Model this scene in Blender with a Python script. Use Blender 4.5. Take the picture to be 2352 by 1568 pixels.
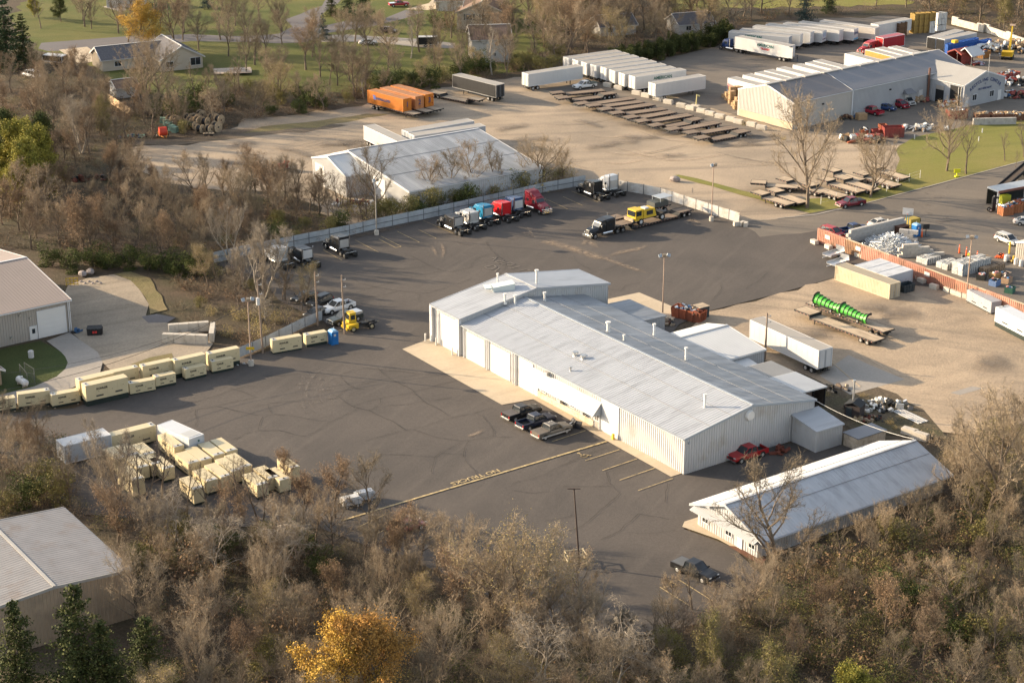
import bpy, math, random
import numpy as np
from mathutils import Vector, Matrix, Euler
SC = bpy.context.scene
for o in list(bpy.data.objects): bpy.data.objects.remove(o)
COL = SC.collection
RAD = math.radians
# ------------------------------------------------------------------ camera, sky, sun, exposure
FPX, PITCH, CAMH = 4335.0, RAD(20.9), 102.6          # focal length in 2352-px units, tilt, height
cd = bpy.data.cameras.new('camera'); cam = bpy.data.objects.new('camera', cd); COL.objects.link(cam)
cam.location = (0, 0, CAMH); cam.rotation_euler = (RAD(90) - PITCH, 0, 0)
cd.sensor_width = 36.0; cd.lens = FPX / 2352.0 * 36.0; cd.clip_start = 1.0; cd.clip_end = 6000
SC.camera = cam
SUN_EL, SUN_DIR = RAD(16.5), RAD(163.5)                # direction towards the sun, measured from +X
world = bpy.data.worlds.new('World'); SC.world = world; world.use_nodes = True
wt = world.node_tree; wt.nodes.clear()
sky = wt.nodes.new('ShaderNodeTexSky'); sky.sky_type = 'NISHITA'; sky.sun_disc = False
sky.sun_elevation = SUN_EL; sky.sun_rotation = RAD(90) - SUN_DIR
sky.air_density = 1.0; sky.dust_density = 2.0; sky.ozone_density = 1.0
bg = wt.nodes.new('ShaderNodeBackground'); bg.inputs['Strength'].default_value = 0.125
wo = wt.nodes.new('ShaderNodeOutputWorld')
hsv = wt.nodes.new('ShaderNodeHueSaturation'); hsv.inputs['Saturation'].default_value = 0.56; wt.links.new(sky.outputs[0], hsv.inputs['Color']); wt.links.new(hsv.outputs[0], bg.inputs[0]); wt.links.new(bg.outputs[0], wo.inputs[0])
sl = bpy.data.lights.new('sun', 'SUN'); sl.energy = 4.3; sl.angle = RAD(0.5); sl.color = (1.0, 0.79, 0.53)
sun = bpy.data.objects.new('sun', sl); COL.objects.link(sun)
sd = Vector((math.cos(SUN_DIR) * math.cos(SUN_EL), math.sin(SUN_DIR) * math.cos(SUN_EL), math.sin(SUN_EL)))
sun.rotation_euler = sd.to_track_quat('Z', 'Y').to_euler(); sun.location = sd * 800
SC.view_settings.view_transform = 'Standard'; SC.view_settings.look = 'None'
SC.view_settings.exposure = 1.52; SC.view_settings.gamma = 1.0; SC.view_settings.use_curve_mapping = False
SC.cycles.max_bounces = 5; SC.cycles.diffuse_bounces = 2; SC.cycles.glossy_bounces = 2
SC.cycles.transparent_max_bounces = 6; SC.cycles.transmission_bounces = 2

# ------------------------------------------------------------------ helpers
CP, SP = math.cos(PITCH), math.sin(PITCH)
def at(u, v, z=0.0):
    """ground point seen at (u, v) of the 2352x1568 picture, at height z"""
    du, dv = (u - 1176) / FPX, (v - 784) / FPX
    d = Vector((du, CP - dv * SP, -SP - dv * CP))
    t = (z - CAMH) / d.z
    return Vector((d.x * t, d.y * t, z))
def tp(ou, ov, x, y, z=0.0): return at(ou + x / 4.0, ov + y / 4.0, z)
RNG = random.Random(7)
MATS = {}
def mat(name, col, rough=0.7, metal=0.0, var=0.12, scale=0.6, bump=0.0, bscale=8.0, spec=0.3, coord='Object', col2=None, mix=0.0, mscale=0.4, stretch=None, emit=0):
    """procedural paint: base colour, tone variation, optional second colour as stains, fine relief"""
    if name in MATS: return MATS[name]
    m = bpy.data.materials.new(name); m.use_nodes = True; t = m.node_tree; N = t.nodes; L = t.links
    b = N['Principled BSDF']; b.inputs['Roughness'].default_value = rough; b.inputs['Metallic'].default_value = metal
    b.inputs['Specular IOR Level'].default_value = spec
    tc = N.new('ShaderNodeTexCoord'); src = tc.outputs['Object']
    if coord == 'World':
        g = N.new('ShaderNodeNewGeometry'); src = g.outputs['Position']
    if stretch:
        mp = N.new('ShaderNodeMapping'); mp.inputs['Scale'].default_value = stretch; L.new(src, mp.inputs[0]); src = mp.outputs[0]
    c = (col[0], col[1], col[2], 1)
    out = None
    if col2 is not None:
        n2 = N.new('ShaderNodeTexNoise'); n2.inputs['Scale'].default_value = mscale; n2.inputs['Detail'].default_value = 8; n2.inputs['Roughness'].default_value = 0.65
        L.new(src, n2.inputs['Vector'])
        r = N.new('ShaderNodeValToRGB'); r.color_ramp.elements[0].position = max(0.0, 0.62 - mix * 0.35); r.color_ramp.elements[1].position = min(1.0, 0.78 - mix * 0.25)
        L.new(n2.outputs['Fac'], r.inputs[0])
        mx = N.new('ShaderNodeMix'); mx.data_type = 'RGBA'; mx.inputs[6].default_value = c; mx.inputs[7].default_value = (*col2, 1)
        L.new(r.outputs[0], mx.inputs[0]); out = mx.outputs[2]
    if var > 0:
        n = N.new('ShaderNodeTexNoise'); n.inputs['Scale'].default_value = scale; n.inputs['Detail'].default_value = 6; L.new(src, n.inputs['Vector'])
        mr = N.new('ShaderNodeMapRange'); mr.inputs[1].default_value = 0.25; mr.inputs[2].default_value = 0.75
        mr.inputs[3].default_value = 1 - var; mr.inputs[4].default_value = 1 + var; L.new(n.outputs['Fac'], mr.inputs[0])
        vm = N.new('ShaderNodeVectorMath'); vm.operation = 'SCALE'; L.new(mr.outputs[0], vm.inputs['Scale'])
        if out is None: vm.inputs[0].default_value = col[:3]
        else: L.new(out, vm.inputs[0])
        out = vm.outputs[0]
    if out is None: b.inputs['Base Color'].default_value = c
    else: L.new(out, b.inputs['Base Color'])
    if bump > 0:
        bn = N.new('ShaderNodeTexNoise'); bn.inputs['Scale'].default_value = bscale; bn.inputs['Detail'].default_value = 4; L.new(src, bn.inputs['Vector'])
        bp = N.new('ShaderNodeBump'); bp.inputs['Strength'].default_value = bump; bp.inputs['Distance'].default_value = 0.05
        L.new(bn.outputs['Fac'], bp.inputs['Height']); L.new(bp.outputs[0], b.inputs['Normal'])
    MATS[name] = m
    return m

class MB:
    """collects faces for one mesh; k is the material slot"""
    def __init__(s): s.v = []; s.f = []; s.k = []; s.M = None
    def add(s, vs, fs, k=0):
        n = len(s.v)
        if s.M is not None: vs = [s.M @ Vector(p) for p in vs]
        s.v.extend([tuple(p) for p in vs]); s.f.extend([tuple(i + n for i in f) for f in fs]); s.k.extend([k] * len(fs)); return s
    def box(s, x, y, z, sx, sy, sz, k=0, rz=0.0, tilt=None):
        """box with its base centre at x, y, z"""
        hx, hy = sx / 2, sy / 2
        vs = [(-hx, -hy, 0), (hx, -hy, 0), (hx, hy, 0), (-hx, hy, 0), (-hx, -hy, sz), (hx, -hy, sz), (hx, hy, sz), (-hx, hy, sz)]
        R = Matrix.Rotation(rz, 4, 'Z') if tilt is None else Euler((tilt[0], tilt[1], rz)).to_matrix().to_4x4()
        vs = [R @ Vector(p) + Vector((x, y, z)) for p in vs]
        return s.add(vs, [(3, 2, 1, 0), (4, 5, 6, 7), (0, 1, 5, 4), (1, 2, 6, 5), (2, 3, 7, 6), (3, 0, 4, 7)], k)
    def hexa(s, p, k=0):
        """eight corners: bottom ring then top ring"""
        return s.add(p, [(3, 2, 1, 0), (4, 5, 6, 7), (0, 1, 5, 4), (1, 2, 6, 5), (2, 3, 7, 6), (3, 0, 4, 7)], k)
    def tube(s, p0, p1, r0, r1=None, n=6, k=0, caps=True):
        r1 = r0 if r1 is None else r1
        p0, p1 = Vector(p0), Vector(p1); d = (p1 - p0)
        if d.length < 1e-6: return s
        d.normalize(); a = d.orthogonal().normalized(); b = d.cross(a)
        vs = []
        for p, r in ((p0, r0), (p1, r1)):
            for i in range(n):
                t = 2 * math.pi * i / n; vs.append(p + (a * math.cos(t) + b * math.sin(t)) * r)
        fs = [(i, (i + 1) % n, n + (i + 1) % n, n + i) for i in range(n)]
        if caps: fs += [tuple(range(n - 1, -1, -1)), tuple(range(n, 2 * n))]
        return s.add(vs, fs, k)
    def prism(s, poly, z0, z1, k=0):
        n = len(poly); vs = [(p[0], p[1], z0) for p in poly] + [(p[0], p[1], z1) for p in poly]
        return s.add(vs, [tuple(range(n - 1, -1, -1)), tuple(range(n, 2 * n))] + [(i, (i + 1) % n, n + (i + 1) % n, n + i) for i in range(n)], k)
    def side(s, prof, y0, y1, k=0):
        """profile in x-z swept across y"""
        n = len(prof); vs = [(p[0], y0, p[1]) for p in prof] + [(p[0], y1, p[1]) for p in prof]
        return s.add(vs, [tuple(range(n)), tuple(range(2 * n - 1, n - 1, -1))] + [(i, n + i, n + (i + 1) % n, (i + 1) % n) for i in range(n)], k)
    def loft(s, secs, k=0):
        """sections of equal vertex count, capped"""
        n = len(secs[0]); vs = [p for c in secs for p in c]; fs = []
        for j in range(len(secs) - 1):
            for i in range(n): fs.append((j * n + i, j * n + (i + 1) % n, (j + 1) * n + (i + 1) % n, (j + 1) * n + i))
        fs += [tuple(range(n - 1, -1, -1)), tuple(range((len(secs) - 1) * n, len(secs) * n))]
        return s.add(vs, fs, k)
    def quad(s, a, b, c, d, k=0): return s.add([a, b, c, d], [(0, 1, 2, 3)], k)
    def rib(s, p00, p10, p01, p11, pitch=0.3, depth=0.03, k=0, prof=((0, 0), (.68, 0), (.76, 1), (.92, 1), (1, 0))):
        """ribbed sheet: ribs run from edge p00-p10 to edge p01-p11"""
        p00, p10, p01, p11 = map(Vector, (p00, p10, p01, p11))
        nrm = (p10 - p00).cross(p01 - p00)
        if nrm.length < 1e-9: nrm = (p10 - p00).cross(p11 - p00)
        nrm.normalize(); W = (p10 - p00).length; n = max(1, int(round(W / pitch)))
        ts = []
        for i in range(n):
            for (t, h) in prof[:-1]: ts.append(((i + t) / n, h))
        ts.append((1.0, 0))
        vs = []
        for t, h in ts:
            o = nrm * (h * depth); vs.append(p00.lerp(p10, t) + o); vs.append(p01.lerp(p11, t) + o)
        return s.add(vs, [(2 * i, 2 * i + 2, 2 * i + 3, 2 * i + 1) for i in range(len(ts) - 1)], k)
    def mesh(s, name, mats):
        m = bpy.data.meshes.new(name); m.from_pydata(s.v, [], s.f)
        for x in (mats if isinstance(mats, (list, tuple)) else [mats]): m.materials.append(x)
        if any(s.k): m.polygons.foreach_set('material_index', s.k)
        m.update(); return m

def link(name, data, parent=None, loc=None, rot=None, label=None):
    o = bpy.data.objects.new(name, data); COL.objects.link(o)
    if parent is not None: o.parent = parent
    if loc is not None: o.location = loc
    if rot is not None: o.rotation_euler = rot
    if label: o['label'] = label
    return o
def P(name, mb, mats, parent, label=None, loc=None, rot=None):
    return link(name, mb.mesh(name, mats), parent, loc, rot, label)
def S(name, mb, mats, kind='structure', parent=None):
    o = link(name, mb.mesh(name, mats), parent); o['kind'] = kind; return o
def tag(o, label, cat, group=None):
    o['label'] = label; o['category'] = cat
    if group: o['group'] = group
    return o
def T(name, label, cat, loc=(0, 0, 0), rz=0.0, group=None):
    o = bpy.data.objects.new(name, None); COL.objects.link(o); o.empty_display_size = 0.3
    o.location = loc; o.rotation_euler = (0, 0, rz); return tag(o, label, cat, group)
def copy_tree(o, parent=None):
    c = o.copy(); COL.objects.link(c)
    if parent is not None: c.parent = parent
    for ch in list(o.children): copy_tree(ch, c)
    return c
def heading(a, b): return math.atan2(b.y - a.y, b.x - a.x)
TXT = {}
def textmesh(s, size, m, bold=0.0):
    key = (s, size, m.name, bold)
    if key in TXT: return TXT[key]
    c = bpy.data.curves.new('lettering', 'FONT'); c.body = s; c.size = size; c.align_x = 'CENTER'; c.align_y = 'CENTER'
    c.resolution_u = 2; c.extrude = 0.004; c.offset = bold
    o = bpy.data.objects.new('lettering', c); COL.objects.link(o)
    bpy.context.view_layer.update()
    me = bpy.data.meshes.new_from_object(o.evaluated_get(bpy.context.evaluated_depsgraph_get()))
    bpy.data.objects.remove(o); bpy.data.curves.remove(c); me.materials.clear(); me.materials.append(m); me.name = 'lettering'
    TXT[key] = me; return me
def text(s, size, m, parent, loc, rot, bold=0.0, sx=1.0, label=None):
    o = link('lettering', textmesh(s, size, m, bold), parent, loc, rot, label); o.scale.x = sx; return o
HP = math.pi / 2

# ================================================================== GROUND
def ground_mat(name, base, patch, streak, ang=0.0, pscale=0.05, sscale=0.35, pmix=0.5, smix=0.35, grain=0.15, rough=0.95, bump=0.4, fine=3.0):
    m = bpy.data.materials.new(name); m.use_nodes = True; t = m.node_tree; N = t.nodes; L = t.links
    b = N['Principled BSDF']; b.inputs['Roughness'].default_value = rough; b.inputs['Specular IOR Level'].default_value = 0.2
    g = N.new('ShaderNodeNewGeometry')
    def noise(sc, det=6, stretch=None, rz=0.0, ro=0.6):
        n = N.new('ShaderNodeTexNoise'); n.inputs['Scale'].default_value = sc; n.inputs['Detail'].default_value = det; n.inputs['Roughness'].default_value = ro
        n.inputs['Distortion'].default_value = 0.4
        if stretch:
            mp = N.new('ShaderNodeMapping'); mp.vector_type = 'TEXTURE'; mp.inputs['Rotation'].default_value = (0, 0, rz); mp.inputs['Scale'].default_value = stretch
            L.new(g.outputs['Position'], mp.inputs[0]); L.new(mp.outputs[0], n.inputs['Vector'])
        else: L.new(g.outputs['Position'], n.inputs['Vector'])
        return n.outputs['Fac']
    def ramp(x, a, c):
        r = N.new('ShaderNodeMapRange'); r.inputs[1].default_value = a; r.inputs[2].default_value = c; L.new(x, r.inputs[0]); return r.outputs[0]
    def mul(x, k):
        n = N.new('ShaderNodeMath'); n.operation = 'MULTIPLY'; n.inputs[1].default_value = k; L.new(x, n.inputs[0]); return n.outputs[0]
    def mixc(f, A, B):
        x = N.new('ShaderNodeMix'); x.data_type = 'RGBA'; L.new(f, x.inputs[0])
        if isinstance(A, tuple): x.inputs[6].default_value = (*A, 1)
        else: L.new(A, x.inputs[6])
        x.inputs[7].default_value = (*B, 1); return x.outputs[2]
    c = mixc(mul(ramp(noise(pscale, 8), 0.42, 0.62), pmix), base, patch)
    c = mixc(mul(ramp(noise(sscale, 6, (9.0, 1.0, 1.0), ang), 0.5, 0.7), smix), c, streak)
    c = mixc(mul(ramp(noise(sscale * .6, 6, (12.0, 1.0, 1.0), ang + 0.9), 0.55, 0.72), smix * .7), c, patch)
    f = noise(fine, 4, ro=0.7)
    mr = N.new('ShaderNodeMapRange'); mr.inputs[1].default_value = .3; mr.inputs[2].default_value = .7; mr.inputs[3].default_value = 1 - grain; mr.inputs[4].default_value = 1 + grain; L.new(f, mr.inputs[0])
    vm = N.new('ShaderNodeVectorMath'); vm.operation = 'SCALE'; L.new(c, vm.inputs[0]); L.new(mr.outputs[0], vm.inputs['Scale'])
    L.new(vm.outputs[0], b.inputs['Base Color'])
    bp = N.new('ShaderNodeBump'); bp.inputs['Strength'].default_value = bump; bp.inputs['Distance'].default_value = 0.12
    L.new(f, bp.inputs['Height']); L.new(bp.outputs[0], b.inputs['Normal'])
    MATS[name] = m; return m

A35 = RAD(35.15)
M_floor = ground_mat('leaf_litter', (.085, .062, .042), (.055, .050, .026), (.13, .092, .06), 0.3, .08, .3, .8, .4, .35, bump=1.0)
M_asph = ground_mat('asphalt', (.091, .079, .070), (.066, .059, .054), (.120, .104, .090), A35 + 0.5, .06, .5, .7, .35, .12, bump=.25)
M_asph2 = ground_mat('asphalt_old', (.155, .132, .108), (.110, .097, .085), (.215, .178, .138), -0.25, .05, .4, .6, .45, .12, bump=.25)
M_grav = ground_mat('gravel_tan', (.345, .272, .195), (.205, .168, .128), (.145, .12, .096), 0.15, .035, .22, .75, .6, .18, bump=.5)
M_grav2 = ground_mat('gravel_sand', (.375, .288, .20), (.215, .17, .124), (.15, .123, .096), -0.35, .06, .22, .85, .55, .2, bump=.6)
M_grav3 = ground_mat('gravel_grey', (.30, .25, .19), (.22, .185, .142), (.155, .13, .095), 0.5, .08, .3, .7, .55, .18, bump=.6)
M_dirt = ground_mat('dirt', (.135, .105, .075), (.09, .075, .055), (.19, .15, .11), 0.4, .12, .5, .7, .4, .3, bump=.9)
M_lawn = ground_mat('lawn_grass', (.085, .095, .022), (.145, .125, .04), (.055, .07, .018), 0.2, .06, .2, .6, .4, .22, bump=1.0, fine=5)
M_lawn2 = ground_mat('lawn_yellow_green', (.17, .165, .04), (.22, .18, .065), (.10, .115, .028), 0.35, .05, .25, .6, .5, .2, bump=1.0, fine=5)  # yellow-green grass
M_lawn3 = ground_mat('lawn_green', (.045, .062, .018), (.065, .07, .022), (.035, .05, .014), 0.35, .1, .25, .6, .5, .25, bump=1.0, fine=5)
M_dry = ground_mat('dry_grass', (.19, .150, .075), (.12, .115, .045), (.26, .20, .11), 0.4, .1, .5, .6, .5, .3, bump=1.0, fine=4)
M_road = ground_mat('street_asphalt', (.135, .125, .125), (.11, .10, .10), (.165, .15, .14), 0.2, .06, .3, .5, .4, .1, bump=.2)
M_conc = ground_mat('concrete_tan', (.46, .375, .27), (.38, .31, .225), (.30, .25, .185), A35, .12, .4, .6, .35, .08, bump=.15)
M_conc2 = ground_mat('concrete_grey', (.30, .27, .235), (.255, .23, .20), (.34, .31, .27), 0.3, .12, .4, .6, .35, .1, bump=.15)
M_litter2 = ground_mat('brown_weeds', (.105, .080, .055), (.06, .06, .028), (.16, .115, .075), 0.6, .15, .6, .8, .5, .35, bump=1.2)

ZL = [0.0]
def sheet(name, pts, m, jit=0.0, step=3.0, kind='structure', parent=None, z=None):
    """flat polygon through picture points on the ground; each sheet lies 4 mm above the last"""
    ZL[0] += 0.004; zz = ZL[0] if z is None else z
    W = [at(*p) for p in pts]; out = []; r = random.Random(name)
    for i, a in enumerate(W):
        b = W[(i + 1) % len(W)]; d = (b - a); n = max(1, int(d.length / step)) if jit else 1
        pn = Vector((-d.y, d.x, 0)).normalized() if d.length > 1e-6 else Vector((0, 0, 0))
        for k in range(n):
            q = a.lerp(b, k / n)
            if jit and k: q = q + pn * r.gauss(0, jit)
            out.append((q.x, q.y, zz))
    mb = MB(); mb.add(out, [tuple(range(len(out)))])
    o = link(name, mb.mesh(name, m), parent)
    if parent is None: o['kind'] = kind
    if o.data.polygons[0].normal.z < 0: o.data.flip_normals()
    return o
gmb = MB(); gmb.add([(-2600, -600, -0.02), (2600, -600, -0.02), (2600, 4500, -0.02), (-2600, 4500, -0.02)], [(0, 1, 2, 3)])
S('ground', gmb, M_floor)
sheet('gravel_base', [(1440, 160), (1900, 42), (2420, 130), (2420, 800), (1900, 660), (1700, 515), (1450, 440), (1340, 420), (1300, 200)], M_grav, .5)
sheet('lawn', [(95, 118), (30, 60), (60, -60), (1330, -60), (1320, 40), (1250, 110), (1190, 165), (1130, 172), (1010, 185), (960, 190), (800, 215), (700, 225), (640, 205), (560, 190), (450, 225), (300, 215), (220, 160), (190, 130)], M_lawn, 1.2)
sheet('meadow', [(1510, 28), (1560, -70), (2130, -70), (2080, 12), (1900, 18), (1700, 20)], M_lawn2, 2)
sheet('residential_street', [(88, 112), (95, 99), (200, 91), (290, 84), (440, 79), (560, 84), (640, 78), (672, 62), (655, 45), (690, 33), (740, 14), (770, -40), (830, -40), (760, 18), (735, 38), (742, 66), (735, 85), (700, 98), (640, 100), (560, 97), (440, 95), (340, 106), (200, 116), (110, 118)], M_road, .3, 6)
sheet('driveway_concrete', [(135, 115), (200, 108), (238, 134), (215, 142), (180, 146)], M_conc)
sheet('driveway_dark', [(735, 62), (850, 36), (880, 44), (930, 24), (975, 27), (930, 43), (860, 60), (742, 78)], M_road)
sheet('driveway_long', [(735, 82), (800, 80), (960, 90), (1045, 100), (1045, 112), (960, 109), (850, 96), (735, 97)], M_conc2)
sheet('driveway_upper', [(930, 22), (985, 8), (1010, -20), (1080, -20), (1010, 20), (985, 24)], M_conc)
sheet('driveway_garage', [(235, 16), (256, 22), (272, 26), (290, 24), (285, 14), (262, 12)], M_conc2)
sheet('upper_yard', [(1480, 205), (1440, 165), (1560, 128), (1640, 110), (1680, 80), (1760, 52), (1900, 42), (2060, 38), (2180, 60), (2352, 100), (2420, 140), (2420, 300), (2352, 300), (2200, 312), (2120, 330), (2070, 330), (1960, 315), (1820, 305), (1700, 270), (1600, 235)], M_asph2, .6)
sheet('gravel_yard', [(285, 355), (330, 335), (430, 335), (520, 322), (600, 312), (720, 298), (800, 285), (700, 285), (520, 300), (560, 272), (700, 262), (830, 245), (1000, 202), (1160, 183), (1300, 160), (1440, 168), (1480, 212), (1600, 250), (1700, 278), (1820, 318), (1950, 330), (2060, 345), (2090, 390), (2080, 425), (2000, 452), (1900, 470), (1800, 462), (1700, 436), (1560, 402), (1540, 410), (1590, 432), (1660, 470), (1700, 500), (1740, 520), (1720, 530), (1640, 500), (1450, 440), (1340, 420), (1200, 460), (970, 500), (840, 530), (760, 500), (660, 440), (520, 440), (360, 420), (300, 385)], M_grav, .9)
sheet('weedy_verge', [(300, 335), (420, 332), (560, 318), (760, 296), (800, 288), (690, 292), (560, 296), (420, 320), (310, 318)], M_dirt, .9)
sheet('weed_island', [(560, 306), (640, 300), (760, 286), (870, 268), (900, 262), (840, 262), (700, 282), (600, 292)], M_dry, .7)
sheet('shed_yard_verge', [(1240, 205), (1330, 225), (1480, 260), (1600, 300), (1720, 330), (1800, 320), (1660, 262), (1480, 205), (1380, 185)], M_asph2, .8)
sheet('grass_strip', [(1543, 404), (1560, 402), (1640, 421), (1740, 446), (1810, 458), (1900, 455), (1990, 440), (2062, 408), (2058, 345), (2095, 318), (2150, 305), (2352, 268), (2420, 255), (2420, 360), (2352, 372), (2271, 392), (2120, 430), (1985, 468), (1876, 494), (1780, 471), (1700, 448), (1600, 420)], M_lawn2, .35, 3)
LOT = sheet('parking_lot', [(490, 606), (710, 560), (865, 526), (973, 504), (1246, 442), (1316, 430), (1345, 416), (1441, 436), (1516, 451), (1626, 489), (1698, 511), (1745, 520), (1810, 500), (1862, 490), (2010, 462), (2271, 392), (2420, 352), (2420, 760), (2352, 735), (2150, 660), (1914, 639), (1764, 681), (1623, 716), (1560, 745), (1540, 770), (1400, 760), (1250, 760), (1000, 790), (1060, 830), (1180, 880), (1500, 1060), (1571, 1090), (1640, 1040), (1880, 1010), (1960, 1030), (1900, 1060), (1620, 1180), (1570, 1215), (1680, 1255), (1760, 1330), (1640, 1425), (1500, 1455), (1320, 1475), (1130, 1372), (1000, 1310), (900, 1275), (740, 1215), (500, 1208), (180, 1180), (0, 1040), (-60, 990), (-60, 955), (170, 938), (300, 890), (560, 822), (770, 765), (740, 735), (700, 720), (640, 690), (600, 640)], M_asph, .12, 5)
sheet('upper_road', [(1700, 511), (1876, 494), (2010, 463), (2271, 393), (2420, 353), (2420, 560), (2352, 545), (2200, 505), (2080, 510), (1990, 530), (1880, 530), (1745, 545)], M_asph2, .5)
sheet('recycling_yard_paving', [(1990, 535), (2080, 512), (2200, 508), (2420, 565), (2420, 760), (2352, 735), (2150, 660), (1960, 590)], M_asph2, .5)
sheet('sandy_yard', [(1623, 717), (1764, 682), (1914, 640), (1990, 640), (2100, 680), (2230, 720), (2352, 760), (2420, 790), (2420, 960), (2352, 975), (2230, 1000), (2120, 985), (2020, 960), (1930, 935), (1890, 880), (1760, 830), (1640, 780), (1590, 750)], M_grav2, .5)
sheet('weedy_ground', [(1890, 885), (1960, 880), (2060, 905), (2120, 940), (2150, 975), (2180, 1010), (2060, 1000), (1960, 990), (1880, 950), (1868, 912)], M_litter2, .5)
sheet('concrete_pad', [(1882, 863), (1949, 816), (1996, 838), (2078, 872), (1953, 907)], M_conc2)
sheet('concrete_slab', [(2182, 903), (2232, 888), (2260, 892), (2205, 908)], M_conc2)
sheet('gravel_court', [(157, 656), (200, 640), (262, 631), (300, 645), (322, 668), (342, 700), (335, 725), (390, 745), (490, 790), (470, 815), (390, 842), (330, 850), (250, 872), (236, 834), (225, 810), (187, 784), (162, 762)], M_grav3, .35)
sheet('grass_ring', [(262, 630), (300, 625), (345, 640), (372, 680), (385, 712), (345, 722), (342, 700), (322, 668), (300, 645)], M_dry, .35)
sheet('gravel_pile_base', [(325, 728), (360, 722), (404, 730), (385, 742), (340, 742)], M_road, .3)
sheet('concrete_drive', [(107, 784), (160, 764), (187, 784), (225, 810), (236, 834), (230, 856), (170, 890), (110, 915), (0, 935), (-40, 940), (-40, 915), (0, 908), (80, 888), (130, 866), (150, 848), (156, 834), (150, 820), (140, 809)], M_conc2, .1)
sheet('shed_lawn', [(-30, 815), (17, 799), (92, 784), (140, 809), (150, 820), (156, 834), (150, 848), (130, 866), (80, 888), (0, 908), (-40, 915)], M_lawn3, .1)
sheet('weed_strip', [(300, 838), (345, 822), (395, 812), (400, 826), (330, 850)], M_dry, .3)
APRON = sheet('concrete_apron', [(924, 803), (998, 775), (1000, 772), (1062, 808), (1300, 925), (1575, 1078), (1571, 1086.5), (1541, 1096), (1341, 984), (1225, 918), (1153, 931)], M_conc)
sheet('rear_apron', [(1388, 690), (1468, 673), (1551, 708), (1552, 730), (1530, 748), (1400, 720)], M_conc)
sheet('shed_walk', [(1567, 1211), (1572, 1199), (1606, 1188), (1690, 1232), (1745, 1262), (1690, 1262), (1650, 1240)], M_conc)
sheet('bark_bed', [(1672, 1254), (1745, 1262), (1760, 1284), (1752, 1300)], mat('bark', (.12, .055, .035), .95), .1)
sheet('kerb_line', [(1698, 512), (1876, 494.8), (2010, 463.4), (2271, 393.4), (2420, 353.4), (2420, 351.6), (2271, 391.6), (2010, 461.6), (1876, 492.4)], M_conc2)

M_yel = mat('line_paint_yellow', (.42, .32, .165), .8, var=.3, scale=1.5, col2=(.10, .09, .08), mix=.35, mscale=2.5)
M_crack = mat('crack_sealant', (.026, .025, .024), .8, var=.2)
def ribbon(mb, pts, w, z, k=0, taper=False):
    for i in range(len(pts) - 1):
        a, b = pts[i], pts[i + 1]; d = (b - a); d.z = 0
        if d.length < 1e-4: continue
        n = Vector((-d.y, d.x, 0)).normalized() * w / 2; e = d.normalized() * w * .3
        mb.quad((a.x - n.x - e.x, a.y - n.y - e.y, z), (b.x - n.x + e.x, b.y - n.y + e.y, z), (b.x + n.x + e.x, b.y + n.y + e.y, z), (a.x + n.x - e.x, a.y + n.y - e.y, z), k)
ZP = ZL[0] + 0.004
def line(a, b, w=0.11, name='parking_line', origin=(0, 0), parent=None):
    mb = MB(); ribbon(mb, [tp(*origin, *a), tp(*origin, *b)], w, ZP); return P(name, mb, M_yel, parent or LOT)
B2, B3, C1, C2, C3, D2, D3 = (588, 392), (1176, 392), (0, 784), (588, 784), (1176, 784), (588, 1176), (1176, 1176)
for a, b in (((620, 735), (790, 830)), ((915, 645), (1125, 755)), ((1150, 610), (1335, 703)), ((1335, 703), (1285, 715)), ((1285, 715), (1130, 635)), ((1300, 565), (1500, 663)), ((1495, 548), (1655, 628)), ((1540, 465), (1830, 590)), ((575, 1175), (680, 1155)), ((1065, 1400), (1130, 1385)), ((740, 1480), (800, 1465))): line(a, b, origin=B2)
for a, b in (((330, 275), (510, 358)), ((470, 245), (650, 327)), ((550, 195), (790, 293))): line(a, b, origin=B3)
for a, b in (((370, 925), (675, 825)), ((675, 1100), (985, 1000)), ((832, 1190), (1145, 1085)), ((990, 1280), (1308, 1170)), ((1160, 1375), (1475, 1265))): line(a, b, .13, origin=C3)
for a, b in (((935, 145), (1180, 30)), ((1080, 218), (1390, 68)), ((1500, 300), (1690, 212)), ((1730, 335), (1845, 275)), ((1900, 400), (2000, 350))): line(a, b, .13, origin=D2)
for a, b in (((460, 945), (615, 890)), ((520, 1065), (748, 985)), ((1360, 695), (1640, 870)), ((1530, 625), (1840, 820)), ((1940, 655), (2080, 730))): line(a, b, .13, origin=D3)
line((865, 925), (-1556, 1648), .34, 'lane_line', C3)
SH_O = Vector((22.1, 220.6, 0)); SH_R = RAD(-54.85)          # frame of the long workshop: x along its front, y into its depth
def sh(x, y, z=0.0):
    c, s = math.cos(SH_R), math.sin(SH_R); return Vector((SH_O.x + c * x - s * y, SH_O.y + s * x + c * y, z))
def ground_text(s, size, pos, rz, m=None, sx=1.0, parent=LOT):
    o = link('painted_lettering', textmesh(s, size, m or M_yel, 0.02), parent, (pos.x, pos.y, ZP + .002), (0, 0, rz)); o.scale.x = sx; return o
ground_text('NO TRUCKS', 1.15, sh(-14.75, -22.4), SH_R + HP + math.pi, sx=1.15)
M_faint = mat('line_paint_worn', (.21, .185, .15), .8, var=.3, scale=1.5, col2=(.10, .09, .09), mix=.6, mscale=2.0)
M_white = mat('white_paint_worn', (.40, .36, .29), .8, var=.3)
def ground_strokes(strokes, o, w, m, name, z):
    mb = MB()
    for st in strokes: ribbon(mb, [at(o[0] + x / o[2], o[1] + y / o[2]) for x, y in st], w, z)
    return P(name, mb, m, LOT)
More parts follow.
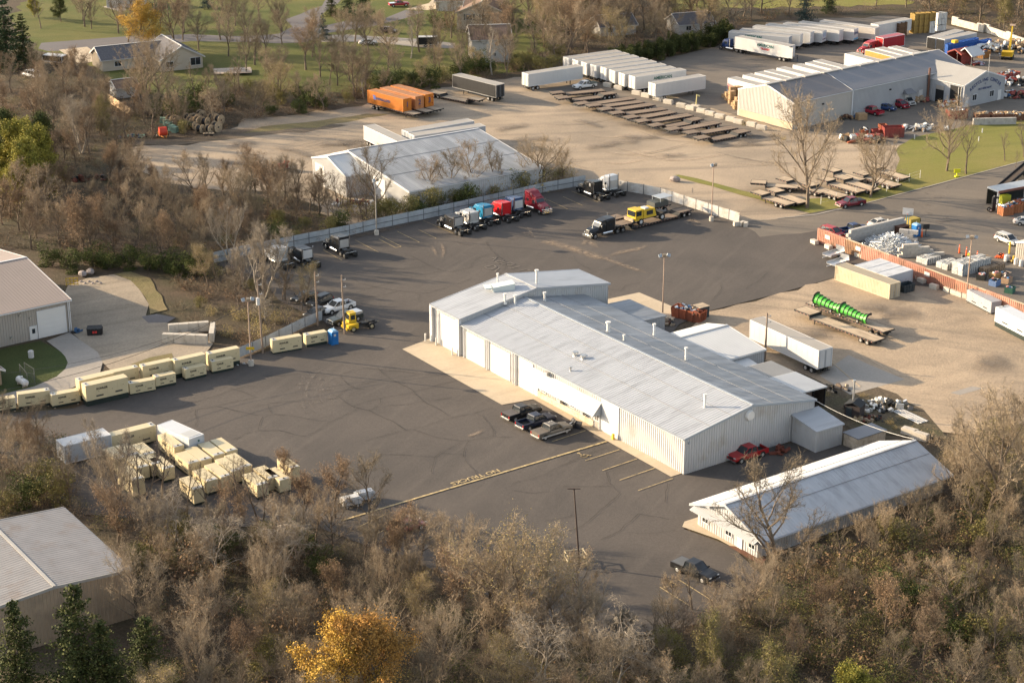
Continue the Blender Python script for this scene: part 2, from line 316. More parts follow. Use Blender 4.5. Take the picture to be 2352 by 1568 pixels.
ground_strokes([[(270, 840), (445, 805), (500, 840), (400, 890), (345, 875), (270, 840)], [(470, 925), (545, 860)], [(590, 795), (745, 757), (835, 785), (750, 815), (700, 800)], [(710, 845), (775, 865), (925, 825)], [(888, 915), (1045, 880), (1120, 910)], [(430, 725), (505, 660)], [(380, 690), (505, 660)], [(470, 745), (555, 725), (600, 745)], [(470, 745), (545, 775), (670, 740)], [(590, 740), (630, 715)]], (1078, 509.6, 8.0), .16, M_faint, 'worn_painted_lettering', ZP)
def wheelchair_mark(pos, rz, s=1.0):
    mb = MB(); pts = [Vector((.32 * math.cos(t), .32 * math.sin(t) - .1, 0)) * s for t in [RAD(a) for a in range(120, 421, 25)]]
    R = Matrix.Rotation(rz, 3, 'Z')
    f = lambda L_: [R @ v + pos for v in L_]
    ribbon(mb, f(pts), .12 * s, ZP)
    ribbon(mb, f([Vector(p) * s for p in ((-.05, .55, 0), (-.05, .1, 0), (.35, .05, 0), (.5, -.4, 0), (.65, -.38, 0))]), .13 * s, ZP + .001)
    ribbon(mb, f([Vector(p) * s for p in ((-.15, .75, 0), (.05, .75, 0))]), .2 * s, ZP + .002)
    P('wheelchair_symbol', mb, M_yel, LOT)
wheelchair_mark(at(1340, 1047.5), SH_R + HP, 1.3); wheelchair_mark(at(1542, 1345), RAD(120), 1.3)
CR = MB(); RC = random.Random(3)
def crack(o, pts, w=.055):
    W = [tp(*o, *p) for p in pts]; out = [W[0]]
    for i in range(len(W) - 1):
        d = W[i + 1] - W[i]; n = max(1, int(d.length / 1.2)); pn = Vector((-d.y, d.x, 0)).normalized()
        for k in range(1, n + 1): out.append(W[i].lerp(W[i + 1], k / n) + (pn * RC.gauss(0, .11) if k < n else Vector((0, 0, 0))))
    for i in range(len(out) - 1): ribbon(CR, out[i:i + 2], w * RC.uniform(.5, 1.25), ZP + .004)
for o, L_ in ((C2, [[(0, 595), (110, 585), (140, 570), (720, 530), (755, 510), (850, 440), (1000, 390), (1110, 372)], [(755, 510), (815, 560), (880, 600), (1040, 640), (1180, 710), (1300, 770), (1375, 820)], [(880, 600), (1000, 560), (1140, 525), (1380, 485), (1560, 440), (1840, 360)], [(1140, 525), (1145, 570), (1110, 605), (1040, 640)], [(1130, 610), (1350, 585), (1540, 555), (1800, 520)], [(945, 625), (850, 665), (760, 710), (680, 745), (600, 800), (460, 875), (430, 875), (200, 820), (0, 825)], [(680, 745), (520, 725), (350, 690), (170, 675), (60, 700), (40, 740), (20, 820)], [(110, 585), (120, 630), (150, 670)], [(1375, 820), (1180, 870), (1000, 920)], [(1375, 820), (1450, 810), (1600, 765), (1780, 710), (2020, 660), (2180, 615)], [(1450, 815), (1650, 885), (1880, 918), (1960, 915), (2180, 875), (2165, 795), (2090, 700), (2010, 660)], [(1960, 915), (1910, 1010), (1905, 1060), (1940, 1120), (2010, 1190), (2030, 1230)], [(1880, 935), (1700, 1020), (1645, 1065), (1630, 1130), (1610, 1190), (1620, 1220)], [(1645, 1065), (1400, 1050), (1150, 1040)], [(1905, 1045), (1700, 1030)], [(1110, 235), (1230, 350), (1400, 430), (1530, 550), (1700, 640), (1770, 690)], [(780, 310), (785, 340), (840, 395), (910, 435), (990, 445)], [(800, 300), (1000, 250), (1400, 290), (1740, 320), (1820, 320)], [(2180, 880), (2352, 885)], [(60, 320), (240, 320), (400, 300)]]),
              (C3, [[(0, 1315), (300, 1225), (480, 1135), (650, 1065), (860, 975)], [(470, 1335), (780, 1338), (920, 1335)], [(860, 1190), (880, 1260), (895, 1305), (950, 1360), (985, 1400), (900, 1480), (800, 1560)], [(1430, 1310), (1410, 1390), (1405, 1480)], [(0, 1370), (200, 1400), (350, 1380)], [(800, 1340), (890, 1305)]]),
              (B2, [[(2120, 660), (2160, 740), (2240, 800), (2300, 850), (2290, 900), (2240, 940), (2240, 970)], [(1430, 790), (1580, 870), (1700, 920), (1780, 935), (1960, 900), (2030, 810), (2140, 775)], [(1590, 870), (1440, 900), (1200, 910), (930, 940)], [(1700, 925), (1400, 990), (1100, 1070), (920, 1120)], [(870, 990), (940, 1030), (1100, 1075), (1250, 1100), (1500, 1130), (1600, 1125)], [(1600, 1125), (1800, 1060), (1980, 990)], [(1500, 1140), (1490, 1210)], [(1850, 660), (1900, 680), (2050, 700)], [(850, 1180), (1100, 1160), (1300, 1110)]]),
              (B3, [[(0, 640), (160, 600), (170, 570)], [(560, 780), (620, 860), (700, 900), (730, 930)], [(700, 950), (900, 900), (1000, 860), (1200, 820)], [(870, 1090), (1000, 1110), (1040, 1060)], [(1920, 1030), (1925, 1090), (1880, 1150), (1840, 1200)], [(2352, 940), (2290, 1000), (2200, 1050), (2150, 1090)], [(1040, 1060), (1300, 1000), (1500, 1040)], [(200, 820), (500, 800)]]),
              (C1, [[(1600, 690), (1800, 630), (1990, 600), (2100, 570), (2352, 520)], [(1800, 630), (1815, 740), (1790, 790)], [(1990, 600), (2200, 650), (2352, 680)], [(1380, 595), (1480, 620), (1690, 600), (1740, 570), (1900, 530), (2000, 500), (2200, 430), (2330, 410)], [(2050, 420), (2200, 460), (2352, 520)], [(2130, 910), (2250, 850), (2352, 830)]]),
              (D3, [[(500, 180), (650, 130), (800, 0)], [(820, 255), (1000, 170), (1130, 50), (1160, 20), (1440, 70)], [(1060, 190), (1300, 200), (1500, 170)], [(300, 90), (560, 30)]])):
    for c_ in L_: crack(o, c_)
ck = P('sealed_crack', CR, M_crack, LOT); ck['kind'] = 'stuff'

# dust and tyre marks that lie on the paving: thin sheets whose grains thin out towards the edge
def dust_mat(name, col, dens=.5, sc=1.6):
    m = bpy.data.materials.new(name); m.use_nodes = True; t = m.node_tree; N = t.nodes; L = t.links; b = N['Principled BSDF']
    b.inputs['Base Color'].default_value = (*col, 1); b.inputs['Roughness'].default_value = .95
    g = N.new('ShaderNodeNewGeometry'); n = N.new('ShaderNodeTexNoise'); n.inputs['Scale'].default_value = sc; n.inputs['Detail'].default_value = 8; n.inputs['Roughness'].default_value = .7
    L.new(g.outputs['Position'], n.inputs['Vector']); r = N.new('ShaderNodeMapRange'); r.inputs[1].default_value = .62 - dens * .3; r.inputs[2].default_value = .80 - dens * .2; r.inputs[4].default_value = .75
    L.new(n.outputs['Fac'], r.inputs[0])
    at_ = N.new('ShaderNodeAttribute'); at_.attribute_name = 'edge'; mu = N.new('ShaderNodeMath'); mu.operation = 'MULTIPLY'; L.new(r.outputs[0], mu.inputs[0]); L.new(at_.outputs['Fac'], mu.inputs[1])
    L.new(mu.outputs[0], b.inputs['Alpha']); return m
def trail(name, pts, w, m, z, o=(0, 0), q=4.0, parent=None):
    """strip three vertices wide; the attribute edge is 1 in the middle and 0 at the rim"""
    W = [at(o[0] + x / q, o[1] + y / q) for x, y in pts]; vs = []; e = []
    for i, a in enumerate(W):
        d = (W[min(i + 1, len(W) - 1)] - W[max(i - 1, 0)]); n = Vector((-d.y, d.x, 0)).normalized() * w / 2
        end = 0.0 if i in (0, len(W) - 1) else 1.0
        for k, s in ((0, -1), (1, 0), (2, 1)): vs.append((a.x + n.x * s, a.y + n.y * s, z)); e.append(end if s == 0 else 0.0)
    fs = []
    for i in range(len(W) - 1):
        for k in (0, 1): fs.append((3 * i + k, 3 * i + k + 1, 3 * i + k + 4, 3 * i + k + 3))
    mb = MB(); mb.add(vs, fs); me = mb.mesh(name, m); at2 = me.attributes.new('edge', 'FLOAT', 'POINT'); at2.data.foreach_set('value', e)
    ob = link(name, me, parent or LOT); return ob
M_dust = dust_mat('sand_dust', (.34, .25, .17), .85); M_tyre = dust_mat('tyre_rubber_mark', (.06, .053, .048), .35, .8); M_tlight = dust_mat('tyre_dust_mark', (.16, .14, .12), .45, .8)
zt = ZP + .010
def inside_yards(u, v):
    return (330 < u < 1500 and 290 < v < 420) or (1000 < u < 1950 and 225 < v < 460) or (1650 < u < 2350 and 690 < v < 960) or (1480 < u < 1900 and 120 < v < 260)
for i, (pts, w) in enumerate(([((270, 650), (320, 655), (480, 700), (700, 770), (800, 805), (900, 830)), 3.2], [((860, 790), (1000, 755), (1140, 730), (1270, 695)), 2.0], [((840, 800), (960, 850), (1100, 900), (1250, 960)), 1.6], [((620, 690), (680, 655), (730, 670), (760, 720)), 1.8], [((155, 520), (165, 560), (180, 605)), .9], [((75, 570), (110, 575), (150, 585)), .9], [((180, 610), (210, 612), (240, 618)), .8], [((1580, 500), (1650, 440), (1690, 480), (1640, 500)), 2.2])): trail('sand_trail', pts, w, M_dust, zt + i * .001, B3)
for i, (pts, w) in enumerate(([((1625, 690), (1640, 740), (1655, 800)), .9], [((1710, 670), (1725, 730), (1700, 820)), .9], [((1910, 750), (1915, 830)), .5], [((1930, 870), (2000, 865), (2120, 820)), 1.2])): trail('sand_trail', pts, w, M_dust, zt + .02 + i * .001, B2 if i < 3 else C2)
for i in range(16):                                             # circling tyre marks in the lower part of the lot
    cx, cy = 700 + i * 6, 500; r = 360 - i * 15 + RC.uniform(-6, 6)
    trail('tyre_mark', [(900 + math.cos(RAD(t)) * r * 1.5, 470 + math.sin(RAD(t)) * r * .95) for t in range(130 + i % 3 * 6, 235, 8)], .35, M_tlight if i % 3 else M_tyre, zt + .03 + i * .001, C2)
M_drift = dust_mat('leaf_drift', (.15, .10, .06), .8, 1.2)
for i, (o_, pts, w) in enumerate(((B2, ((840, 640), (960, 600), (1110, 575), (1300, 530), (1560, 470)), 2.6), (B3, ((170, 225), (300, 200), (430, 195), (560, 170)), 3.0), ((0, 0), ((2560, 5160), (3000, 5260), (3600, 5300), (4520, 5560), (5200, 5880)), 5.0), ((0, 0), ((6000, 5820), (6560, 5700), (7000, 5400), (7060, 5200)), 6.0), ((0, 0), ((40, 4000), (500, 4500), (760, 4740), (2000, 4840)), 4.0), (B2, ((100, 960), (300, 1060), (420, 1150), (600, 1320)), 3.0), ((0, 0), ((1240, 1180), (2240, 1100), (3000, 1010), (3400, 900)), 9.0), ((0, 0), ((1300, 1330), (2000, 1260), (2700, 1130)), 6.0))): trail('leaf_drift', pts, w, M_drift, zt + .13 + i * .001, o_)
for i, (a, b, c_) in enumerate((((1000, 430), (1500, 470), (2352, 500)), ((1100, 380), (1600, 440), (2352, 455)), ((700, 600), (900, 760), (1500, 560), (2000, 650))[0:3], ((1410, 330), (1480, 180), (1560, 90)), ((1560, 330), (1620, 200), (1700, 100)))):
    trail('tyre_mark', [a, b, c_], .9, M_tyre, zt + .05 + i * .001, (1764, 392))
for i, r in enumerate((330, 250, 215)):
    trail('tyre_mark', [(1740 + math.cos(RAD(t)) * r * 1.25, 330 + math.sin(RAD(t)) * r * .5) for t in range(90, 270, 12)], 1.1, M_tyre, zt + .06 + i * .001, (1764, 392))
M_mud = dust_mat('dark_dirt', (.135, .11, .088), 1.15, .45)
for i in range(34):                                             # darker worked-over dirt in the yards
    o_, xr, yr_ = ((1176, 0), (-200, 2300), (960, 1560)) if i % 3 == 0 else ((588, 0), (-300, 1000), (1330, 1700)) if i % 3 == 1 else ((1764, 392), (-200, 2300), (1150, 2300)); x = RC.uniform(*xr); y = RC.uniform(*yr_); ln = RC.uniform(200, 600); sl_ = RC.uniform(-.25, .3)
    if inside_yards(o_[0] + x / 4, o_[1] + y / 4) and inside_yards(o_[0] + (x + ln) / 4, o_[1] + (y + ln * sl_) / 4): trail('dirt_patch', [(x + ln * k / 5, y + ln * k / 5 * sl_ + RC.uniform(-14, 14)) for k in range(6)], RC.uniform(3, 8), M_mud, zt + .15 + i * .001, o_)
for i in range(26):                                             # ruts across the tan yard
    x = RC.uniform(0, 2100); y = RC.uniform(960, 1500); ln = RC.uniform(300, 900); sl_ = RC.uniform(-.12, .3)
    trail('tyre_mark', [(x + ln * k / 4, y + ln * k / 4 * sl_ + 30 * math.sin(k)) for k in range(5)], RC.uniform(.5, 1.0), M_mud if i % 2 else M_dust, zt + .07 + i * .001, (1176, 0))
for i in range(16):
    x = RC.uniform(-200, 900); y = RC.uniform(1330, 1560); ln = RC.uniform(300, 900); sl_ = RC.uniform(-.3, -.1)
    trail('tyre_mark', [(x + ln * k / 4, y + ln * k / 4 * sl_ + 10 * math.sin(k)) for k in range(5)], RC.uniform(.5, .9), M_tyre if i % 2 else M_dust, zt + .10 + i * .001, (588, 0))

# ================================================================== BUILDINGS
M_wall = mat('white_steel_siding', (.43, .43, .425), .5, var=.06, scale=.3, col2=(.35, .32, .28), mix=.2, mscale=.25)
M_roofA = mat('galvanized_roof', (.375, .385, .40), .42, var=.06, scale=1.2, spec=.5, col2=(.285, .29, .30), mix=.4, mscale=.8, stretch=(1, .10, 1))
M_roofB = mat('weathered_shaded_roof', (.29, .30, .315), .45, var=.12, scale=1.0, spec=.5, col2=(.19, .20, .21), mix=.8, mscale=.6, stretch=(1, .12, 1))
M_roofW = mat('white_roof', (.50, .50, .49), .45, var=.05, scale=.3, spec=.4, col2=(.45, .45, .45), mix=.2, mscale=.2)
M_roofT = mat('tan_roof', (.27, .215, .18), .5, var=.06, scale=.2, col2=(.23, .185, .155), mix=.4, mscale=.1)
M_roofG = mat('grey_roof', (.185, .185, .195), .55, var=.06, scale=.2, spec=.3)
M_roofBr = mat('brown_grey_roof', (.18, .165, .16), .6, var=.06, scale=.2, spec=.3)
M_roofL = mat('light_grey_roof', (.33, .315, .29), .55, var=.06, scale=.3, spec=.3)
M_roofD = mat('stained_grey_roof', (.225, .215, .21), .55, var=.1, scale=.5, col2=(.20, .17, .15), mix=.25, mscale=.35)
M_trim = mat('white_trim', (.55, .55, .55), .45, var=.04)
M_lap = mat('lap_seam_dark', (.22, .225, .23), .6, var=.2, scale=2)
M_gtrim = mat('grey_trim', (.30, .33, .36), .5, var=.05)
M_door = mat('white_door', (.56, .55, .53), .45, var=.03, scale=.5)
M_tan = mat('tan_siding', (.32, .29, .255), .55, var=.05, scale=.3)
M_beige = mat('beige_siding', (.36, .275, .19), .6, var=.08, scale=.3, col2=(.27, .21, .15), mix=.4)
M_bgrey = mat('bluegrey_siding', (.345, .35, .36), .55, var=.06, scale=.3)
M_wgrey = mat('warmgrey_siding', (.42, .395, .36), .55, var=.06, scale=.3)
M_glass = mat('window_glass', (.02, .025, .03), .12, var=0, spec=.6)
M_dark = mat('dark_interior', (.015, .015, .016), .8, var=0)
M_black = mat('black_metal', (.02, .02, .022), .5, var=.1)
M_pipe = mat('pale_pipe', (.62, .60, .56), .5, var=.08, scale=2)
M_steel = mat('bare_steel', (.45, .45, .44), .35, .8, var=.15, scale=2)
M_block = mat('concrete_block', (.47, .425, .36), .9, var=.14, scale=1.2, col2=(.30, .27, .22), mix=.3, mscale=.9, bump=.3)
M_blockg = mat('concrete_block_grey', (.40, .375, .345), .9, var=.14, scale=1.2, col2=(.27, .25, .22), mix=.3, mscale=.9, bump=.3)
M_brick = mat('tan_masonry', (.50, .41, .31), .85, var=.15, scale=2.5, col2=(.33, .26, .19), mix=.4, mscale=2.0)

def wallquad(mb, a, b, za, zb, z0=0.0, pitch=.3, depth=.06, k=0):
    """ribbed wall from ground point a to b (outside on the right of a->b), tops at za and zb"""
    mb.rib((a[0], a[1], z0), (b[0], b[1], z0), (a[0], a[1], za), (b[0], b[1], zb), pitch, depth, k)
def gable(root, M, L, W, ze, zr, wm, rm, rm2=None, yr=None, ze2=None, oh=.25, ohx=.15, pitch=.3, wp=.42, tm=None, walls='flxr', ridge=True, skip=()):
    """box with a ridge along local x: 'front' wall at y=0, back at y=W, gables at x=0 and x=L"""
    yr = W / 2 if yr is None else yr; ze2 = ze if ze2 is None else ze2; tm = tm or M_trim
    def new():
        m = MB(); m.M = M; return m
    if 'f' in walls: m = new(); wallquad(m, (0, 0), (L, 0), ze, ze, pitch=wp); P('wall', m, wm, root)
    if 'r' in walls: m = new(); wallquad(m, (L, W), (0, W), ze2, ze2, pitch=wp); P('wall', m, wm, root)
    if 'x' in walls: m = new(); wallquad(m, (L, 0), (L, yr), ze, zr, pitch=wp); wallquad(m, (L, yr), (L, W), zr, ze2, pitch=wp); P('gable_wall', m, wm, root)
    if 'l' in walls: m = new(); wallquad(m, (0, W), (0, yr), ze2, zr, pitch=wp); wallquad(m, (0, yr), (0, 0), zr, ze, pitch=wp); P('gable_wall', m, wm, root)
    s1 = (zr - ze) / yr; s2 = (zr - ze2) / (W - yr); t = .06; pitch = max(pitch, .5); rd = .035 if L > 40 else .02
    m = new(); m.rib((-ohx, -oh, ze - oh * s1 + t), (L + ohx, -oh, ze - oh * s1 + t), (-ohx, yr, zr + t), (L + ohx, yr, zr + t), pitch, rd)
    m.quad((-ohx, -oh, ze - oh * s1 + .02), (-ohx, yr, zr + .02), (L + ohx, yr, zr + .02), (L + ohx, -oh, ze - oh * s1 + .02)); P('roof_slope', m, rm, root)
    m = new(); m.rib((L + ohx, W + oh, ze2 - oh * s2 + t), (-ohx, W + oh, ze2 - oh * s2 + t), (L + ohx, yr, zr + t), (-ohx, yr, zr + t), pitch, rd)
    m.quad((L + ohx, W + oh, ze2 - oh * s2 + .02), (L + ohx, yr, zr + .02), (-ohx, yr, zr + .02), (-ohx, W + oh, ze2 - oh * s2 + .02)); P('roof_slope', m, rm2 or rm, root)
    for f_ in ((.36, .68) if yr > 8 else (.55,)) if L > 12 and rm in (M_roofA, M_roofB) else ():
        for y_, z_ in ((yr * f_, ze + s1 * yr * f_), (W - (W - yr) * f_, ze2 + s2 * (W - yr) * f_)): m = new(); m.box(L / 2, y_, z_ + t + .005, L + 2 * ohx, .06, .05); P('lap_seam', m, M_lap, root)
    if ridge: m = new(); m.side([(-ohx - .02, zr + t + .03), (L + ohx + .02, zr + t + .03), (L + ohx + .02, zr + t + .10), (-ohx - .02, zr + t + .10)], yr - .18, yr + .18); P('ridge_cap', m, tm, root)
    for x in (-ohx, L + ohx):
        m = new(); h = .22; e = .05
        m.hexa([(x - e, -oh - .02, ze - oh * s1 - h), (x + e, -oh - .02, ze - oh * s1 - h), (x + e, yr, zr - h), (x - e, yr, zr - h), (x - e, -oh - .02, ze - oh * s1 + .11), (x + e, -oh - .02, ze - oh * s1 + .11), (x + e, yr, zr + .11), (x - e, yr, zr + .11)])
        m.hexa([(x - e, yr + .001, zr - h), (x + e, yr + .001, zr - h), (x + e, W + oh + .02, ze2 - oh * s2 - h), (x - e, W + oh + .02, ze2 - oh * s2 - h), (x - e, yr + .001, zr + .11), (x + e, yr + .001, zr + .11), (x + e, W + oh + .02, ze2 - oh * s2 + .11), (x - e, W + oh + .02, ze2 - oh * s2 + .11)])
        P('rake_trim', m, tm, root)
    for y, z, s in ((-oh, ze - oh * s1, -1), (W + oh, ze2 - oh * s2, 1)):
        m = new(); m.side([(-ohx + .06, z - .13), (L + ohx - .06, z - .13), (L + ohx - .06, z + .01), (-ohx + .06, z + .01)], y, y + s * .13); P('gutter', m, tm, root)
def opening(root, M, x0, x1, z0, z1, m, name='door', y=-.03, frame=.10, fm=None, panels=0, label=None, axis='y'):
    """flat door or window with a frame on the wall at local y (axis y) facing -y"""
    d = MB(); d.M = M
    if panels:
        h = (z1 - z0) / panels
        for i in range(panels): d.box((x0 + x1) / 2, y - .035, z0 + i * h + .01, x1 - x0, .05, h - .03)
        d.box((x0 + x1) / 2, y - .02, z0, x1 - x0, .03, z1 - z0)
    else: d.box((x0 + x1) / 2, y - .03, z0, x1 - x0, .05, z1 - z0)
    o = P(name, d, m, root, label)
    if frame:
        f = MB(); f.M = M; yy = y - .045
        for xx in (x0 - frame / 2, x1 + frame / 2): f.box(xx, yy, z0, frame, .09, z1 - z0)
        f.box((x0 + x1) / 2, yy, z1, x1 - x0 + 2 * frame, .09, frame)
        if name == 'window': f.box((x0 + x1) / 2, yy, z0 - frame, x1 - x0 + 2 * frame, .12, frame); f.box((x0 + x1) / 2, yy, z0, .06, .07, z1 - z0)
        P('frame', f, fm or M_trim, o)
    return o
I4 = Matrix.Identity(4)
def TR(x, y, z=0, deg=0): return Matrix.Translation((x, y, z)) @ Matrix.Rotation(RAD(deg), 4, 'Z')
def pipe(root, x, y, z, h, r=.16, m=None, cap=True, name='vent_pipe'):
    b = MB(); b.tube((x, y, z - .25), (x, y, z + h), r, n=10)
    if cap: b.tube((x, y, z + h - .06), (x, y, z + h + .16), r * 1.6, n=10)
    b.tube((x, y, z - .22), (x, y, z + .06), r * 1.9, r * 1.3, n=10)
    return P(name, b, m or M_pipe, root)

# ---- the long workshop with its tall cross bay
W = T('workshop_building', 'long white metal workshop with pale ribbed roof, tall bay at its far end', 'workshop', SH_O, SH_R)
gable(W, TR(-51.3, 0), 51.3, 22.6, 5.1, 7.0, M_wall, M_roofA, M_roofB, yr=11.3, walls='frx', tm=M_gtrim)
gable(W, TR(-59.2, -.12), 7.85, 27.6, 6.0, 8.0, M_wall, M_roofA, M_roofA, yr=13.7, walls='frxl', oh=.35, tm=M_roofA)
for i, (x0, x1, zt) in enumerate(((-49.95, -45.3, 4.25), (-43.55, -38.8, 4.25), (-36.5, -33.2, 4.5), (-17.1, -13.6, 4.65))): opening(W, I4, x0, x1, .05, zt, M_door, panels=6)
opening(W, TR(0, -.12), -56.6, -52.3, .05, 5.2, M_door, panels=7)
opening(W, I4, -33.0, -32.0, .05, 2.1, M_door, 'side_door'); opening(W, I4, -18.75, -17.75, .05, 2.2, M_tan, 'side_door')
for x in (-50.5, -44.4, -37.7, -37.2): b = MB(); b.tube((x, -.25, 0), (x, -.25, 5.0), .1, n=8); P('downspout', b, M_trim, W)
for x in (-59.0, -51.6): b = MB(); b.box(x, -.35, 0, .55, .5, 5.8); P('corner_post', b, M_trim, W)
b = MB(); b.M = I4; b.rib((-33.4, -1.55, 2.45), (-17.3, -1.55, 2.45), (-33.4, -.03, 4.15), (-17.3, -.03, 4.15), .3, .03); b.quad((-33.4, -1.55, 2.42), (-33.4, -.03, 4.12), (-17.3, -.03, 4.12), (-17.3, -1.55, 2.42)); P('awning', b, M_wall, W)
for x in (-33.38, -17.32):
    b = MB(); b.hexa([(x - .02, -1.5, 2.40), (x + .02, -1.5, 2.40), (x + .02, -.03, 2.40), (x - .02, -.03, 2.40), (x - .02, -1.5, 2.44), (x + .02, -1.5, 2.44), (x + .02, -.03, 4.10), (x - .02, -.03, 4.10)])
    P('awning_side', b, M_gtrim, W)
b = MB(); b.box(-25.4, -.12, .02, 13.0, .18, 1.0); P('masonry_base', b, M_brick, W)
opening(W, I4, -28.7, -28.0, 3.95, 4.9, M_glass, 'window')
for x, z, y in ((-29.5, 4.2, -.3), (-26.2, 1.2, -.4), (-21.0, 1.25, -.4)): b = MB(); b.box(x, y, z, .75, .55, .5); o = P('air_conditioner', b, M_wgrey, W); b = MB(); b.box(x, y - .28, z + .06, .62, .02, .38); P('grille', b, M_gtrim, o)
for x in (-30.8, -24.2, -18.7): opening(W, I4, x, x + .8, 1.25, 2.2, M_glass, 'window')
for x, y, h, r in ((-29.6, 4.7, .45, .28), (-28.0, 4.9, .4, .28), (-26.4, 1.5, .5, .14)): pipe(W, x, y, 5.1 + 1.9 * y / 11.3 + .06, h, r, M_steel, True, 'roof_vent')
for x, y, h, r in ((-18.7, 15.8, 1.7, .17), (-30.1, 19.4, 1.6, .17), (-32.9, 13.1, 1.35, .24), (-49.0, 13.5, 1.2, .17), (-28.6, 12.6, .7, .12)): pipe(W, x, y, 7 - 1.9 * (y - 11.3) / 11.3 + .06, h, r)
pipe(W, -4.3, 6.9, 6.3, 1.7, .17); pipe(W, -50.2, 8.9, 6.62, 1.4, .17); pipe(W, -51.0, 7.6, 7.0, 1.3, .17)
pipe(W, -53.4, 15.2, 7.7, 2.2, .2); pipe(W, -57.4, 10.7, 7.5, 1.6, .13)
b = MB(); b.hexa([(-56.9, 9.0, 6.9), (-55.1, 8.3, 6.9), (-53.2, 11.0, 7.3), (-55.0, 11.7, 7.3), (-56.9, 9.0, 8.0), (-55.1, 8.3, 8.0), (-53.2, 11.0, 8.7), (-55.0, 11.7, 8.7)])
b.hexa([(-57.5, 8.1, 7.75), (-55.9, 7.4, 7.75), (-55.2, 8.2, 7.75), (-56.9, 8.9, 7.75), (-57.5, 8.1, 7.85), (-55.9, 7.4, 7.85), (-55.2, 8.2, 8.0), (-56.9, 8.9, 8.0)])
P('roof_duct', b, mat('duct_grey', (.42, .47, .47), .45, var=.08), W)
b = MB(); b.tube((.08, 10.8, 5.75), (.45, 10.8, 5.75), .75, .62, n=16); P('exhaust_cover', b, M_pipe, W)
b = MB(); b.box(.1, .6, 4.25, .2, .25, .2); P('wall_lamp', b, M_gtrim, W)
b = MB(); b.box(-14.0, -.6, 0, .3, .3, .9); P('bollard', b, mat('yellow_paint', (.62, .42, .05), .6, var=.15), W)
for x, y in ((-59.6, -1.2), (-57.2, -.8), (-52.3, -1.1)): b = MB(); b.tube((x, y, 0), (x, y, 1.3), .13, n=8); P('bollard', b, M_pipe, W)

# ---- annexes behind the workshop
def slab_building(name, label, cat, M, x0, x1, y0, y1, z00, z10, z11, z01, wm, rm, walls='fxrl', oh=.2, ribdir='y', pitch=.3, tm=None):
    """flat or mono-pitch shed; corner roof heights z(x0,y0), z(x1,y0), z(x1,y1), z(x0,y1)"""
    t = T(name, label, cat, M.to_translation(), M.to_euler().z)
    if 'f' in walls: m = MB(); wallquad(m, (x0, y0), (x1, y0), z00, z10); P('wall', m, wm, t)
    if 'x' in walls: m = MB(); wallquad(m, (x1, y0), (x1, y1), z10, z11); P('wall', m, wm, t)
    if 'r' in walls: m = MB(); wallquad(m, (x1, y1), (x0, y1), z11, z01); P('wall', m, wm, t)
    if 'l' in walls: m = MB(); wallquad(m, (x0, y1), (x0, y0), z01, z00); P('wall', m, wm, t)
    m = MB(); o = oh
    if ribdir == 'y': m.rib((x0 - o, y0 - o, z00 + .08), (x1 + o, y0 - o, z10 + .08), (x0 - o, y1 + o, z01 + .08), (x1 + o, y1 + o, z11 + .08), pitch, .03)
    else: m.rib((x1 + o, y0 - o, z10 + .08), (x1 + o, y1 + o, z11 + .08), (x0 - o, y0 - o, z00 + .08), (x0 - o, y1 + o, z01 + .08), pitch, .03)
    m.hexa([(x0 - o, y0 - o, z00 - .1), (x1 + o, y0 - o, z10 - .1), (x1 + o, y1 + o, z11 - .1), (x0 - o, y1 + o, z01 - .1), (x0 - o, y0 - o, z00 + .075), (x1 + o, y0 - o, z10 + .075), (x1 + o, y1 + o, z11 + .075), (x0 - o, y1 + o, z01 + .075)])
    P('roof', m, [rm], t); return t
SM = TR(SH_O.x, SH_O.y, 0, -54.85)
slab_building('annex', 'low annex with pale blue grey roof behind the tall bay', 'annex', SM, -47.9, -39.2, 22.9, 29.0, 4.1, 4.1, 3.9, 3.9, M_bgrey, M_roofB)
t = T('metal_shed', 'white gabled metal shed behind the workshop beside the rusty skip', 'shed', SM.to_translation(), SM.to_euler().z)
def gabley(root, x0, x1, y0, y1, ze, zr, xr, wm, rm, rm2=None):
    """ridge along local y of the workshop frame"""
    gable(root, TR(x0, y1, 0, -90), y1 - y0, x1 - x0, ze, zr, wm, rm, rm2, yr=xr - x0, oh=.2, tm=M_roofW, walls='frxl')
gabley(t, -33.5, -20.6, 23.3, 32.4, 3.6, 4.7, -29.0, M_bgrey, M_roofW, M_roofW)
slab_building('lean_to_shed', 'small shed with white ribbed roof joined to the metal shed', 'shed', SM, -20.45, -17.4, 23.4, 28.8, 3.1, 2.6, 2.6, 3.1, M_bgrey, M_roofW, ribdir='x')
slab_building('storage_annex', 'flat grey roofed annex between the white sheds and workshop', 'annex', SM, -17.2, -12.6, 22.9, 30.6, 3.4, 3.3, 3.1, 3.2, M_bgrey, M_roofL, oh=.1)
t = slab_building('open_shed', 'open fronted shed with white roof at the corner of the workshop', 'shed', SM, -12.2, -6.1, 25.3, 30.6, 3.3, 3.2, 3.0, 3.1, mat('brown_boards', (.10, .075, .06), .8, var=.2, scale=2), M_roofW, walls='frl')
b = MB(); b.box(-6.15, 26.8, .02, .08, 2.6, 2.9); P('board_wall', b, MATS['brown_boards'], t)
for y in (28.4, 30.6): b = MB(); b.box(-6.1, y, .02, .15, .15, 2.85); P('post', b, M_dark, t)
slab_building('lean_to', 'white lean to with ribbed roof against the workshop gable', 'lean to', SM, .1, 4.75, 18.6, 23.3, 3.9, 3.1, 3.0, 3.8, M_wall, M_roofA, walls='fxr', ribdir='x', tm=M_gtrim)
t = T('masonry_bunker', 'small tan masonry box with grey flat roof beside the lean to', 'bunker', SM.to_translation(), SM.to_euler().z)
b = MB()
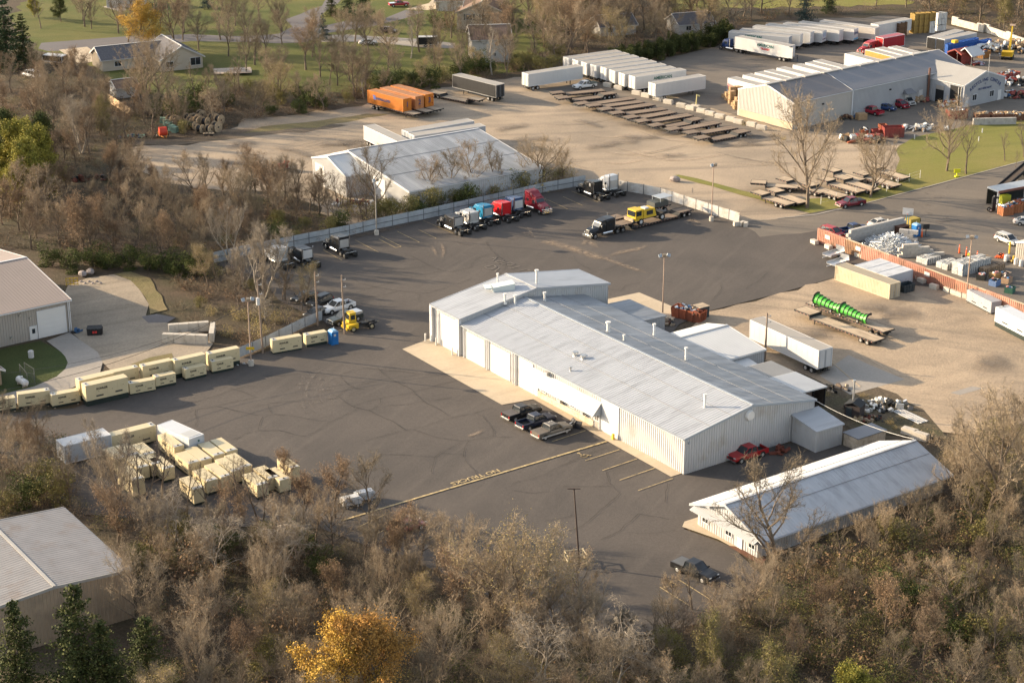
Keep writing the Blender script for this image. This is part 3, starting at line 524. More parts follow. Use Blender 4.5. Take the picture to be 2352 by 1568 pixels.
for x in (4.95, 7.3): b.box((x + .1) if x < 6 else x, 26.1, 0, .25, 5.0, 1.7)
b.box(6.2, 23.6, 0, 2.5, .25, 1.7); b.box(6.2, 28.6, 0, 2.5, .25, 1.7); P('wall', b, M_brick, t)
b = MB(); b.box(6.2, 26.1, 1.72, 2.9, 5.4, .12); P('roof', b, M_roofG, t)

# ---- long white shed in the right foreground
FM = TR(22.57, 206.14, 0, 35.3)
t = T('white_shed', 'long white shed with bright ribbed roof and small awning in foreground', 'shed', FM.to_translation(), RAD(35.3))
gable(t, TR(0, -10.7), 31.2, 10.7, 3.0, 4.95, M_wall, M_roofA, M_roofW, yr=5.5, oh=1.1, ohx=.5, tm=M_roofA, walls='frxl')  # lit slope white, far slope greyer: light and shade put into the colours
LM = TR(0, 0, 0, -90)                                   # wall frame on the near gable: x runs along it
b = MB(); b.M = LM; b.rib((-.3, -1.2, 2.35), (11.2, -1.2, 2.35), (-.3, -.03, 2.85), (11.2, -.03, 2.85), .3, .03); b.box(5.45, -.6, 2.28, 11.4, 1.15, .05); P('awning', b, M_wall, t)
for x0 in (.9, 5.1, 9.2): opening(t, LM, x0, x0 + 1.0, 1.0, 2.0, M_glass, 'window')
opening(t, LM, 7.0, 7.95, .05, 2.1, M_door, 'side_door')
b = MB(); b.box(-.25, -2.1, 3.3, .4, .7, .5); P('air_conditioner', b, M_bgrey, t)

# ---- tan shed on the left
LS = TR(-68.2, 273.0, 0, -143.5)
t = T('tan_shed', 'tan metal shed with large white door at the left edge', 'shed', LS.to_translation(), RAD(-143.5))
gable(t, TR(40, 0, 0, 180), 40, 32, 5.3, 7.6, M_tan, M_roofT, None, yr=16.2, oh=.45, ohx=.4, walls='frxl', pitch=.3)
DM = TR(0, 0, 0, 180)                                   # the door wall faces local +y
opening(t, DM, -5.05, -.75, .05, 4.25, M_door, panels=6, frame=.18)
o = opening(t, DM, -6.5, -5.45, .05, 2.15, M_door, 'side_door')
b = MB(); b.M = DM; b.box(-5.95, -.1, 1.05, .5, .03, .75); P('pane', b, M_glass, o)
for x, z in ((-7.9, 4.3), (-9.6, 1.0), (-6.3, 3.5)): b = MB(); b.M = DM; b.box(x, -.15, z, .28, .25, .3); P('wall_lamp', b, M_steel, t)
for x in (-.15, .1): b = MB(); b.M = DM; b.tube((x, -.15, 0), (x, -.15, 5.1), .08, n=8); P('downspout', b, M_trim, t)

# ---- grey roofed shed bottom left
BLM = TR(-41.6, 183.6, 0, 125.15)
t = T('grey_roofed_shed', 'beige shed with stained grey ribbed roof in the bottom left corner', 'shed', BLM.to_translation(), RAD(125.15))
gable(t, TR(0, 0), 18.6, 17.6, 5.9, 6.5, M_beige, M_roofD, None, yr=8.8, oh=.05, ohx=.12, walls='frxl', pitch=.32, tm=M_roofL)

# ---- white building beyond the fence
MM = TR(-35.3, 351.0, 0, 34)
t = T('white_warehouse', 'white gabled warehouse behind the truck fence, bare trees in front', 'warehouse', MM.to_translation(), RAD(34))
gable(t, TR(0, -6.9), 4.4, 13.4, 4.2, 6.5, M_wall, M_roofW, M_roofW, yr=6.9, ze2=4.9, walls='fl', oh=.1)
gable(t, TR(4.5, -22.7), 29.8, 29.2, 4.3, 7.0, M_wall, M_roofB, M_roofW, yr=22.7, ze2=4.9, walls='frxl', oh=.15)  # sunward slope white, other slope grey: sun and shade painted into the roof
WM = TR(0, 0, 0, -90)
opening(t, WM, -5.2, -1.6, .05, 4.1, M_door, panels=5)
opening(t, TR(4.5, 0, 0, -90), 9.4, 13.8, .05, 4.2, M_door, panels=5)

# ---- recycling building, upper right
RM = TR(60.3, 396.3, 0, 38.3)
t = T('recycling_building', 'L shaped grey steel building with dark roof and blue lettered gable', 'warehouse', RM.to_translation(), RAD(38.3))
gable(t, TR(0, 0), 18.6, 16.6, 6.0, 8.5, M_wgrey, M_roofBr, None, walls='frl', yr=8.0, oh=.1, ohx=0, ridge=False)
gable(t, TR(18.6, 0), 38.4, 16.6, 6.05, 8.55, M_bgrey, M_roofG, None, walls='frx', yr=8.0, oh=.1, ohx=0, ridge=False)
gable(t, TR(44.5, 7.9, 0, -90), 18.2, 14.3, 5.2, 7.5, M_bgrey, M_roofL, None, walls='frx', oh=.1, ohx=.05, ridge=False)
for x in range(2, 55, 6): b = MB(); b.box(x, 8.0, 8.53, 5, .9, .22); P('ridge_vent', b, M_roofL, t)
b = MB(); b.box(-.05, 8.0, 0, .1, 16.4, 1.6); P('concrete_base', b, M_conc, t)
WL = TR(44.5, 0, 0, -90)                                # wing wall with the big doors, x counts towards the gable
for x0, x1, zt, nm in ((2.2, 4.6, 4.0, 'loading_door'), (6.3, 9.6, 4.7, 'loading_door')): opening(t, WL, x0, x1, .04, zt, M_dark, nm, fm=M_gtrim)
b = MB(); b.M = WL; b.box(3.4, -.12, 3.0, 2.3, .05, 1.0); P('roller_shutter', b, M_tan, t)
WG = TR(44.5, -10.3)                                    # lettered gable, x runs to the right
for x0 in (2.9, 9.0): opening(t, WG, x0, x0 + 1.4, 1.3, 2.6, M_glass, 'window')
for x0 in (.3, 12.0): opening(t, WG, x0, x0 + 1.05, .05, 2.3, M_door, 'side_door')
M_blue = mat('blue_lettering', (.03, .05, .14), .6, var=0)
for i, ch in enumerate('RECYCLING CENTER'):
    a = RAD(126 - i * 4.9); R_ = 8.6
    if ch != ' ': text(ch, 1.0, M_blue, t, (44.5 + 7.15 + R_ * math.cos(a), -10.38, -3.05 + R_ * math.sin(a)), (HP, HP - a, 0), .03)
text('BUY HERE NOW', .62, M_blue, t, (51.6, -10.38, 3.6), (HP, 0, 0), .02)
text('*', 1.1, M_blue, t, (51.6, -10.38, 4.35), (HP, 0, 0), .03)
opening(t, I4, 36.6, 37.6, .05, 2.2, M_door, 'side_door'); opening(t, I4, 41.2, 42.4, .05, 2.6, M_door, 'side_door')
b = MB(); b.hexa([(35.6, -1.5, 2.7), (38.8, -1.5, 2.7), (38.8, -.03, 2.7), (35.6, -.03, 2.7), (35.6, -1.5, 2.8), (38.8, -1.5, 2.8), (38.4, -.03, 3.6), (36.0, -.03, 3.6)]); P('door_canopy', b, M_roofG, t)
for x in (9.3, 31.2): b = MB(); b.box(x, -.15, 4.2, .4, .3, .3); P('wall_lamp', b, M_black, t)
b = MB(); b.box(18.7, -.12, 0, .3, .18, 5.9); P('downspout', b, M_trim, t)
b = MB(); b.box(38, -.06, 0, 37, .1, 1.1); P('concrete_base', b, M_bgrey, t)
pipe(t, 44.0, -.4, 1, 6.5, .25, mat('rusty_duct', (.16, .085, .06), .8, var=.2), False, 'rusty_duct')
b = MB(); b.tube((51.6, -10.9, 6.5), (51.6, -10.9, 11.5), .04, n=6); P('flag_pole', b, M_pipe, t)
for x in (57.0, 57.7): b = MB(); b.M = WL; b.tube((x - 48.2, -.2, 0), (x - 48.2, -.2, 4.6), .09, n=6); P('flue_pipe', b, M_pipe, t)

# ---- houses of the upper left
M_shing = mat('grey_shingles', (.105, .10, .105), .9, var=.18, scale=2.5, bump=.4)
M_shingb = mat('brown_shingles', (.17, .115, .085), .9, var=.18, scale=2.5, bump=.4)
M_siding = mat('cream_siding', (.48, .42, .34), .7, var=.05, scale=.5)
M_sidw = mat('white_siding', (.50, .485, .46), .7, var=.05, scale=.5)
def house(label, M, L, W_, ze, zr, wm, rm, wins=(), side='f', doors=(), cat='house', name='house', oh=.5, root=None):
    t = root or T(name, label, cat, M.to_translation(), M.to_euler().z)
    gable(t, I4, L, W_, ze, zr, wm, rm, None, oh=oh, ohx=oh, wp=.25, pitch=.6, tm=M_sidw)
    for wall, x0, w, z0, z1 in wins: opening(t, {'f': I4, 'l': TR(0, W_, 0, -90), 'x': TR(L, 0, 0, 90)}[wall], x0, x0 + w, z0, z1, M_glass, 'window')
    for wall, x0, w, z1 in doors: opening(t, {'f': I4, 'l': TR(0, W_, 0, -90), 'x': TR(L, 0, 0, 90)}[wall], x0, x0 + w, .05, z1, M_door, 'door', panels=4)
    return t
p = at(480, 152); q = at(352, 186)
h1 = house('long low house with dark grey roof and cream gable behind bare trees', TR(-99.5, 452.5, 0, 28), 19, 9, 3.0, 5.2, M_siding, M_shing, wins=(('f', 3, 1.6, 1, 2.2), ('f', 9, 1.2, 1, 2.2), ('f', 14, 1.6, 1, 2.2)))
gable(h1, TR(12.5, 7.5, 0, -90), 14.5, 10.5, 3.1, 5.9, M_siding, M_shing, None, oh=.5, ohx=.5, wp=.25, pitch=.6, tm=M_sidw, walls='frx')
opening(h1, TR(12.5, -7.0), 1.2, 3.0, 1.0, 2.3, M_glass, 'window'); opening(h1, TR(12.5, -7.0), 7.4, 9.9, .9, 2.7, M_glass, 'window')
house('small white garage under the bare trees behind the cable reels', TR(-90.6, 424.6, 0, 30), 5.2, 5.5, 2.5, 3.8, M_sidw, M_shingb, cat='garage', name='garage', doors=(('l', 1.2, 2.8, 2.2),), oh=.35)
p = at(1065, 64)
h2 = house('cream two storey house with brown roof and dark window shutters', TR(p.x, p.y, 0, -6), 9.5, 15, 4.6, 6.9, M_siding, M_shingb, oh=.5)
gable(h2, TR(-1.4, 5, 0, -90), 7.5, 13.2, 4.7, 7.6, M_siding, M_shingb, None, oh=.6, ohx=.4, wp=.25, pitch=.6, tm=M_siding, walls='frx')
for x0 in (1.4, 5.6): 
    o = opening(h2, TR(-1.4, -2.5), x0 + 1.0, x0 + 2.7, 2.7, 4.1, M_glass, 'window')
    for xx in (x0 + .6, x0 + 3.1): b = MB(); b.M = TR(-1.4, -2.5); b.box(xx, -.08, 2.6, .45, .08, 1.6); P('shutter', b, mat('shutter_dark', (.06, .075, .075), .7), o)
p = at(1085, 145)
h3 = house('tall grey white house behind the tree belt with two small windows', TR(p.x, p.y, 0, 8), 9.6, 9.5, 6.0, 8.4, M_sidw, M_shingb, wins=(('f', 5.6, .7, 4.2, 5.0), ('f', 5.3, .6, 1.6, 2.4), ('f', 1.6, .7, 1.5, 2.3)))
p = at(1002, 26)
house('white garage with brown roof beside the red pickup', TR(p.x, p.y, 0, -2), 9.5, 8, 3.2, 5.4, M_sidw, M_shingb, cat='garage', name='garage', doors=(('l', 2.0, 4.5, 2.6),))
p = at(246, 18)
house('white house with an open garage at the top edge', TR(p.x, p.y, 0, 2), 10, 8, 3.4, 5.6, M_sidw, M_shing, doors=(('f', 1.6, 3.4, 2.5),))
for (u, v, lab) in ((1380, 85, 'small house with dark roof hidden among bare trees'), (1560, 80, 'small pale house behind the evergreen hedge')):
    p = at(u, v); house(lab, TR(p.x, p.y, 0, 20), 10, 8, 2.8, 4.8, M_sidw, M_shing, wins=(('f', 2, 1.4, 1, 2.1),))
p = at(-25, 862)
house('corner of a brown shingled house at the left edge', TR(p.x - 9, p.y - 1.6, 0, -52), 9, 8, 2.6, 4.6, M_beige, M_shingb, wins=())
# ---- wooden fence and deck of the long house
pa, pb = at(238, 228), at(300, 268)
t = T('board_fence', 'tan wooden board fence behind the garage', 'fence', pa, heading(pa, pb)); L_ = (pb - pa).length
for i in range(int(L_ / .6)): b = MB(); b.box(i * .6 + .29, 0, .05, .57, .04, 1.9 + (.05 if i % 2 else 0)); P('board', b, mat('cedar_boards', (.42, .30, .18), .8, var=.15, scale=2), t)
b = MB(); b.box(L_ / 2, .06, .5, L_, .06, .1); b.box(L_ / 2, .06, 1.5, L_, .06, .1); P('rail', b, MATS['cedar_boards'], t)
p = at(492, 176); t = T('deck', 'grey wooden deck with white railing beside the long house', 'deck', p, RAD(10))
b = MB(); b.box(4.5, 3, .5, 9, 6, .15); P('platform', b, mat('deck_boards', (.33, .27, .22), .8, var=.1), t)
for i in range(7): b = MB(); b.box(i * 1.5, 0, .65, .1, .1, 1.0); P('railing_post', b, M_sidw, t)
b = MB(); b.box(4.5, 0, 1.6, 9.1, .08, .08); b.box(4.5, 0, 1.1, 9.1, .05, .05); P('railing', b, M_sidw, t)

# ================================================================== VEHICLES
def paint(name, col, rough=.32, var=.05): return mat('paint_' + name, col, rough, 0, var=var, scale=.8, spec=.5, col2=tuple(c * .8 + .02 for c in col), mix=.15, mscale=1.5)
M_tyre_r = mat('tyre_rubber', (.022, .021, .020), .85, var=.15)
M_rim = mat('alloy_rim', (.55, .54, .52), .35, .6, var=.08)
M_chrome = mat('chrome', (.72, .71, .69), .16, .95, var=.03)
M_alu = mat('aluminium', (.58, .58, .57), .35, .75, var=.08, scale=1.5)
M_frame = mat('chassis_black', (.022, .022, .022), .65, var=.2, scale=2)
M_red = mat('tail_lamp_red', (.30, .012, .012), .25, var=0)
M_lamp = mat('lamp_glass', (.55, .55, .52), .15, var=0, spec=.6)
M_wood = mat('weathered_planks', (.22, .165, .12), .9, var=.25, scale=2.0, col2=(.13, .10, .08), mix=.5, mscale=1.2, stretch=(.15, 1, 1))
M_woodl = mat('pale_planks', (.40, .315, .225), .9, var=.25, scale=2.0, col2=(.26, .20, .14), mix=.5, mscale=1.2, stretch=(.15, 1, 1))
MESH = {}
def cmesh(key, fn):
    if key not in MESH: MESH[key] = fn()
    return MESH[key]
def wheel(parent, x, y, r=.38, w=.25, rim=True, rm=None, z=None):
    def ty():
        b = MB(); b.tube((0, -w / 2, 0), (0, w / 2, 0), r, n=16); return b.mesh('wheel', M_tyre_r)
    def ri():
        b = MB()
        for s in (-1, 1): b.tube((0, s * w / 2 * .9, 0), (0, s * (w / 2 + .012), 0), r * .60, r * .52, n=12)
        return b.mesh('rim', rm or M_rim)
    o = link('wheel', cmesh(('wh', r, w), ty), parent, (x, y, r if z is None else z))
    if rim: link('rim', cmesh(('ri', r, w, (rm or M_rim).name), ri), o)
    return o
def ring(x, hw, z0, z1, tw=.92, ch=.08):
    """car body cross-section at x: half width, sill and top heights"""
    zm = z0 + (z1 - z0) * .6
    return [(x, -hw * .93, z0), (x, hw * .93, z0), (x, hw, z0 + .15), (x, hw, zm), (x, hw * tw, z1 - ch * .3), (x, hw * tw * .9, z1), (x, -hw * tw * .9, z1), (x, -hw * tw, z1 - ch * .3), (x, -hw, zm), (x, -hw, z0 + .15)]
def glasshouse(root, pts_lo, pts_hi, zl, zh, body, roofmat=None):
    """pts: (x_rear, x_front, half width); panes slope between the two outlines"""
    (a0, a1, aw), (b0, b1, bw) = pts_lo, pts_hi
    lo = [(a0, -aw, zl), (a1, -aw * .92, zl), (a1, aw * .92, zl), (a0, aw, zl)]; hi = [(b0, -bw, zh), (b1, -bw, zh), (b1, bw, zh), (b0, bw, zh)]
    b = MB(); b.hexa(lo + hi); P('windows', b, M_glass, root)
    b = MB(); cx0, cx1 = b0 - .03, b1 + .03
    b.hexa([(cx0, -bw - .02, zh - .03), (cx1, -bw - .02, zh - .03), (cx1, bw + .02, zh - .03), (cx0, bw + .02, zh - .03), (cx0 + .08, -bw + .1, zh + .06), (cx1 - .12, -bw + .1, zh + .06), (cx1 - .12, bw - .1, zh + .06), (cx0 + .08, bw - .1, zh + .06)])
    for i in range(4): b.tube(lo[i], hi[i], .055, n=5)
    for t in (.36, .66) if (b1 - b0) > 1.5 else (.5,):
        for s in (-1, 1):
            p = Vector((a0 + (a1 - a0) * t, s * (aw + .0), zl)); q = Vector((b0 + (b1 - b0) * t, s * (bw + .01), zh)); b.tube(p, q, .045, n=5)
    P('roof', b, roofmat or body, root)
def car(kind, label, loc, rz, col, cname, group=None, two=None, name=None, cat=None, grp_tonneau=None, extras=True):
    body = paint(cname, col); lowm = paint(two[0], two[1]) if two else body
    L_ = {'pickup': 5.8, 'suv': 4.7, 'car': 4.6, 'van': 5.0}[kind]
    t = T(name or {'pickup': 'pickup_truck', 'suv': 'parked_suv', 'car': 'parked_car', 'van': 'van'}[kind], label, cat or {'pickup': 'pickup', 'suv': 'suv', 'car': 'car', 'van': 'van'}[kind], loc, rz, group)
    f = L_ / 2; hw = {'pickup': 1.0, 'suv': .95, 'car': .9, 'van': 1.0}[kind]; b = MB()
    if kind == 'pickup':
        b.loft([ring(-1.02, hw, .42, 1.12), ring(1.15, hw, .42, 1.14), ring(1.3, hw, .42, 1.16), ring(2.3, hw * .97, .45, 1.10), ring(2.75, hw * .93, .48, 1.02), ring(f, hw * .88, .5, .85)])
        b.box(-1.98, 0, .45, 1.9, 1.9, .25); b.box(-1.96, hw - .06, .45, 1.88, .12, .68); b.box(-1.96, -hw + .06, .45, 1.88, .12, .68); b.box(-f + .06, 0, .48, .1, 1.88, .62)
        P('body', b, body, t)
        b = MB(); b.box(-1.95, 0, .70, 1.84, 1.74, .03); P('bed_floor', b, M_frame, t)
        if grp_tonneau: b = MB(); b.hexa([(-f + .1, -hw + .1, 1.10), (-1.04, -hw + .1, 1.10), (-1.04, hw - .1, 1.10), (-f + .1, hw - .1, 1.10), (-f + .1, -hw + .1, 1.15), (-1.04, -hw + .1, 1.17), (-1.04, hw - .1, 1.17), (-f + .1, hw - .1, 1.15)]); P('bed_cover', b, grp_tonneau, t)
        glasshouse(t, (-1.02, 1.28, hw * .90), (-.88, .52, hw * .74), 1.12, 1.78, body)
        ax, r = 1.82, .40
        if two: b = MB(); b.box(0, hw + .01, .42, 4.9, .03, .2); b.box(0, -hw - .01, .42, 4.9, .03, .2); P('lower_trim', b, lowm, t)
    else:
        if kind == 'suv': secs = [ring(-f, hw * .9, .5, .95), ring(-f + .15, hw * .95, .42, 1.08), ring(-.6, hw, .38, 1.1), ring(.9, hw, .38, 1.08), ring(1.6, hw * .97, .4, 1.0), ring(2.1, hw * .92, .42, .9), ring(f, hw * .8, .45, .7)]
        elif kind == 'car': secs = [ring(-f, hw * .86, .45, .85), ring(-f + .2, hw * .94, .36, .98), ring(-1.2, hw, .32, 1.0), ring(.8, hw, .32, .98), ring(1.5, hw * .97, .34, .88), ring(2.0, hw * .92, .36, .78), ring(f, hw * .78, .4, .62)]
        else: secs = [ring(-f, hw * .95, .45, 1.1), ring(1.3, hw, .4, 1.12), ring(2.1, hw * .95, .42, 1.0), ring(f, hw * .85, .45, .8)]
        b.loft(secs); P('body', b, body, t)
        if kind == 'suv': glasshouse(t, (-f + .15, 1.35, hw * .9), (-f + .45, .5, hw * .74), 1.06, 1.66, body)
        elif kind == 'car': glasshouse(t, (-1.75, 1.35, hw * .9), (-1.05, .35, hw * .70), .96, 1.42, body)
        else: glasshouse(t, (-f + .1, 1.7, hw * .92), (-f + .25, .9, hw * .80), 1.1, 1.85, body)
        ax, r = 1.38, .34
    for sx in (-1, 1):
        for sy in (-1, 1): wheel(t, sx * ax if kind != 'pickup' else (1.85 if sx > 0 else -1.85), sy * (hw - .11), r, .25)
    b = MB()
    for sx in (-1, 1):
        for sy in (-1, 1):
            X = sx * ax if kind != 'pickup' else sx * 1.85
            b.tube((X, sy * (hw - .1), r + .04), (X, sy * (hw + .012), r + .04), r * 1.16, n=16)
    o = P('wheel_arch', b, M_frame, t); o['kind'] = 'stuff'
    for s in (-1, 1):
        b = MB(); b.box(f - .12, s * hw * .66, .68 if kind != 'pickup' else .82, .2, .34, .16); P('headlight', b, M_lamp, t)
        b = MB(); b.box(-f + .05, s * hw * .84, .75, .14, .16, .32 if kind != 'car' else .18); P('tail_light', b, M_red, t)
        b = MB(); b.box(1.0 if kind != 'pickup' else 1.05, s * (hw + .14), 1.05, .12, .24, .18); P('mirror', b, body, t)
    b = MB(); b.box(f - .02, 0, .62 if kind != 'pickup' else .68, .1, hw * 1.0, .26); P('grille', b, M_frame, t)
    bm = M_chrome if kind == 'pickup' else body
    b = MB(); b.box(f + .02, 0, .40, .16, hw * 1.75, .20); P('front_bumper', b, bm, t)
    b = MB(); b.box(-f - .03, 0, .42, .16, hw * 1.75, .18); P('rear_bumper', b, bm, t)
    return t
def pos2(a, b, z=0.0):
    """middle and heading of a thing whose rear is seen at a and front at b"""
    p, q = at(*a, z), at(*b, z); m = (p + q) / 2; m.z = 0; return m, heading(p, q)
def t4(o, x, y): return (o[0] + x / 4.0, o[1] + y / 4.0)
A1, A2, A3, A4, B1, B4, C4, D1, D4 = (0, 0), (588, 0), (1176, 0), (1764, 0), (0, 392), (1764, 392), (1764, 784), (0, 1176), (1764, 1176)

def tractor(label, loc, rz, col, cname, sleeper='high', rear=None, group=None, hood=True, bull=False, chrome=True, fairing=None):
    body = paint(cname, col); t = T('semi_tractor', label, 'truck', loc, rz, group); rm = M_chrome if chrome else M_alu
    b = MB(); b.box(-.6, .43, .78, 7.0, .12, .26); b.box(-.6, -.43, .78, 7.0, .12, .26)
    for x in (-4.0, -2.6, -1.4, 1.5): b.box(x, 0, .82, .15, .8, .2)
    P('frame', b, M_frame, t)
    if hood:
        b = MB(); b.loft([[(1.7, -1.0, .95), (1.7, 1.0, .95), (1.7, 1.0, 1.55), (1.7, .72, 2.02), (1.7, -.72, 2.02), (1.7, -1.0, 1.55)], [(2.9, -.98, .95), (2.9, .98, .95), (2.9, .96, 1.42), (2.9, .62, 1.88), (2.9, -.62, 1.88), (2.9, -.96, 1.42)], [(3.55, -.72, .8), (3.55, .72, .8), (3.55, .7, 1.35), (3.55, .5, 1.72), (3.55, -.5, 1.72), (3.55, -.7, 1.35)]]); P('hood', b, body, t)
        b = MB(); b.box(3.58, 0, .85, .08, .92, .82); P('grille', b, M_chrome, t)
        for s in (-1, 1):
            b = MB(); b.side([(2.0, .95), (2.0, 1.2), (2.3, 1.34), (2.9, 1.34), (3.4, 1.15), (3.45, .8), (3.1, .8), (2.95, 1.05), (2.25, 1.05)], s * .78, s * 1.2); P('fender', b, body, t)
            b = MB(); b.box(3.42, s * .86, 1.0, .16, .3, .22); P('headlight', b, M_lamp, t)
    b = MB(); b.box(3.66 if hood else 2.4, 0, .42, .18, 2.35, .38); P('front_bumper', b, M_chrome if chrome else body, t)
    if bull:
        b = MB()
        for z in (.55, .85, 1.15): b.tube((3.85, -1.0, z), (3.85, 1.0, z), .05)
        for y in (-1, -.4, .4, 1): b.tube((3.85, y, .45), (3.85, y, 1.2), .05)
        P('bull_bar', b, M_chrome, t)
    c0, c1 = (.1, 1.75) if hood else (.3, 2.3)
    b = MB(); b.loft([[(c0, -1.08, .9), (c0, 1.08, .9), (c0, 1.08, 2.2), (c0, 1.0, 2.85), (c0, -1.0, 2.85), (c0, -1.08, 2.2)], [(c1 - .45, -1.05, .9), (c1 - .45, 1.05, .9), (c1 - .45, 1.05, 2.1), (c1 - .55, .92, 2.82), (c1 - .55, -.92, 2.82), (c1 - .45, -1.05, 2.1)], [(c1, -1.0, .9), (c1, 1.0, .9), (c1, 1.0, 1.9), (c1 - .04, .9, 1.96), (c1 - .04, -.9, 1.96), (c1, -1.0, 1.9)]]); P('cab', b, body, t)
    b = MB(); b.quad((c1 + .0, -.86, 1.98), (c1 + .0, .86, 1.98), (c1 - .50, .82, 2.72), (c1 - .50, -.82, 2.72)); b.M = None; P('windshield', b, M_glass, t)
    for s in (-1, 1):
        b = MB(); b.box(c0 + .72, s * 1.075, 1.75, .8, .03, .62); P('door_window', b, M_glass, t)
        b = MB(); b.box(c1 - .35, s * 1.32, 1.85, .12, .1, .62); b.tube((c1 - .35, s * 1.0, 2.3), (c1 - .35, s * 1.3, 2.3), .025, n=5); P('mirror', b, M_chrome, t)
    zr = {'high': 3.75, 'mid': 3.25, 'flat': 2.95, 'none': 0}[sleeper]
    if zr:
        s0, s1 = -1.85, .08; zf = min(zr, 2.95)
        b = MB(); b.loft([[(s0, -1.15, .95), (s0, 1.15, .95), (s0, 1.15, zr - .2), (s0, .95, zr), (s0, -.95, zr), (s0, -1.15, zr - .2)], [(-.5, -1.15, .95), (-.5, 1.15, .95), (-.5, 1.15, zr - .25), (-.5, .92, zr - .04), (-.5, -.92, zr - .04), (-.5, -1.15, zr - .25)], [(s1, -1.12, .95), (s1, 1.12, .95), (s1, 1.12, zf - .2), (s1, .9, zf + (zr - zf) * .55), (s1, -.9, zf + (zr - zf) * .55), (s1, -1.12, zf - .2)]])
        P('sleeper', b, body, t)
        if zr > 3.2: b = MB(); b.loft([[(s1 + .01, -.9, 2.84), (s1 + .01, .9, 2.84), (s1 + .01, .9, zf + (zr - zf) * .5), (s1 + .01, -.9, zf + (zr - zf) * .5)], [(c1 - .6, -.75, 2.84), (c1 - .6, .75, 2.84), (c1 - .6, .7, 2.95), (c1 - .6, -.7, 2.95)]]); P('roof_fairing', b, body, t)
        rmat = rear or body
        b = MB(); b.box(s0 - .08, 0, 1.35, .14, 1.75, 1.45)
        for k in range(4): b.box(s0 - .16, 0, 1.45 + k * .33, .04, 1.5, .2)
        P('headache_rack', b, rmat, t)
        for s in (-1, 1): b = MB(); b.box(-.85, s * 1.155, 1.9, .55, .02, .45); P('sleeper_window', b, M_glass, t)
    sx = -1.95 if zr else -.1
    for s in (-1, 1):
        b = MB(); b.tube((sx + (.0 if zr else 0), s * 1.05, 1.0), (sx, s * 1.05, (zr or 2.9) + .35), .085, n=8); P('exhaust_stack', b, M_chrome, t)
        b = MB(); b.tube((-1.3, s * .92, .72), (.9, s * .92, .72), .33, n=14); P('fuel_tank', b, M_chrome if chrome else M_alu, t)
    for s in (-1, 1):
        wheel(t, 2.65, s * 1.0, .51, .30, True, rm)
        for x in (-2.55, -3.85): wheel(t, x, s * .92, .51, .56, True, rm)
        b = MB(); b.box(-4.3, s * .92, .35, .03, .6, .7); P('mud_flap', b, M_frame, t)
        b = MB(); b.box(-4.12, s * .55, 1.0, .08, 1.1, .08); P('tail_bar', b, M_chrome, t)
    b = MB(); b.tube((-3.1, 0, 1.06), (-3.1, 0, 1.18), .48, n=14); P('fifth_wheel', b, M_frame, t)
    b = MB(); b.box(-2.05, 0, 1.0, .5, .8, .12); P('deck_plate', b, M_alu, t)
    return t

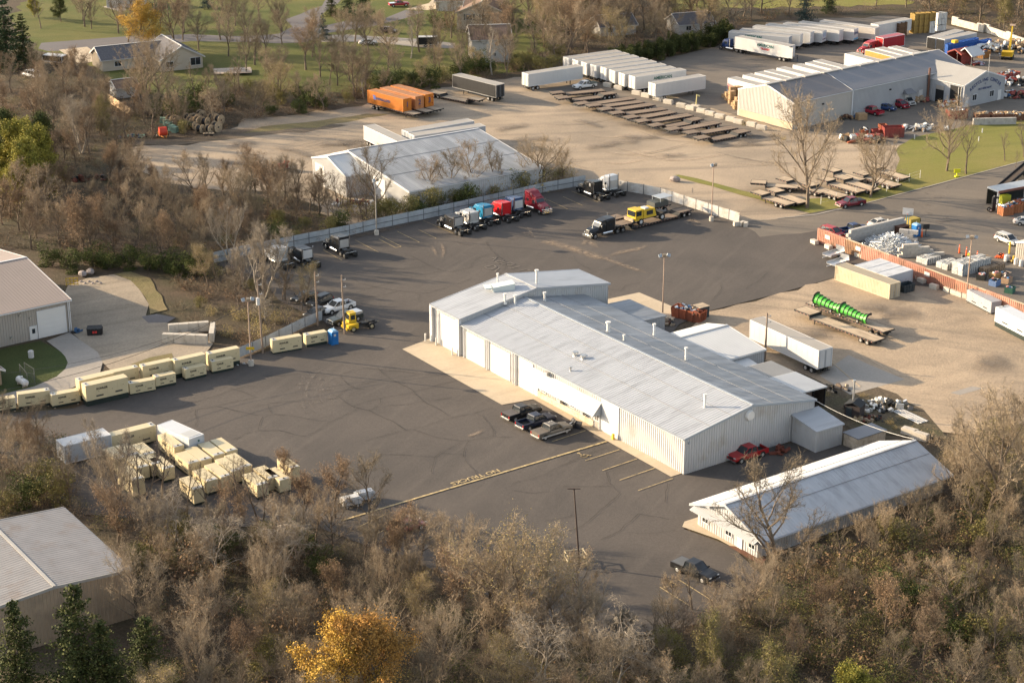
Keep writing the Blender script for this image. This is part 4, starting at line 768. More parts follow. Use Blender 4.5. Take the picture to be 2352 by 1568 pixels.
M_vanw = mat('trailer_white', (.48, .475, .465), .4, var=.07, scale=.25, spec=.4, col2=(.52, .49, .45), mix=.2, mscale=.5)
M_vanr = mat('trailer_roof', (.31, .285, .25), .55, var=.10, scale=.4, col2=(.30, .27, .24), mix=.4, mscale=.4)
M_vang = mat('trailer_grey_side', (.34, .35, .365), .4, var=.06, scale=.3)
def van_trailer(label, loc, rz, L_=16.0, group=None, side=None, roof=None, name='semi_trailer', H=4.05, W_=2.6, legs=True, wheels=True, detail=True, doorsopen=False, z0=1.15, cat='trailer'):
    """rear doors at -x, nose at +x"""
    side = side or M_vanw; t = T(name, label, cat, loc, rz, group); h = L_ / 2; w = W_ / 2
    b = MB(); pf = ((0, 0), (.94, 0), (.95, 1), (.99, 1), (1, 0))
    b.rib((-h, -w, z0), (h, -w, z0), (-h, -w, H - .06), (h, -w, H - .06), 1.22, .012, 0, pf); b.rib((h, w, z0), (-h, w, z0), (h, w, H - .06), (-h, w, H - .06), 1.22, .012, 0, pf)
    b.quad((h, -w, z0), (h, w, z0), (h, w, H - .06), (h, -w, H - .06)); b.quad((-h, w, z0), (-h, -w, z0), (-h, -w, H - .06), (-h, w, H - .06)); b.quad((-h, -w, z0), (-h, w, z0), (h, w, z0), (h, -w, z0)); P('body', b, side, t)
    b = MB(); b.box(0, 0, H - .06, L_ - .04, W_ - .06, .06); P('roof', b, roof or M_vanr, t)
    b = MB()
    for s in (-1, 1): b.box(0, s * (w + .005), H - .1, L_ + .02, .05, .12); b.box(0, s * (w + .005), z0 - .06, L_ + .02, .05, .13)
    for x in (-h, h):
        b.box(x, 0, H - .1, .06, W_, .12)
        for s in (-1, 1): b.box(x, s * w, z0, .08, .08, H - z0 - .1)
    P('corner_rail', b, M_trim if side is not M_black else M_alu, t)
    for s in (-1, 1):
        if doorsopen and s > 0:
            b = MB(); b.box(-h - .62, s * w + .04, z0 + .05, 1.25, .06, H - z0 - .2); P('rear_door', b, side, t); continue
        b = MB(); b.box(-h - .035, s * w / 2, z0 + .05, .05, w - .06, H - z0 - .2); o = P('rear_door', b, side, t)
        if detail:
            b = MB()
            for yy in (.12, w - .2): b.tube((-h - .08, s * yy, z0 + .05), (-h - .08, s * yy, H - .2), .02, n=4)
            P('lock_bar', b, M_gtrim, o)
    if doorsopen: b = MB(); b.box(-h - .01, w / 2, z0 + .05, .02, w - .1, H - z0 - .25); P('open_doorway_shade', b, M_dark, t)  # near-black sheet over the closed end; its colour stands for shade inside
    b = MB(); b.box(-h + 2.2, .45, .85, 3.6, .12, .28); b.box(-h + 2.2, -.45, .85, 3.6, .12, .28); b.box(h - 2.2, 0, .95, 2.5, .9, .18); P('underframe', b, M_frame, t)
    if legs:
        for s in (-1, 1): b = MB(); b.box(h - 3.2, s * .75, 0.03, .14, .14, 1.1); b.box(h - 3.2, s * .75, 0, .3, .3, .05); P('landing_leg', b, M_frame, t)
    if wheels:
        for s in (-1, 1):
            for x in (1.4, 2.7): wheel(t, -h + x, s * (w - .3), .50, .56, detail)
    b = MB(); b.box(-h + .1, 0, .5, .1, W_ - .3, .1)
    for s in (-1, 1): b.box(-h + .1, s * .7, .55, .1, .1, .6)
    P('rear_guard', b, M_frame, t)
    return t
def flatbed(label, loc, rz, L_=14.6, group=None, kind='step', wood=None, wheels=True, upper=3.3, wheelx=None, name='flatbed_trailer', z1=1.0, z2=1.5, W_=2.55, tail=0):
    """front upper deck at +x; deck of planks"""
    t = T(name, label, 'trailer', loc, rz, group); h = L_ / 2; w = W_ / 2; wood = wood or M_wood
    def deck(x0, x1, z, nm='deck'):
        b = MB(); n = 8; pw = W_ / n; r = random.Random(str(label) + nm)
        for i in range(n): b.box((x0 + x1) / 2, -w + pw * (i + .5), z - .05 + r.uniform(-.012, .012), x1 - x0, pw - .025, .06)
        return P(nm, b, wood, t)
    segs = []
    if kind == 'flat': segs = [(-h, h, z2 - .15)]
    elif kind == 'step': segs = [(-h, h - upper, z1), (h - upper + .08, h, z2)]
    else: segs = [(-h, -h + 3.4, 1.15), (-h + 3.8, h - upper - .3, .6), (h - upper + .08, h, z2)]
    for x0, x1, z in segs: deck(x0, x1, z)
    b = MB()
    for x0, x1, z in segs:
        for s in (-1, 1): b.box((x0 + x1) / 2, s * (w + .01), z - .2, x1 - x0, .06, .24); b.box((x0 + x1) / 2, s * .5, z - .5, x1 - x0 - .1, .14, .44)
        b.box(x0, 0, z - .2, .06, W_, .22); b.box(x1, 0, z - .2, .06, W_, .22)
    for (a, c) in zip(segs[:-1], segs[1:]):
        lo, hi = min(a[2], c[2]), max(a[2], c[2]); b.hexa([(a[1] - .05, -w, lo - .3), (c[0] + .1, -w, lo - .3), (c[0] + .1, w, lo - .3), (a[1] - .05, w, lo - .3), (a[1] - .05, -w, a[2] - .04), (c[0] + .1, -w, c[2] - .06), (c[0] + .1, w, c[2] - .06), (a[1] - .05, w, a[2] - .04)])
    P('frame', b, M_frame, t)
    b = MB(); r = random.Random(str(label))
    for x0, x1, z in segs:
        k = int((x1 - x0) / .75)
        for i in range(k):
            for s in (-1, 1): b.box(x0 + .4 + i * .75, s * (w + .05), z - .16, .22, .02, .08)
    o = P('reflector_tape', b, mat('reflector_tape', (.42, .22, .18), .5, var=.4, scale=3), t); o['kind'] = 'stuff'
    if wheels:
        for s in (-1, 1):
            for x in (wheelx or (1.4, 2.7)): wheel(t, -h + x, s * (w - .35), .42, .52)
    for s in (-1, 1): b = MB(); b.box(h - upper - .6 if kind != 'flat' else h - 3, s * .8, 0, .13, .13, .9); P('landing_leg', b, M_frame, t)
    return t
def container(label, loc, rz, col, cname, L_=12.19, H=2.6, W_=2.44, z=0.0, group=None, dirt=None, roofcol=None, name='shipping_container', cat='container', lines=False):
    m = mat('container_' + cname, col, .6, var=.08, scale=.5, col2=dirt or tuple(c * .75 for c in col), mix=.35, mscale=.6)
    mr = mat('container_roof_' + cname, roofcol or col, .65, var=.1, scale=.5, col2=dirt or tuple(c * .7 for c in col), mix=.5, mscale=.5)
    t = T(name, label, cat, (loc[0], loc[1], z), rz, group); h, w = L_ / 2, W_ / 2; pf = ((0, 0), (.4, 0), (.5, 1), (.9, 1), (1, 0))
    b = MB(); b.rib((-h, -w + .03, .12), (h, -w + .03, .12), (-h, -w + .03, H - .1), (h, -w + .03, H - .1), .32, -.035, 0, pf); b.rib((h, w - .03, .12), (-h, w - .03, .12), (h, w - .03, H - .1), (-h, w - .03, H - .1), .32, -.035, 0, pf)
    b.rib((h - .03, -w, .12), (h - .03, w, .12), (h - .03, -w, H - .1), (h - .03, w, H - .1), .32, -.035, 0, pf); P('side_panel', b, m, t)
    b = MB(); b.rib((-h, -w, H - .04), (h, -w, H - .04), (-h, w, H - .04), (h, w, H - .04), .40, .02, 0, pf); P('roof', b, mr, t)
    b = MB()
    for sy in (-1, 1):
        b.box(0, sy * (w - .04), 0, L_, .1, .16); b.box(0, sy * (w - .03), H - .12, L_, .08, .12)
        for sx in (-1, 1): b.box(sx * (h - .06), sy * (w - .06), .16, .14, .14, H - .28)
    for sx in (-1, 1): b.box(sx * (h - .04), 0, 0, .1, W_ - .24, .16); b.box(sx * (h - .04), 0, H - .12, .1, W_ - .2, .12)
    P('corner_frame', b, m, t)
    for s in (-1, 1):
        b = MB(); b.box(-h - .0, s * w / 2, .16, .06, w - .1, H - .3); o = P('door', b, m, t)
        b = MB()
        for yy in (.25, .75): b.tube((-h - .06, s * yy * w, .2), (-h - .06, s * yy * w, H - .2), .02, n=4)
        P('lock_bar', b, M_gtrim if lines else m, o)
    return t

# ---- pickups by the workshop
m_, r_ = pos2(t4(C3, 10, 745), t4(C3, 315, 640))
RZF = SH_R + HP
def along(pix, off=0.0): p = at(*pix); return p
def wheels_pos(rearw, frontw, wb, hw):
    """place a vehicle by the ground points of its two wheels on the side towards the camera (its right side)"""
    a, b = at(*rearw), at(*frontw); rz = heading(a, b); m = (a + b) / 2; n = Vector((-math.sin(rz), math.cos(rz), 0)); s = 1 if n.y > 0 else -1
    c = m + n * s * hw; c.z = 0; return c, rz
c_, rz_ = wheels_pos(t4(C3, 315, 905), t4(C3, 490, 850), 3.7, .88)
car('pickup', 'grey and silver pickup with a black snow plow on its nose', c_, rz_, (.12, .105, .085), 'pewter', 'pickups parked at the workshop', two=('silver', (.45, .43, .40)), grp_tonneau=mat('tan_tonneau', (.13, .11, .09), .7, var=.1))
PK = c_; d_ = Vector((math.cos(rz_), math.sin(rz_), 0))
t = T('snow_plow', 'black folding snow plow on the grey pickup by the workshop', 'snow plow', c_ + d_ * 3.3, rz_)
for s in (-1, 1):
    b = MB(); b.M = Matrix.Rotation(-s * .35, 4, 'Z')
    b.side([(.35, .12), (.75, .12), (.62, .45), (.66, .8), (.85, 1.05), (.75, 1.08), (.5, .8), (.45, .45)], s * .02, s * 1.35); P('blade', b, M_black, t)
b = MB(); b.box(0, 0, .3, 1.0, .5, .35); b.tube((-.3, 0, .6), (.4, 0, .9), .07); P('lift_frame', b, M_frame, t)
b = MB(); b.tube((.25, .55, .5), (.75, .3, .7), .12, n=10); P('lift_cylinder', b, M_alu, t)
c2 = c_ + Vector((math.cos(SH_R + math.pi), math.sin(SH_R + math.pi), 0)) * 3.75 + d_ * .1
car('pickup', 'dark navy extended cab pickup in the middle of the row', c2, rz_, (.012, .017, .035), 'navy', 'pickups parked at the workshop')
c3 = c2 + Vector((math.cos(SH_R + math.pi), math.sin(SH_R + math.pi), 0)) * 3.6 + d_ * .2
car('pickup', 'black pickup nearest the bay doors of the workshop', c3, rz_, (.012, .012, .013), 'black', 'pickups parked at the workshop', grp_tonneau=mat('tan_tonneau2', (.10, .09, .085), .7, var=.1))
m_, r_ = pos2((1765, 1036), (1666, 1068)); 
car('pickup', 'red pickup with a raised hood beside the workshop gable', m_, r_, (.30, .012, .014), 'red')
p = at(1790, 1040); t = T('scrap_cart', 'rusty heap of red farm machinery behind the red pickup', 'machinery', p, .5)
b = MB()
for i in range(9): b.box(RNG.uniform(-1.5, 1.5), RNG.uniform(-.8, .8), RNG.uniform(0, .5), RNG.uniform(.4, 1.4), RNG.uniform(.2, .5), RNG.uniform(.2, .5), rz=RNG.uniform(0, 3), tilt=(RNG.uniform(-.4, .4), RNG.uniform(-.4, .4)))
o = P('scrap_part', b, mat('rust_red', (.14, .045, .03), .9, var=.3, scale=2), t); o['kind'] = 'stuff'
# ---- cars by the left fence
m_, r_ = pos2((818, 702), (733, 726)); car('pickup', 'white crew cab pickup among the cars by the fence', m_, r_, (.62, .62, .61), 'white')
m_, r_ = pos2((836, 728), (748, 752)); t = car('pickup', 'dark green pickup with a silver box beside the yellow yard tractor', m_, r_, (.035, .042, .038), 'darkgreen')
b = MB(); b.box(-1.9, 0, .75, 1.9, 1.7, .75); P('bed_box', b, M_alu, t)
m_, r_ = pos2((764, 690), (704, 712)); car('suv', 'black suv with tinted glass between white pickup and black car', m_, r_, (.013, .014, .018), 'black')
m_, r_ = pos2((722, 682), (675, 698)); car('car', 'black car half hidden by twigs at the fence', m_, r_, (.012, .012, .014), 'black')
m_, r_ = pos2((748, 718), (706, 734)); car('car', 'dark car nose hidden in the brush by the pole', m_, r_, (.03, .03, .033), 'dkgrey')
# yellow yard tractor
YEL = mat('machine_yellow', (.55, .36, .025), .45, var=.08, scale=1)
p1, p2 = at(*t4(B2, 890, 1485)), at(*t4(B2, 1045, 1455)); rz = heading(p2, p1); n = Vector((math.sin(rz), -math.cos(rz), 0))
if n.y < 0: n = -n
c = (p1 + p2) / 2 + n * .95; c.z = 0
t = T('yard_tractor', 'yellow terminal tractor with black frame by the blue toilet', 'truck', c, rz)
b = MB(); b.box(-.6, .4, .6, 4.8, .12, .25); b.box(-.6, -.4, .6, 4.8, .12, .25); b.box(-1.2, 0, .85, 1.6, .9, .15); P('frame', b, M_frame, t)
b = MB(); b.hexa([(.5, -1.1, .55), (2.3, -1.1, .55), (2.3, .1, .55), (.5, .1, .55), (.5, -1.1, 1.5), (2.3, -1.1, 1.3), (2.3, .1, 1.3), (.5, .1, 1.5)]); b.hexa([(.4, -1.12, .9), (1.8, -1.12, .9), (1.8, .2, .9), (.4, .2, .9), (.5, -1.05, 2.75), (1.5, -1.05, 2.75), (1.5, .12, 2.75), (.5, .12, 2.75)]); b.box(1.0, -.45, 2.75, 1.15, 1.25, .1); P('cab', b, YEL, t)
b = MB(); b.box(1.65, -.45, 1.75, .1, 1.0, .8, tilt=(0, -.16)); b.box(1.0, -1.10, 1.75, .7, .05, .75); b.box(1.0, .16, 1.75, .7, .05, .75); P('windows', b, M_glass, t)
b = MB(); b.hexa([(.5, .25, .55), (2.2, .25, .55), (2.2, 1.1, .55), (.5, 1.1, .55), (.5, .25, 1.4), (2.2, .25, 1.2), (2.2, 1.1, 1.2), (.5, 1.1, 1.4)]); P('engine_cover', b, YEL, t)
b = MB(); b.box(2.4, 0, .45, .15, 2.2, .35); P('front_bumper', b, YEL, t)
b = MB(); b.tube((-1.9, 0, .95), (-1.9, 0, 1.1), .45, n=12); P('fifth_wheel', b, M_frame, t)
for s in (-1, 1): wheel(t, 1.35, s * .95, .5, .3, True, mat('cream_rim', (.42, .36, .22), .6)); wheel(t, -1.75, s * .9, .5, .55, True, MATS['cream_rim'])
# ---- semi tractors along the fence
def tr_at(rear, front, *a, **k):
    m, r = pos2(rear, front, .8); return tractor(a[0], m, r, *a[1:], **k)
FG = 'semi tractors parked along the metal fence'
RZT = RAD(125.2)
def tr_rear(pt, *a, **k):
    """pt: ground point below the middle of the rear axle; tractors here stand nose to the fence"""
    p = at(*pt); d = Vector((math.cos(RZT), math.sin(RZT), 0)); c = p + d * 3.85; c.z = 0; return tractor(a[0], c, RZT, *a[1:], **k)
Z2 = lambda x, y: (980 + x / 8, 423.4 + y / 8)          # pixels of a close view of this row
tr_rear(Z2(700, 940), 'black and chrome tractor with bare engine and long silver tank', (.015, .015, .014), 'black', 'flat', M_alu, FG)
tr_rear(Z2(985, 850), 'cream white tractor with flat sleeper between black and teal ones', (.58, .56, .52), 'creamwhite', 'flat', M_alu, FG)
tr_rear(Z2(1240, 755), 'teal blue tractor with dark rear panel beside the bright red one', (.01, .16, .30), 'teal', 'mid', M_alu, FG)
tr_rear(Z2(1580, 700), 'bright red high roof tractor in the row at the fence', (.46, .008, .012), 'brightred', 'mid', paint('brightred', (.46, .008, .012)), FG)
tr_rear(Z2(1800, 610), 'white tractor with dark blue sleeper roof beside the burgundy one', (.03, .06, .14), 'dkblue', 'mid', M_vanw, FG)
m_, r_ = pos2((1190, 471), (1252, 497)); r2 = RZT + math.pi
p = at(*Z2(2210, 565)); d = Vector((math.cos(r2), math.sin(r2), 0)); c = p - d * 3.6; c.z = 0
tractor('burgundy tractor with chrome bull bar facing away from the fence', c, r2, (.20, .012, .022), 'burgundy', 'high', None, FG, bull=True)
tr_rear(t4(B2, 865, 800), 'black tractor with silver rack standing alone at the fence', (.012, .012, .012), 'black', 'mid', M_alu, FG)
tr_rear(t4(B2, 530, 900), 'black tractor with pale rear rack behind the bare birch', (.014, .014, .014), 'black', 'flat', M_vanw, FG)
tr_rear(t4(B2, 300, 905), 'white tractor leftmost in the row behind the bare birch', (.60, .60, .60), 'white', 'mid', M_alu, FG)
t8 = tr_rear(t4(B3, 845, 275), 'black tractor with a white number eight on its sleeper', (.014, .014, .014), 'black', 'mid', None, FG)
text('8', .9, M_vanw, t8, (-.9, -1.165, 2.55), (HP, 0, 0), .02); text('8', .9, M_vanw, t8, (-.9, 1.165, 2.55), (HP, 0, math.pi), .02)
tr_rear(t4(B3, 990, 240), 'silver white high roof tractor at the fence corner', (.60, .60, .62), 'white', 'high', M_alu, FG)
# ---- semi with lowboy and yellow machine
p1, p2 = at(*t4(B3, 765, 633)), at(*t4(B3, 1085, 553)); rz = heading(p2, p1); n = Vector((-math.sin(rz), math.cos(rz), 0))
if n.y < 0: n = -n
front = p1 + n * 1.05; d = Vector((math.cos(rz), math.sin(rz), 0)); ctr = front - d * 2.65; ctr.z = 0
tractor('black sleeper tractor with chrome bumper hitched to the loaded lowboy', ctr, rz, (.013, .013, .014), 'black', 'mid', None)
lowc = ctr - d * (2.2 + 9.4)
lowboy = flatbed('long lowboy trailer carrying the yellow snow machine', lowc, rz, 18.8, None, 'low', M_wood, wheelx=(.9, 2.2, 3.5), upper=3.8)
o = MB(); o.box(9.4 - 4.0, 0, 1.55, .3, 2.3, .6); P('bulkhead', o, M_woodl, lowboy)
mp = lowc + d * 1.0
t = T('snow_machine', 'yellow airport snow machine with cab on the lowboy trailer', 'machine', (mp.x, mp.y, .6), rz)
for s in (-1, 1): wheel(t, 2.5, s * 1.0, .62, .45, True, M_vanw); wheel(t, -2.7, s * 1.0, .62, .45, True, M_vanw)
b = MB(); b.box(-.2, .5, .75, 7.4, .16, .3); b.box(-.2, -.5, .75, 7.4, .16, .3); P('frame', b, M_frame, t)
b = MB(); b.hexa([(2.0, -1.15, .95), (3.9, -1.15, .95), (3.9, 1.15, .95), (2.0, 1.15, .95), (2.0, -1.1, 2.9), (3.75, -1.1, 2.9), (3.75, 1.1, 2.9), (2.0, 1.1, 2.9)]); P('cab', b, YEL, t)
b = MB(); b.box(3.86, 0, 1.75, .06, 1.9, .95); b.box(3.0, -1.14, 1.8, 1.2, .06, .85); b.box(3.0, 1.14, 1.8, 1.2, .06, .85); P('windows', b, M_glass, t)
b = MB(); b.hexa([(-1.3, -1.1, 1.1), (1.8, -1.1, 1.1), (1.8, 1.1, 1.1), (-1.3, 1.1, 1.1), (-1.0, -.95, 2.6), (1.8, -1.0, 2.75), (1.8, 1.0, 2.75), (-1.0, .95, 2.6)]); P('engine_cover', b, YEL, t)
b = MB(); b.box(.3, -1.08, 1.6, 1.5, .08, .75, tilt=(-.08, 0)); b.box(.3, 1.08, 1.6, 1.5, .08, .75, tilt=(.08, 0)); P('radiator_screen', b, M_black, t)
b = MB(); b.box(.9, .3, 2.7, .9, 1.2, .25); P('roof_unit', b, M_vanw, t)
b = MB(); b.box(4.2, 0, .5, .5, 2.2, .5); b.box(-3.6, 0, .9, .9, 1.8, .5); P('hitch_plate', b, M_black, t)
b = MB(); b.box(2.5, -1.0, 1.3, 1.6, .5, .12); b.box(2.5, 1.0, 1.3, 1.6, .5, .12); P('fender', b, YEL, t)
pb_ = ctr - d * 11.5 + n * 4.2
f2 = flatbed('second lowboy trailer standing behind the loaded one', pb_ - d * .5, rz + math.pi, 14.5, None, 'low', M_wood, upper=3.5)
mp = pb_ - d * 5.5
t = T('snow_broom', 'dark rotary broom unit behind the yellow snow machine', 'machine', (mp.x, mp.y, 0), rz)
b = MB(); b.box(0, 0, 1.5, 3.4, 2.2, .9); P('engine_box', b, mat('machine_grey', (.07, .075, .07), .6, var=.2), t)
b = MB(); b.box(-1.2, 0, 3.0, 3.2, 2.4, .08)
for x in (-2.6, .3):
    for y in (-1.1, 1.1): b.box(x, y, 2.2, .08, .08, .82)
P('canopy', b, M_gtrim, t)
for s in (-1, 1): wheel(t, -1.0, s * .9, .55, .4); wheel(t, .8, s * .9, .55, .4)
b = MB(); b.box(0, 0, .9, 4.2, 1.0, .5); P('frame', b, M_frame, t)
# ---- stacked flatbeds of the upper yard
def fb(o, f, r, label, group, z=1.15, **k):
    p, q = at(*t4(o, *f), z), at(*t4(o, *r), z); m = (p + q) / 2; m.z = 0; return flatbed(label, m, heading(q, p), max(9, min(16.5, (p - q).length)), group, **k)
GF = 'flatbed trailers in the row on the tan yard'
for f, r, lab, k in (((355, 868), (842, 820), 'flatbed behind the first lowboy, beside the white service truck', {}), ((410, 915), (938, 850), 'lowboy flatbed with three wheels showing, nearest the white service truck', dict(kind='low', wheelx=(.7, 1.9, 3.1))),
                     ((590, 968), (1112, 893), 'flatbed with short front deck next to the lowboy', {}), ((690, 985), (1192, 925), 'flatbed with ragged planks, third behind the lowboy', {}), ((805, 1020), (1290, 950), 'flatbed with dark side rails, fourth behind the lowboy', {}),
                     ((905, 1055), (1402, 990), 'flatbed in the middle of the row with grey deck', {}), ((1040, 1095), (1482, 1018), 'flatbed with pale headboard in the middle of the row', {}), ((1140, 1130), (1638, 1045), 'flatbed with reddish front deck and round front wheel', {}),
                     ((1268, 1170), (1730, 1083), 'lowboy flatbed among the step decks near the right end', dict(kind='low')), ((1425, 1205), (1890, 1115), 'flatbed third from the right end of the row', dict(wheelx=(1.0, 3.6))), ((1590, 1235), (2045, 1160), 'flatbed second from the right end of the row', {}), ((1688, 1285), (2158, 1195), 'long low flatbed at the right end of the row', dict(kind='low'))): fb(A3, f, r, lab, GF, **k)
fb(A2, (2075, 930), (1620, 840), 'low flatbed between orange containers and black trailer', None, kind='low', wood=M_woodl)
GS = 'old flatbeds laid in the sand by the road'
for i, (f, r) in enumerate((((-60, 120), (180, 135)), ((20, 175), (330, 285)), ((-120, 200), (210, 300)), ((110, 75), (520, 190)), ((330, 120), (700, 230)), ((480, 75), (860, 185)), ((640, 60), (1000, 170)), ((820, 20), (1190, 130)), ((940, -40), (1270, 60)), ((540, -10), (860, 80)))):
    fb(B4, f, r, 'weathered flatbed trailer lying in the sand between tree and road', GS, wood=M_woodl, upper=3.0)
f1 = fb(B4, (390, 1215), (1118, 1490), 'flatbed trailer carrying the two green snow pushers', None, 1.0, kind='flat', wood=M_woodl)
f2 = fb(B4, (290, 1285), (1025, 1555), 'empty step deck flatbed in front of the green snow pushers', None, 1.0, kind='step', wood=M_woodl, upper=3.4)
# ---- vans
p, q = at(1881, 805, 4.05), at(1723, 734, 4.05); hd = heading(p, q); n = Vector((math.sin(hd), -math.cos(hd), 0)) 
if n.y < 0: n = -n
c = (p + q) / 2 + n * 1.3; c.z = 0
van_trailer('white box trailer with rear doors beside the concrete pad', c, hd, (p - q).length)
def vt(o, near, far, label, L_=None, **k):
    """near: rear top corner on the camera side; far: the other end of the same top edge"""
    p, q = at(*t4(o, *near), 4.05), at(*t4(o, *far), 4.05); hd = heading(p, q); n = Vector((math.sin(hd), -math.cos(hd), 0))
    if n.y < 0: n = -n
    L2 = L_ or (p - q).length; d = (q - p).normalized(); c = p + d * L2 / 2 + n * 1.3; c.z = 0
    return van_trailer(label, c, hd, L2, **k)
G8 = 'white box trailers parked tight in a row on the upper yard'
vt(A3, (1320, 775), (1780, 700), 'white box trailer standing apart in front of the tight row')
am = vt(A3, (1132, 710), (1600, 645), 'white box trailer with green and red lettering at the end of the row', group=G8)
M_grn = mat('green_lettering', (.012, .09, .07), .6, var=0); M_rlet = mat('red_lettering', (.42, .03, .03), .6, var=0)
def american(t, x, z=3.1, y=-1.325, s=1.0, red=True):
    text('AMERICAN', 1.05 * s, M_grn, t, (x, y, z), (HP, 0, 0) if y < 0 else (HP, 0, math.pi), .03)
    if red: text('TRANSIT', .72 * s, M_rlet, t, (x, y, z - .85), (HP, 0, 0) if y < 0 else (HP, 0, math.pi), .03)
def camside(t):
    """sign of the local y side that looks towards the camera"""
    n = Vector((-math.sin(t.rotation_euler.z), math.cos(t.rotation_euler.z), 0)); return 1 if n.y < 0 else -1
american(am, .6, y=camside(am) * 1.325)
for i, ((nx, ny), (fx, fy)) in enumerate((((1035, 685), (1505, 625)), ((948, 658), (1418, 598)), ((868, 632), (1330, 570)), ((775, 608), (1250, 546)), ((690, 585), (1165, 522)), ((608, 562), (1080, 498)), ((525, 540), (1005, 475)))):
    vt(A3, (nx, ny), (fx, fy), 'white box trailer, ' + ['second', 'third', 'fourth', 'fifth', 'sixth', 'seventh', 'eighth and last'][i] + ' in the tight row counting from the lettered one', group=G8)
wl = vt(A3, (150, 685), (650, 610), 'white box trailer with wheels showing left of the tight row')
t = vt(A2, (2205, 785), (1805, 688), 'black box trailer with grey roof beside the woods', side=M_black)
G3 = 'trailers behind the white warehouse'
M_vane = mat('trailer_dusty', (.44, .41, .37), .5, var=.1, scale=.4, col2=(.42, .38, .33), mix=.4)
vt(A2, (988, 1155), (1330, 1315), 'dusty white trailer left of the two trailers behind the warehouse', L_=15.5, group=G3, side=M_vane)
vt(A2, (1400, 1215), (2003, 1112), 'white trailer farther behind the white warehouse roof', group=G3, side=M_vang)
t = vt(A2, (1455, 1250), (2108, 1158), 'white trailer with dark lettering just behind the warehouse roof', group=G3, side=M_vang)
text("MEYER'S", 1.25, M_blue, t, (4.6, camside(t) * 1.325, 2.95), (HP, 0, 0 if camside(t) < 0 else math.pi), .05)
# top right: semi and parked row
Z3 = lambda x, y: (1607 + x / 8, 39.2 + y / 8)
def vz(rear, nose, label, L_=16.0, **k):
    p, q = at(*rear, k.get('H', 4.05)), at(*nose, k.get('H', 4.05)); hd = heading(p, q); n = Vector((math.sin(hd), -math.cos(hd), 0))
    if n.y < 0: n = -n
    d = (q - p).normalized(); c = p + d * L_ / 2 + n * 1.3; c.z = 0; return van_trailer(label, c, hd, L_, **k)
ts = vz(Z3(1640, 545), Z3(650, 365), 'white box trailer with one rear door open behind the blue tractor', (at(*Z3(1640, 545), 4.05) - at(*Z3(650, 365), 4.05)).length, doorsopen=True, legs=True)
american(ts, -1.2, y=camside(ts) * 1.325)
d = Vector((math.cos(ts.rotation_euler.z), math.sin(ts.rotation_euler.z), 0)); c = ts.location + d * (8 + 2.4)
tractor('blue day cab tractor with yellow frame under the white trailer', c, ts.rotation_euler.z, (.012, .03, .10), 'blue', 'none', None, None, hood=False)
GT = 'trailers parked side by side at the top of the upper yard'
a1 = vz(Z3(1635, 375), Z3(475, 265), 'white trailer with green lettering just behind the semi', group=GT, side=M_vang); american(a1, 1.5, 3.3, camside(a1) * 1.325, .9, red=False)
rows = (((1850, 330), (840, 245), M_vanw, 'plain white trailer third from the front of the parked row'), ((2035, 290), (905, 165), M_vanw, 'white trailer with grey vertical stripes in the parked row'))
for r_, n_, s_, lab in rows: vz(Z3(*r_), Z3(*n_), lab, group=GT, side=s_, detail=False)
for (rx, ry), (nx, ny), lab, s_ in (((500, 290), (15, 232), 'trailer with a faded picture on its doors in the parked row', M_vanw), ((655, 282), (118, 215), 'white trailer with a brown rear edge in the parked row', M_vanw), ((790, 272), (312, 210), 'trailer with dark lettering and a blue band in the parked row', M_vanw), ((985, 262), (492, 197), 'beige trailer with slatted side at the far end of the parked row', M_vane)):
    t = vz(t4(A4, rx, ry), t4(A4, nx, ny), lab, group=GT, side=s_, detail=False)
    if 'blue band' in lab:
        text('RSING', .9, M_blue, t, (-8.08, 0, 2.9), (HP, 0, -HP), .03)
        b = MB(); b.box(-8.07, 0, 1.25, .03, 2.5, .45); P('blue_band', b, mat('pale_blue', (.12, .33, .48), .5, var=0), t)
    if 'picture' in lab:
        b = MB(); b.box(-8.07, 0, 2.4, .03, 1.9, 1.1); P('faded_picture', b, mat('faded_print', (.30, .36, .44), .5, var=.4, scale=1.5, col2=(.5, .2, .17), mix=.3), t); text('DU MORE YOU', .34, M_blue, t, (-8.09, 0, 1.9), (HP, 0, -HP), .02)
        b = MB(); b.box(-8.075, 0, 1.2, .02, 2.5, .03); P('seam', b, M_gtrim, t)
# trailers behind the recycling building, noses to the left
GB = 'trailers parked side by side behind the recycling building'
def vb(nose, label, L_=15.0, dirv=(67, 17.0), **k):
    p = at(*nose, 4.05); q = at(nose[0] + dirv[0], nose[1] + dirv[1], 4.05); d = (q - p).normalized(); n = Vector((-d.y, d.x, 0))
    if n.y < 0: n = -n
    c = p + d * L_ / 2 + n * 1.3; c.z = 0; return van_trailer(label, c, heading(q, p), L_, group=GB, detail=False, **k)
tb = vb(Z3(515, 1122), 'white trailer with a pink swoosh nearest the recycling gable', 11.5)
b = MB(); s = camside(tb); b.add([(5.6, s * 1.33, 1.5), (5.6, s * 1.33, 2.9), (0, s * 1.33, 2.0), (-3, s * 1.33, 1.3), (1, s * 1.33, 1.3)], [(0, 1, 2, 3, 4)]); P('pink_swoosh', b, mat('pink_print', (.55, .20, .20), .5, var=0), tb)
for z_, lab in ((Z3(790, 1067), 'second trailer from the recycling gable, bright white side'), (Z3(1015, 1022), 'third trailer from the recycling gable, grey roof'), (Z3(1185, 987), 'fourth trailer from the recycling gable with hatches on its roof'), (Z3(1415, 937), 'fifth trailer from the recycling gable, pale roof'), (Z3(1712, 880), 'sixth trailer from the recycling gable, wide bright side'), (Z3(1940, 840), 'seventh trailer from the recycling gable, brownish roof'), (Z3(2085, 802), 'eighth trailer from the recycling gable, narrow bright side')): vb(z_, lab, 14.5)
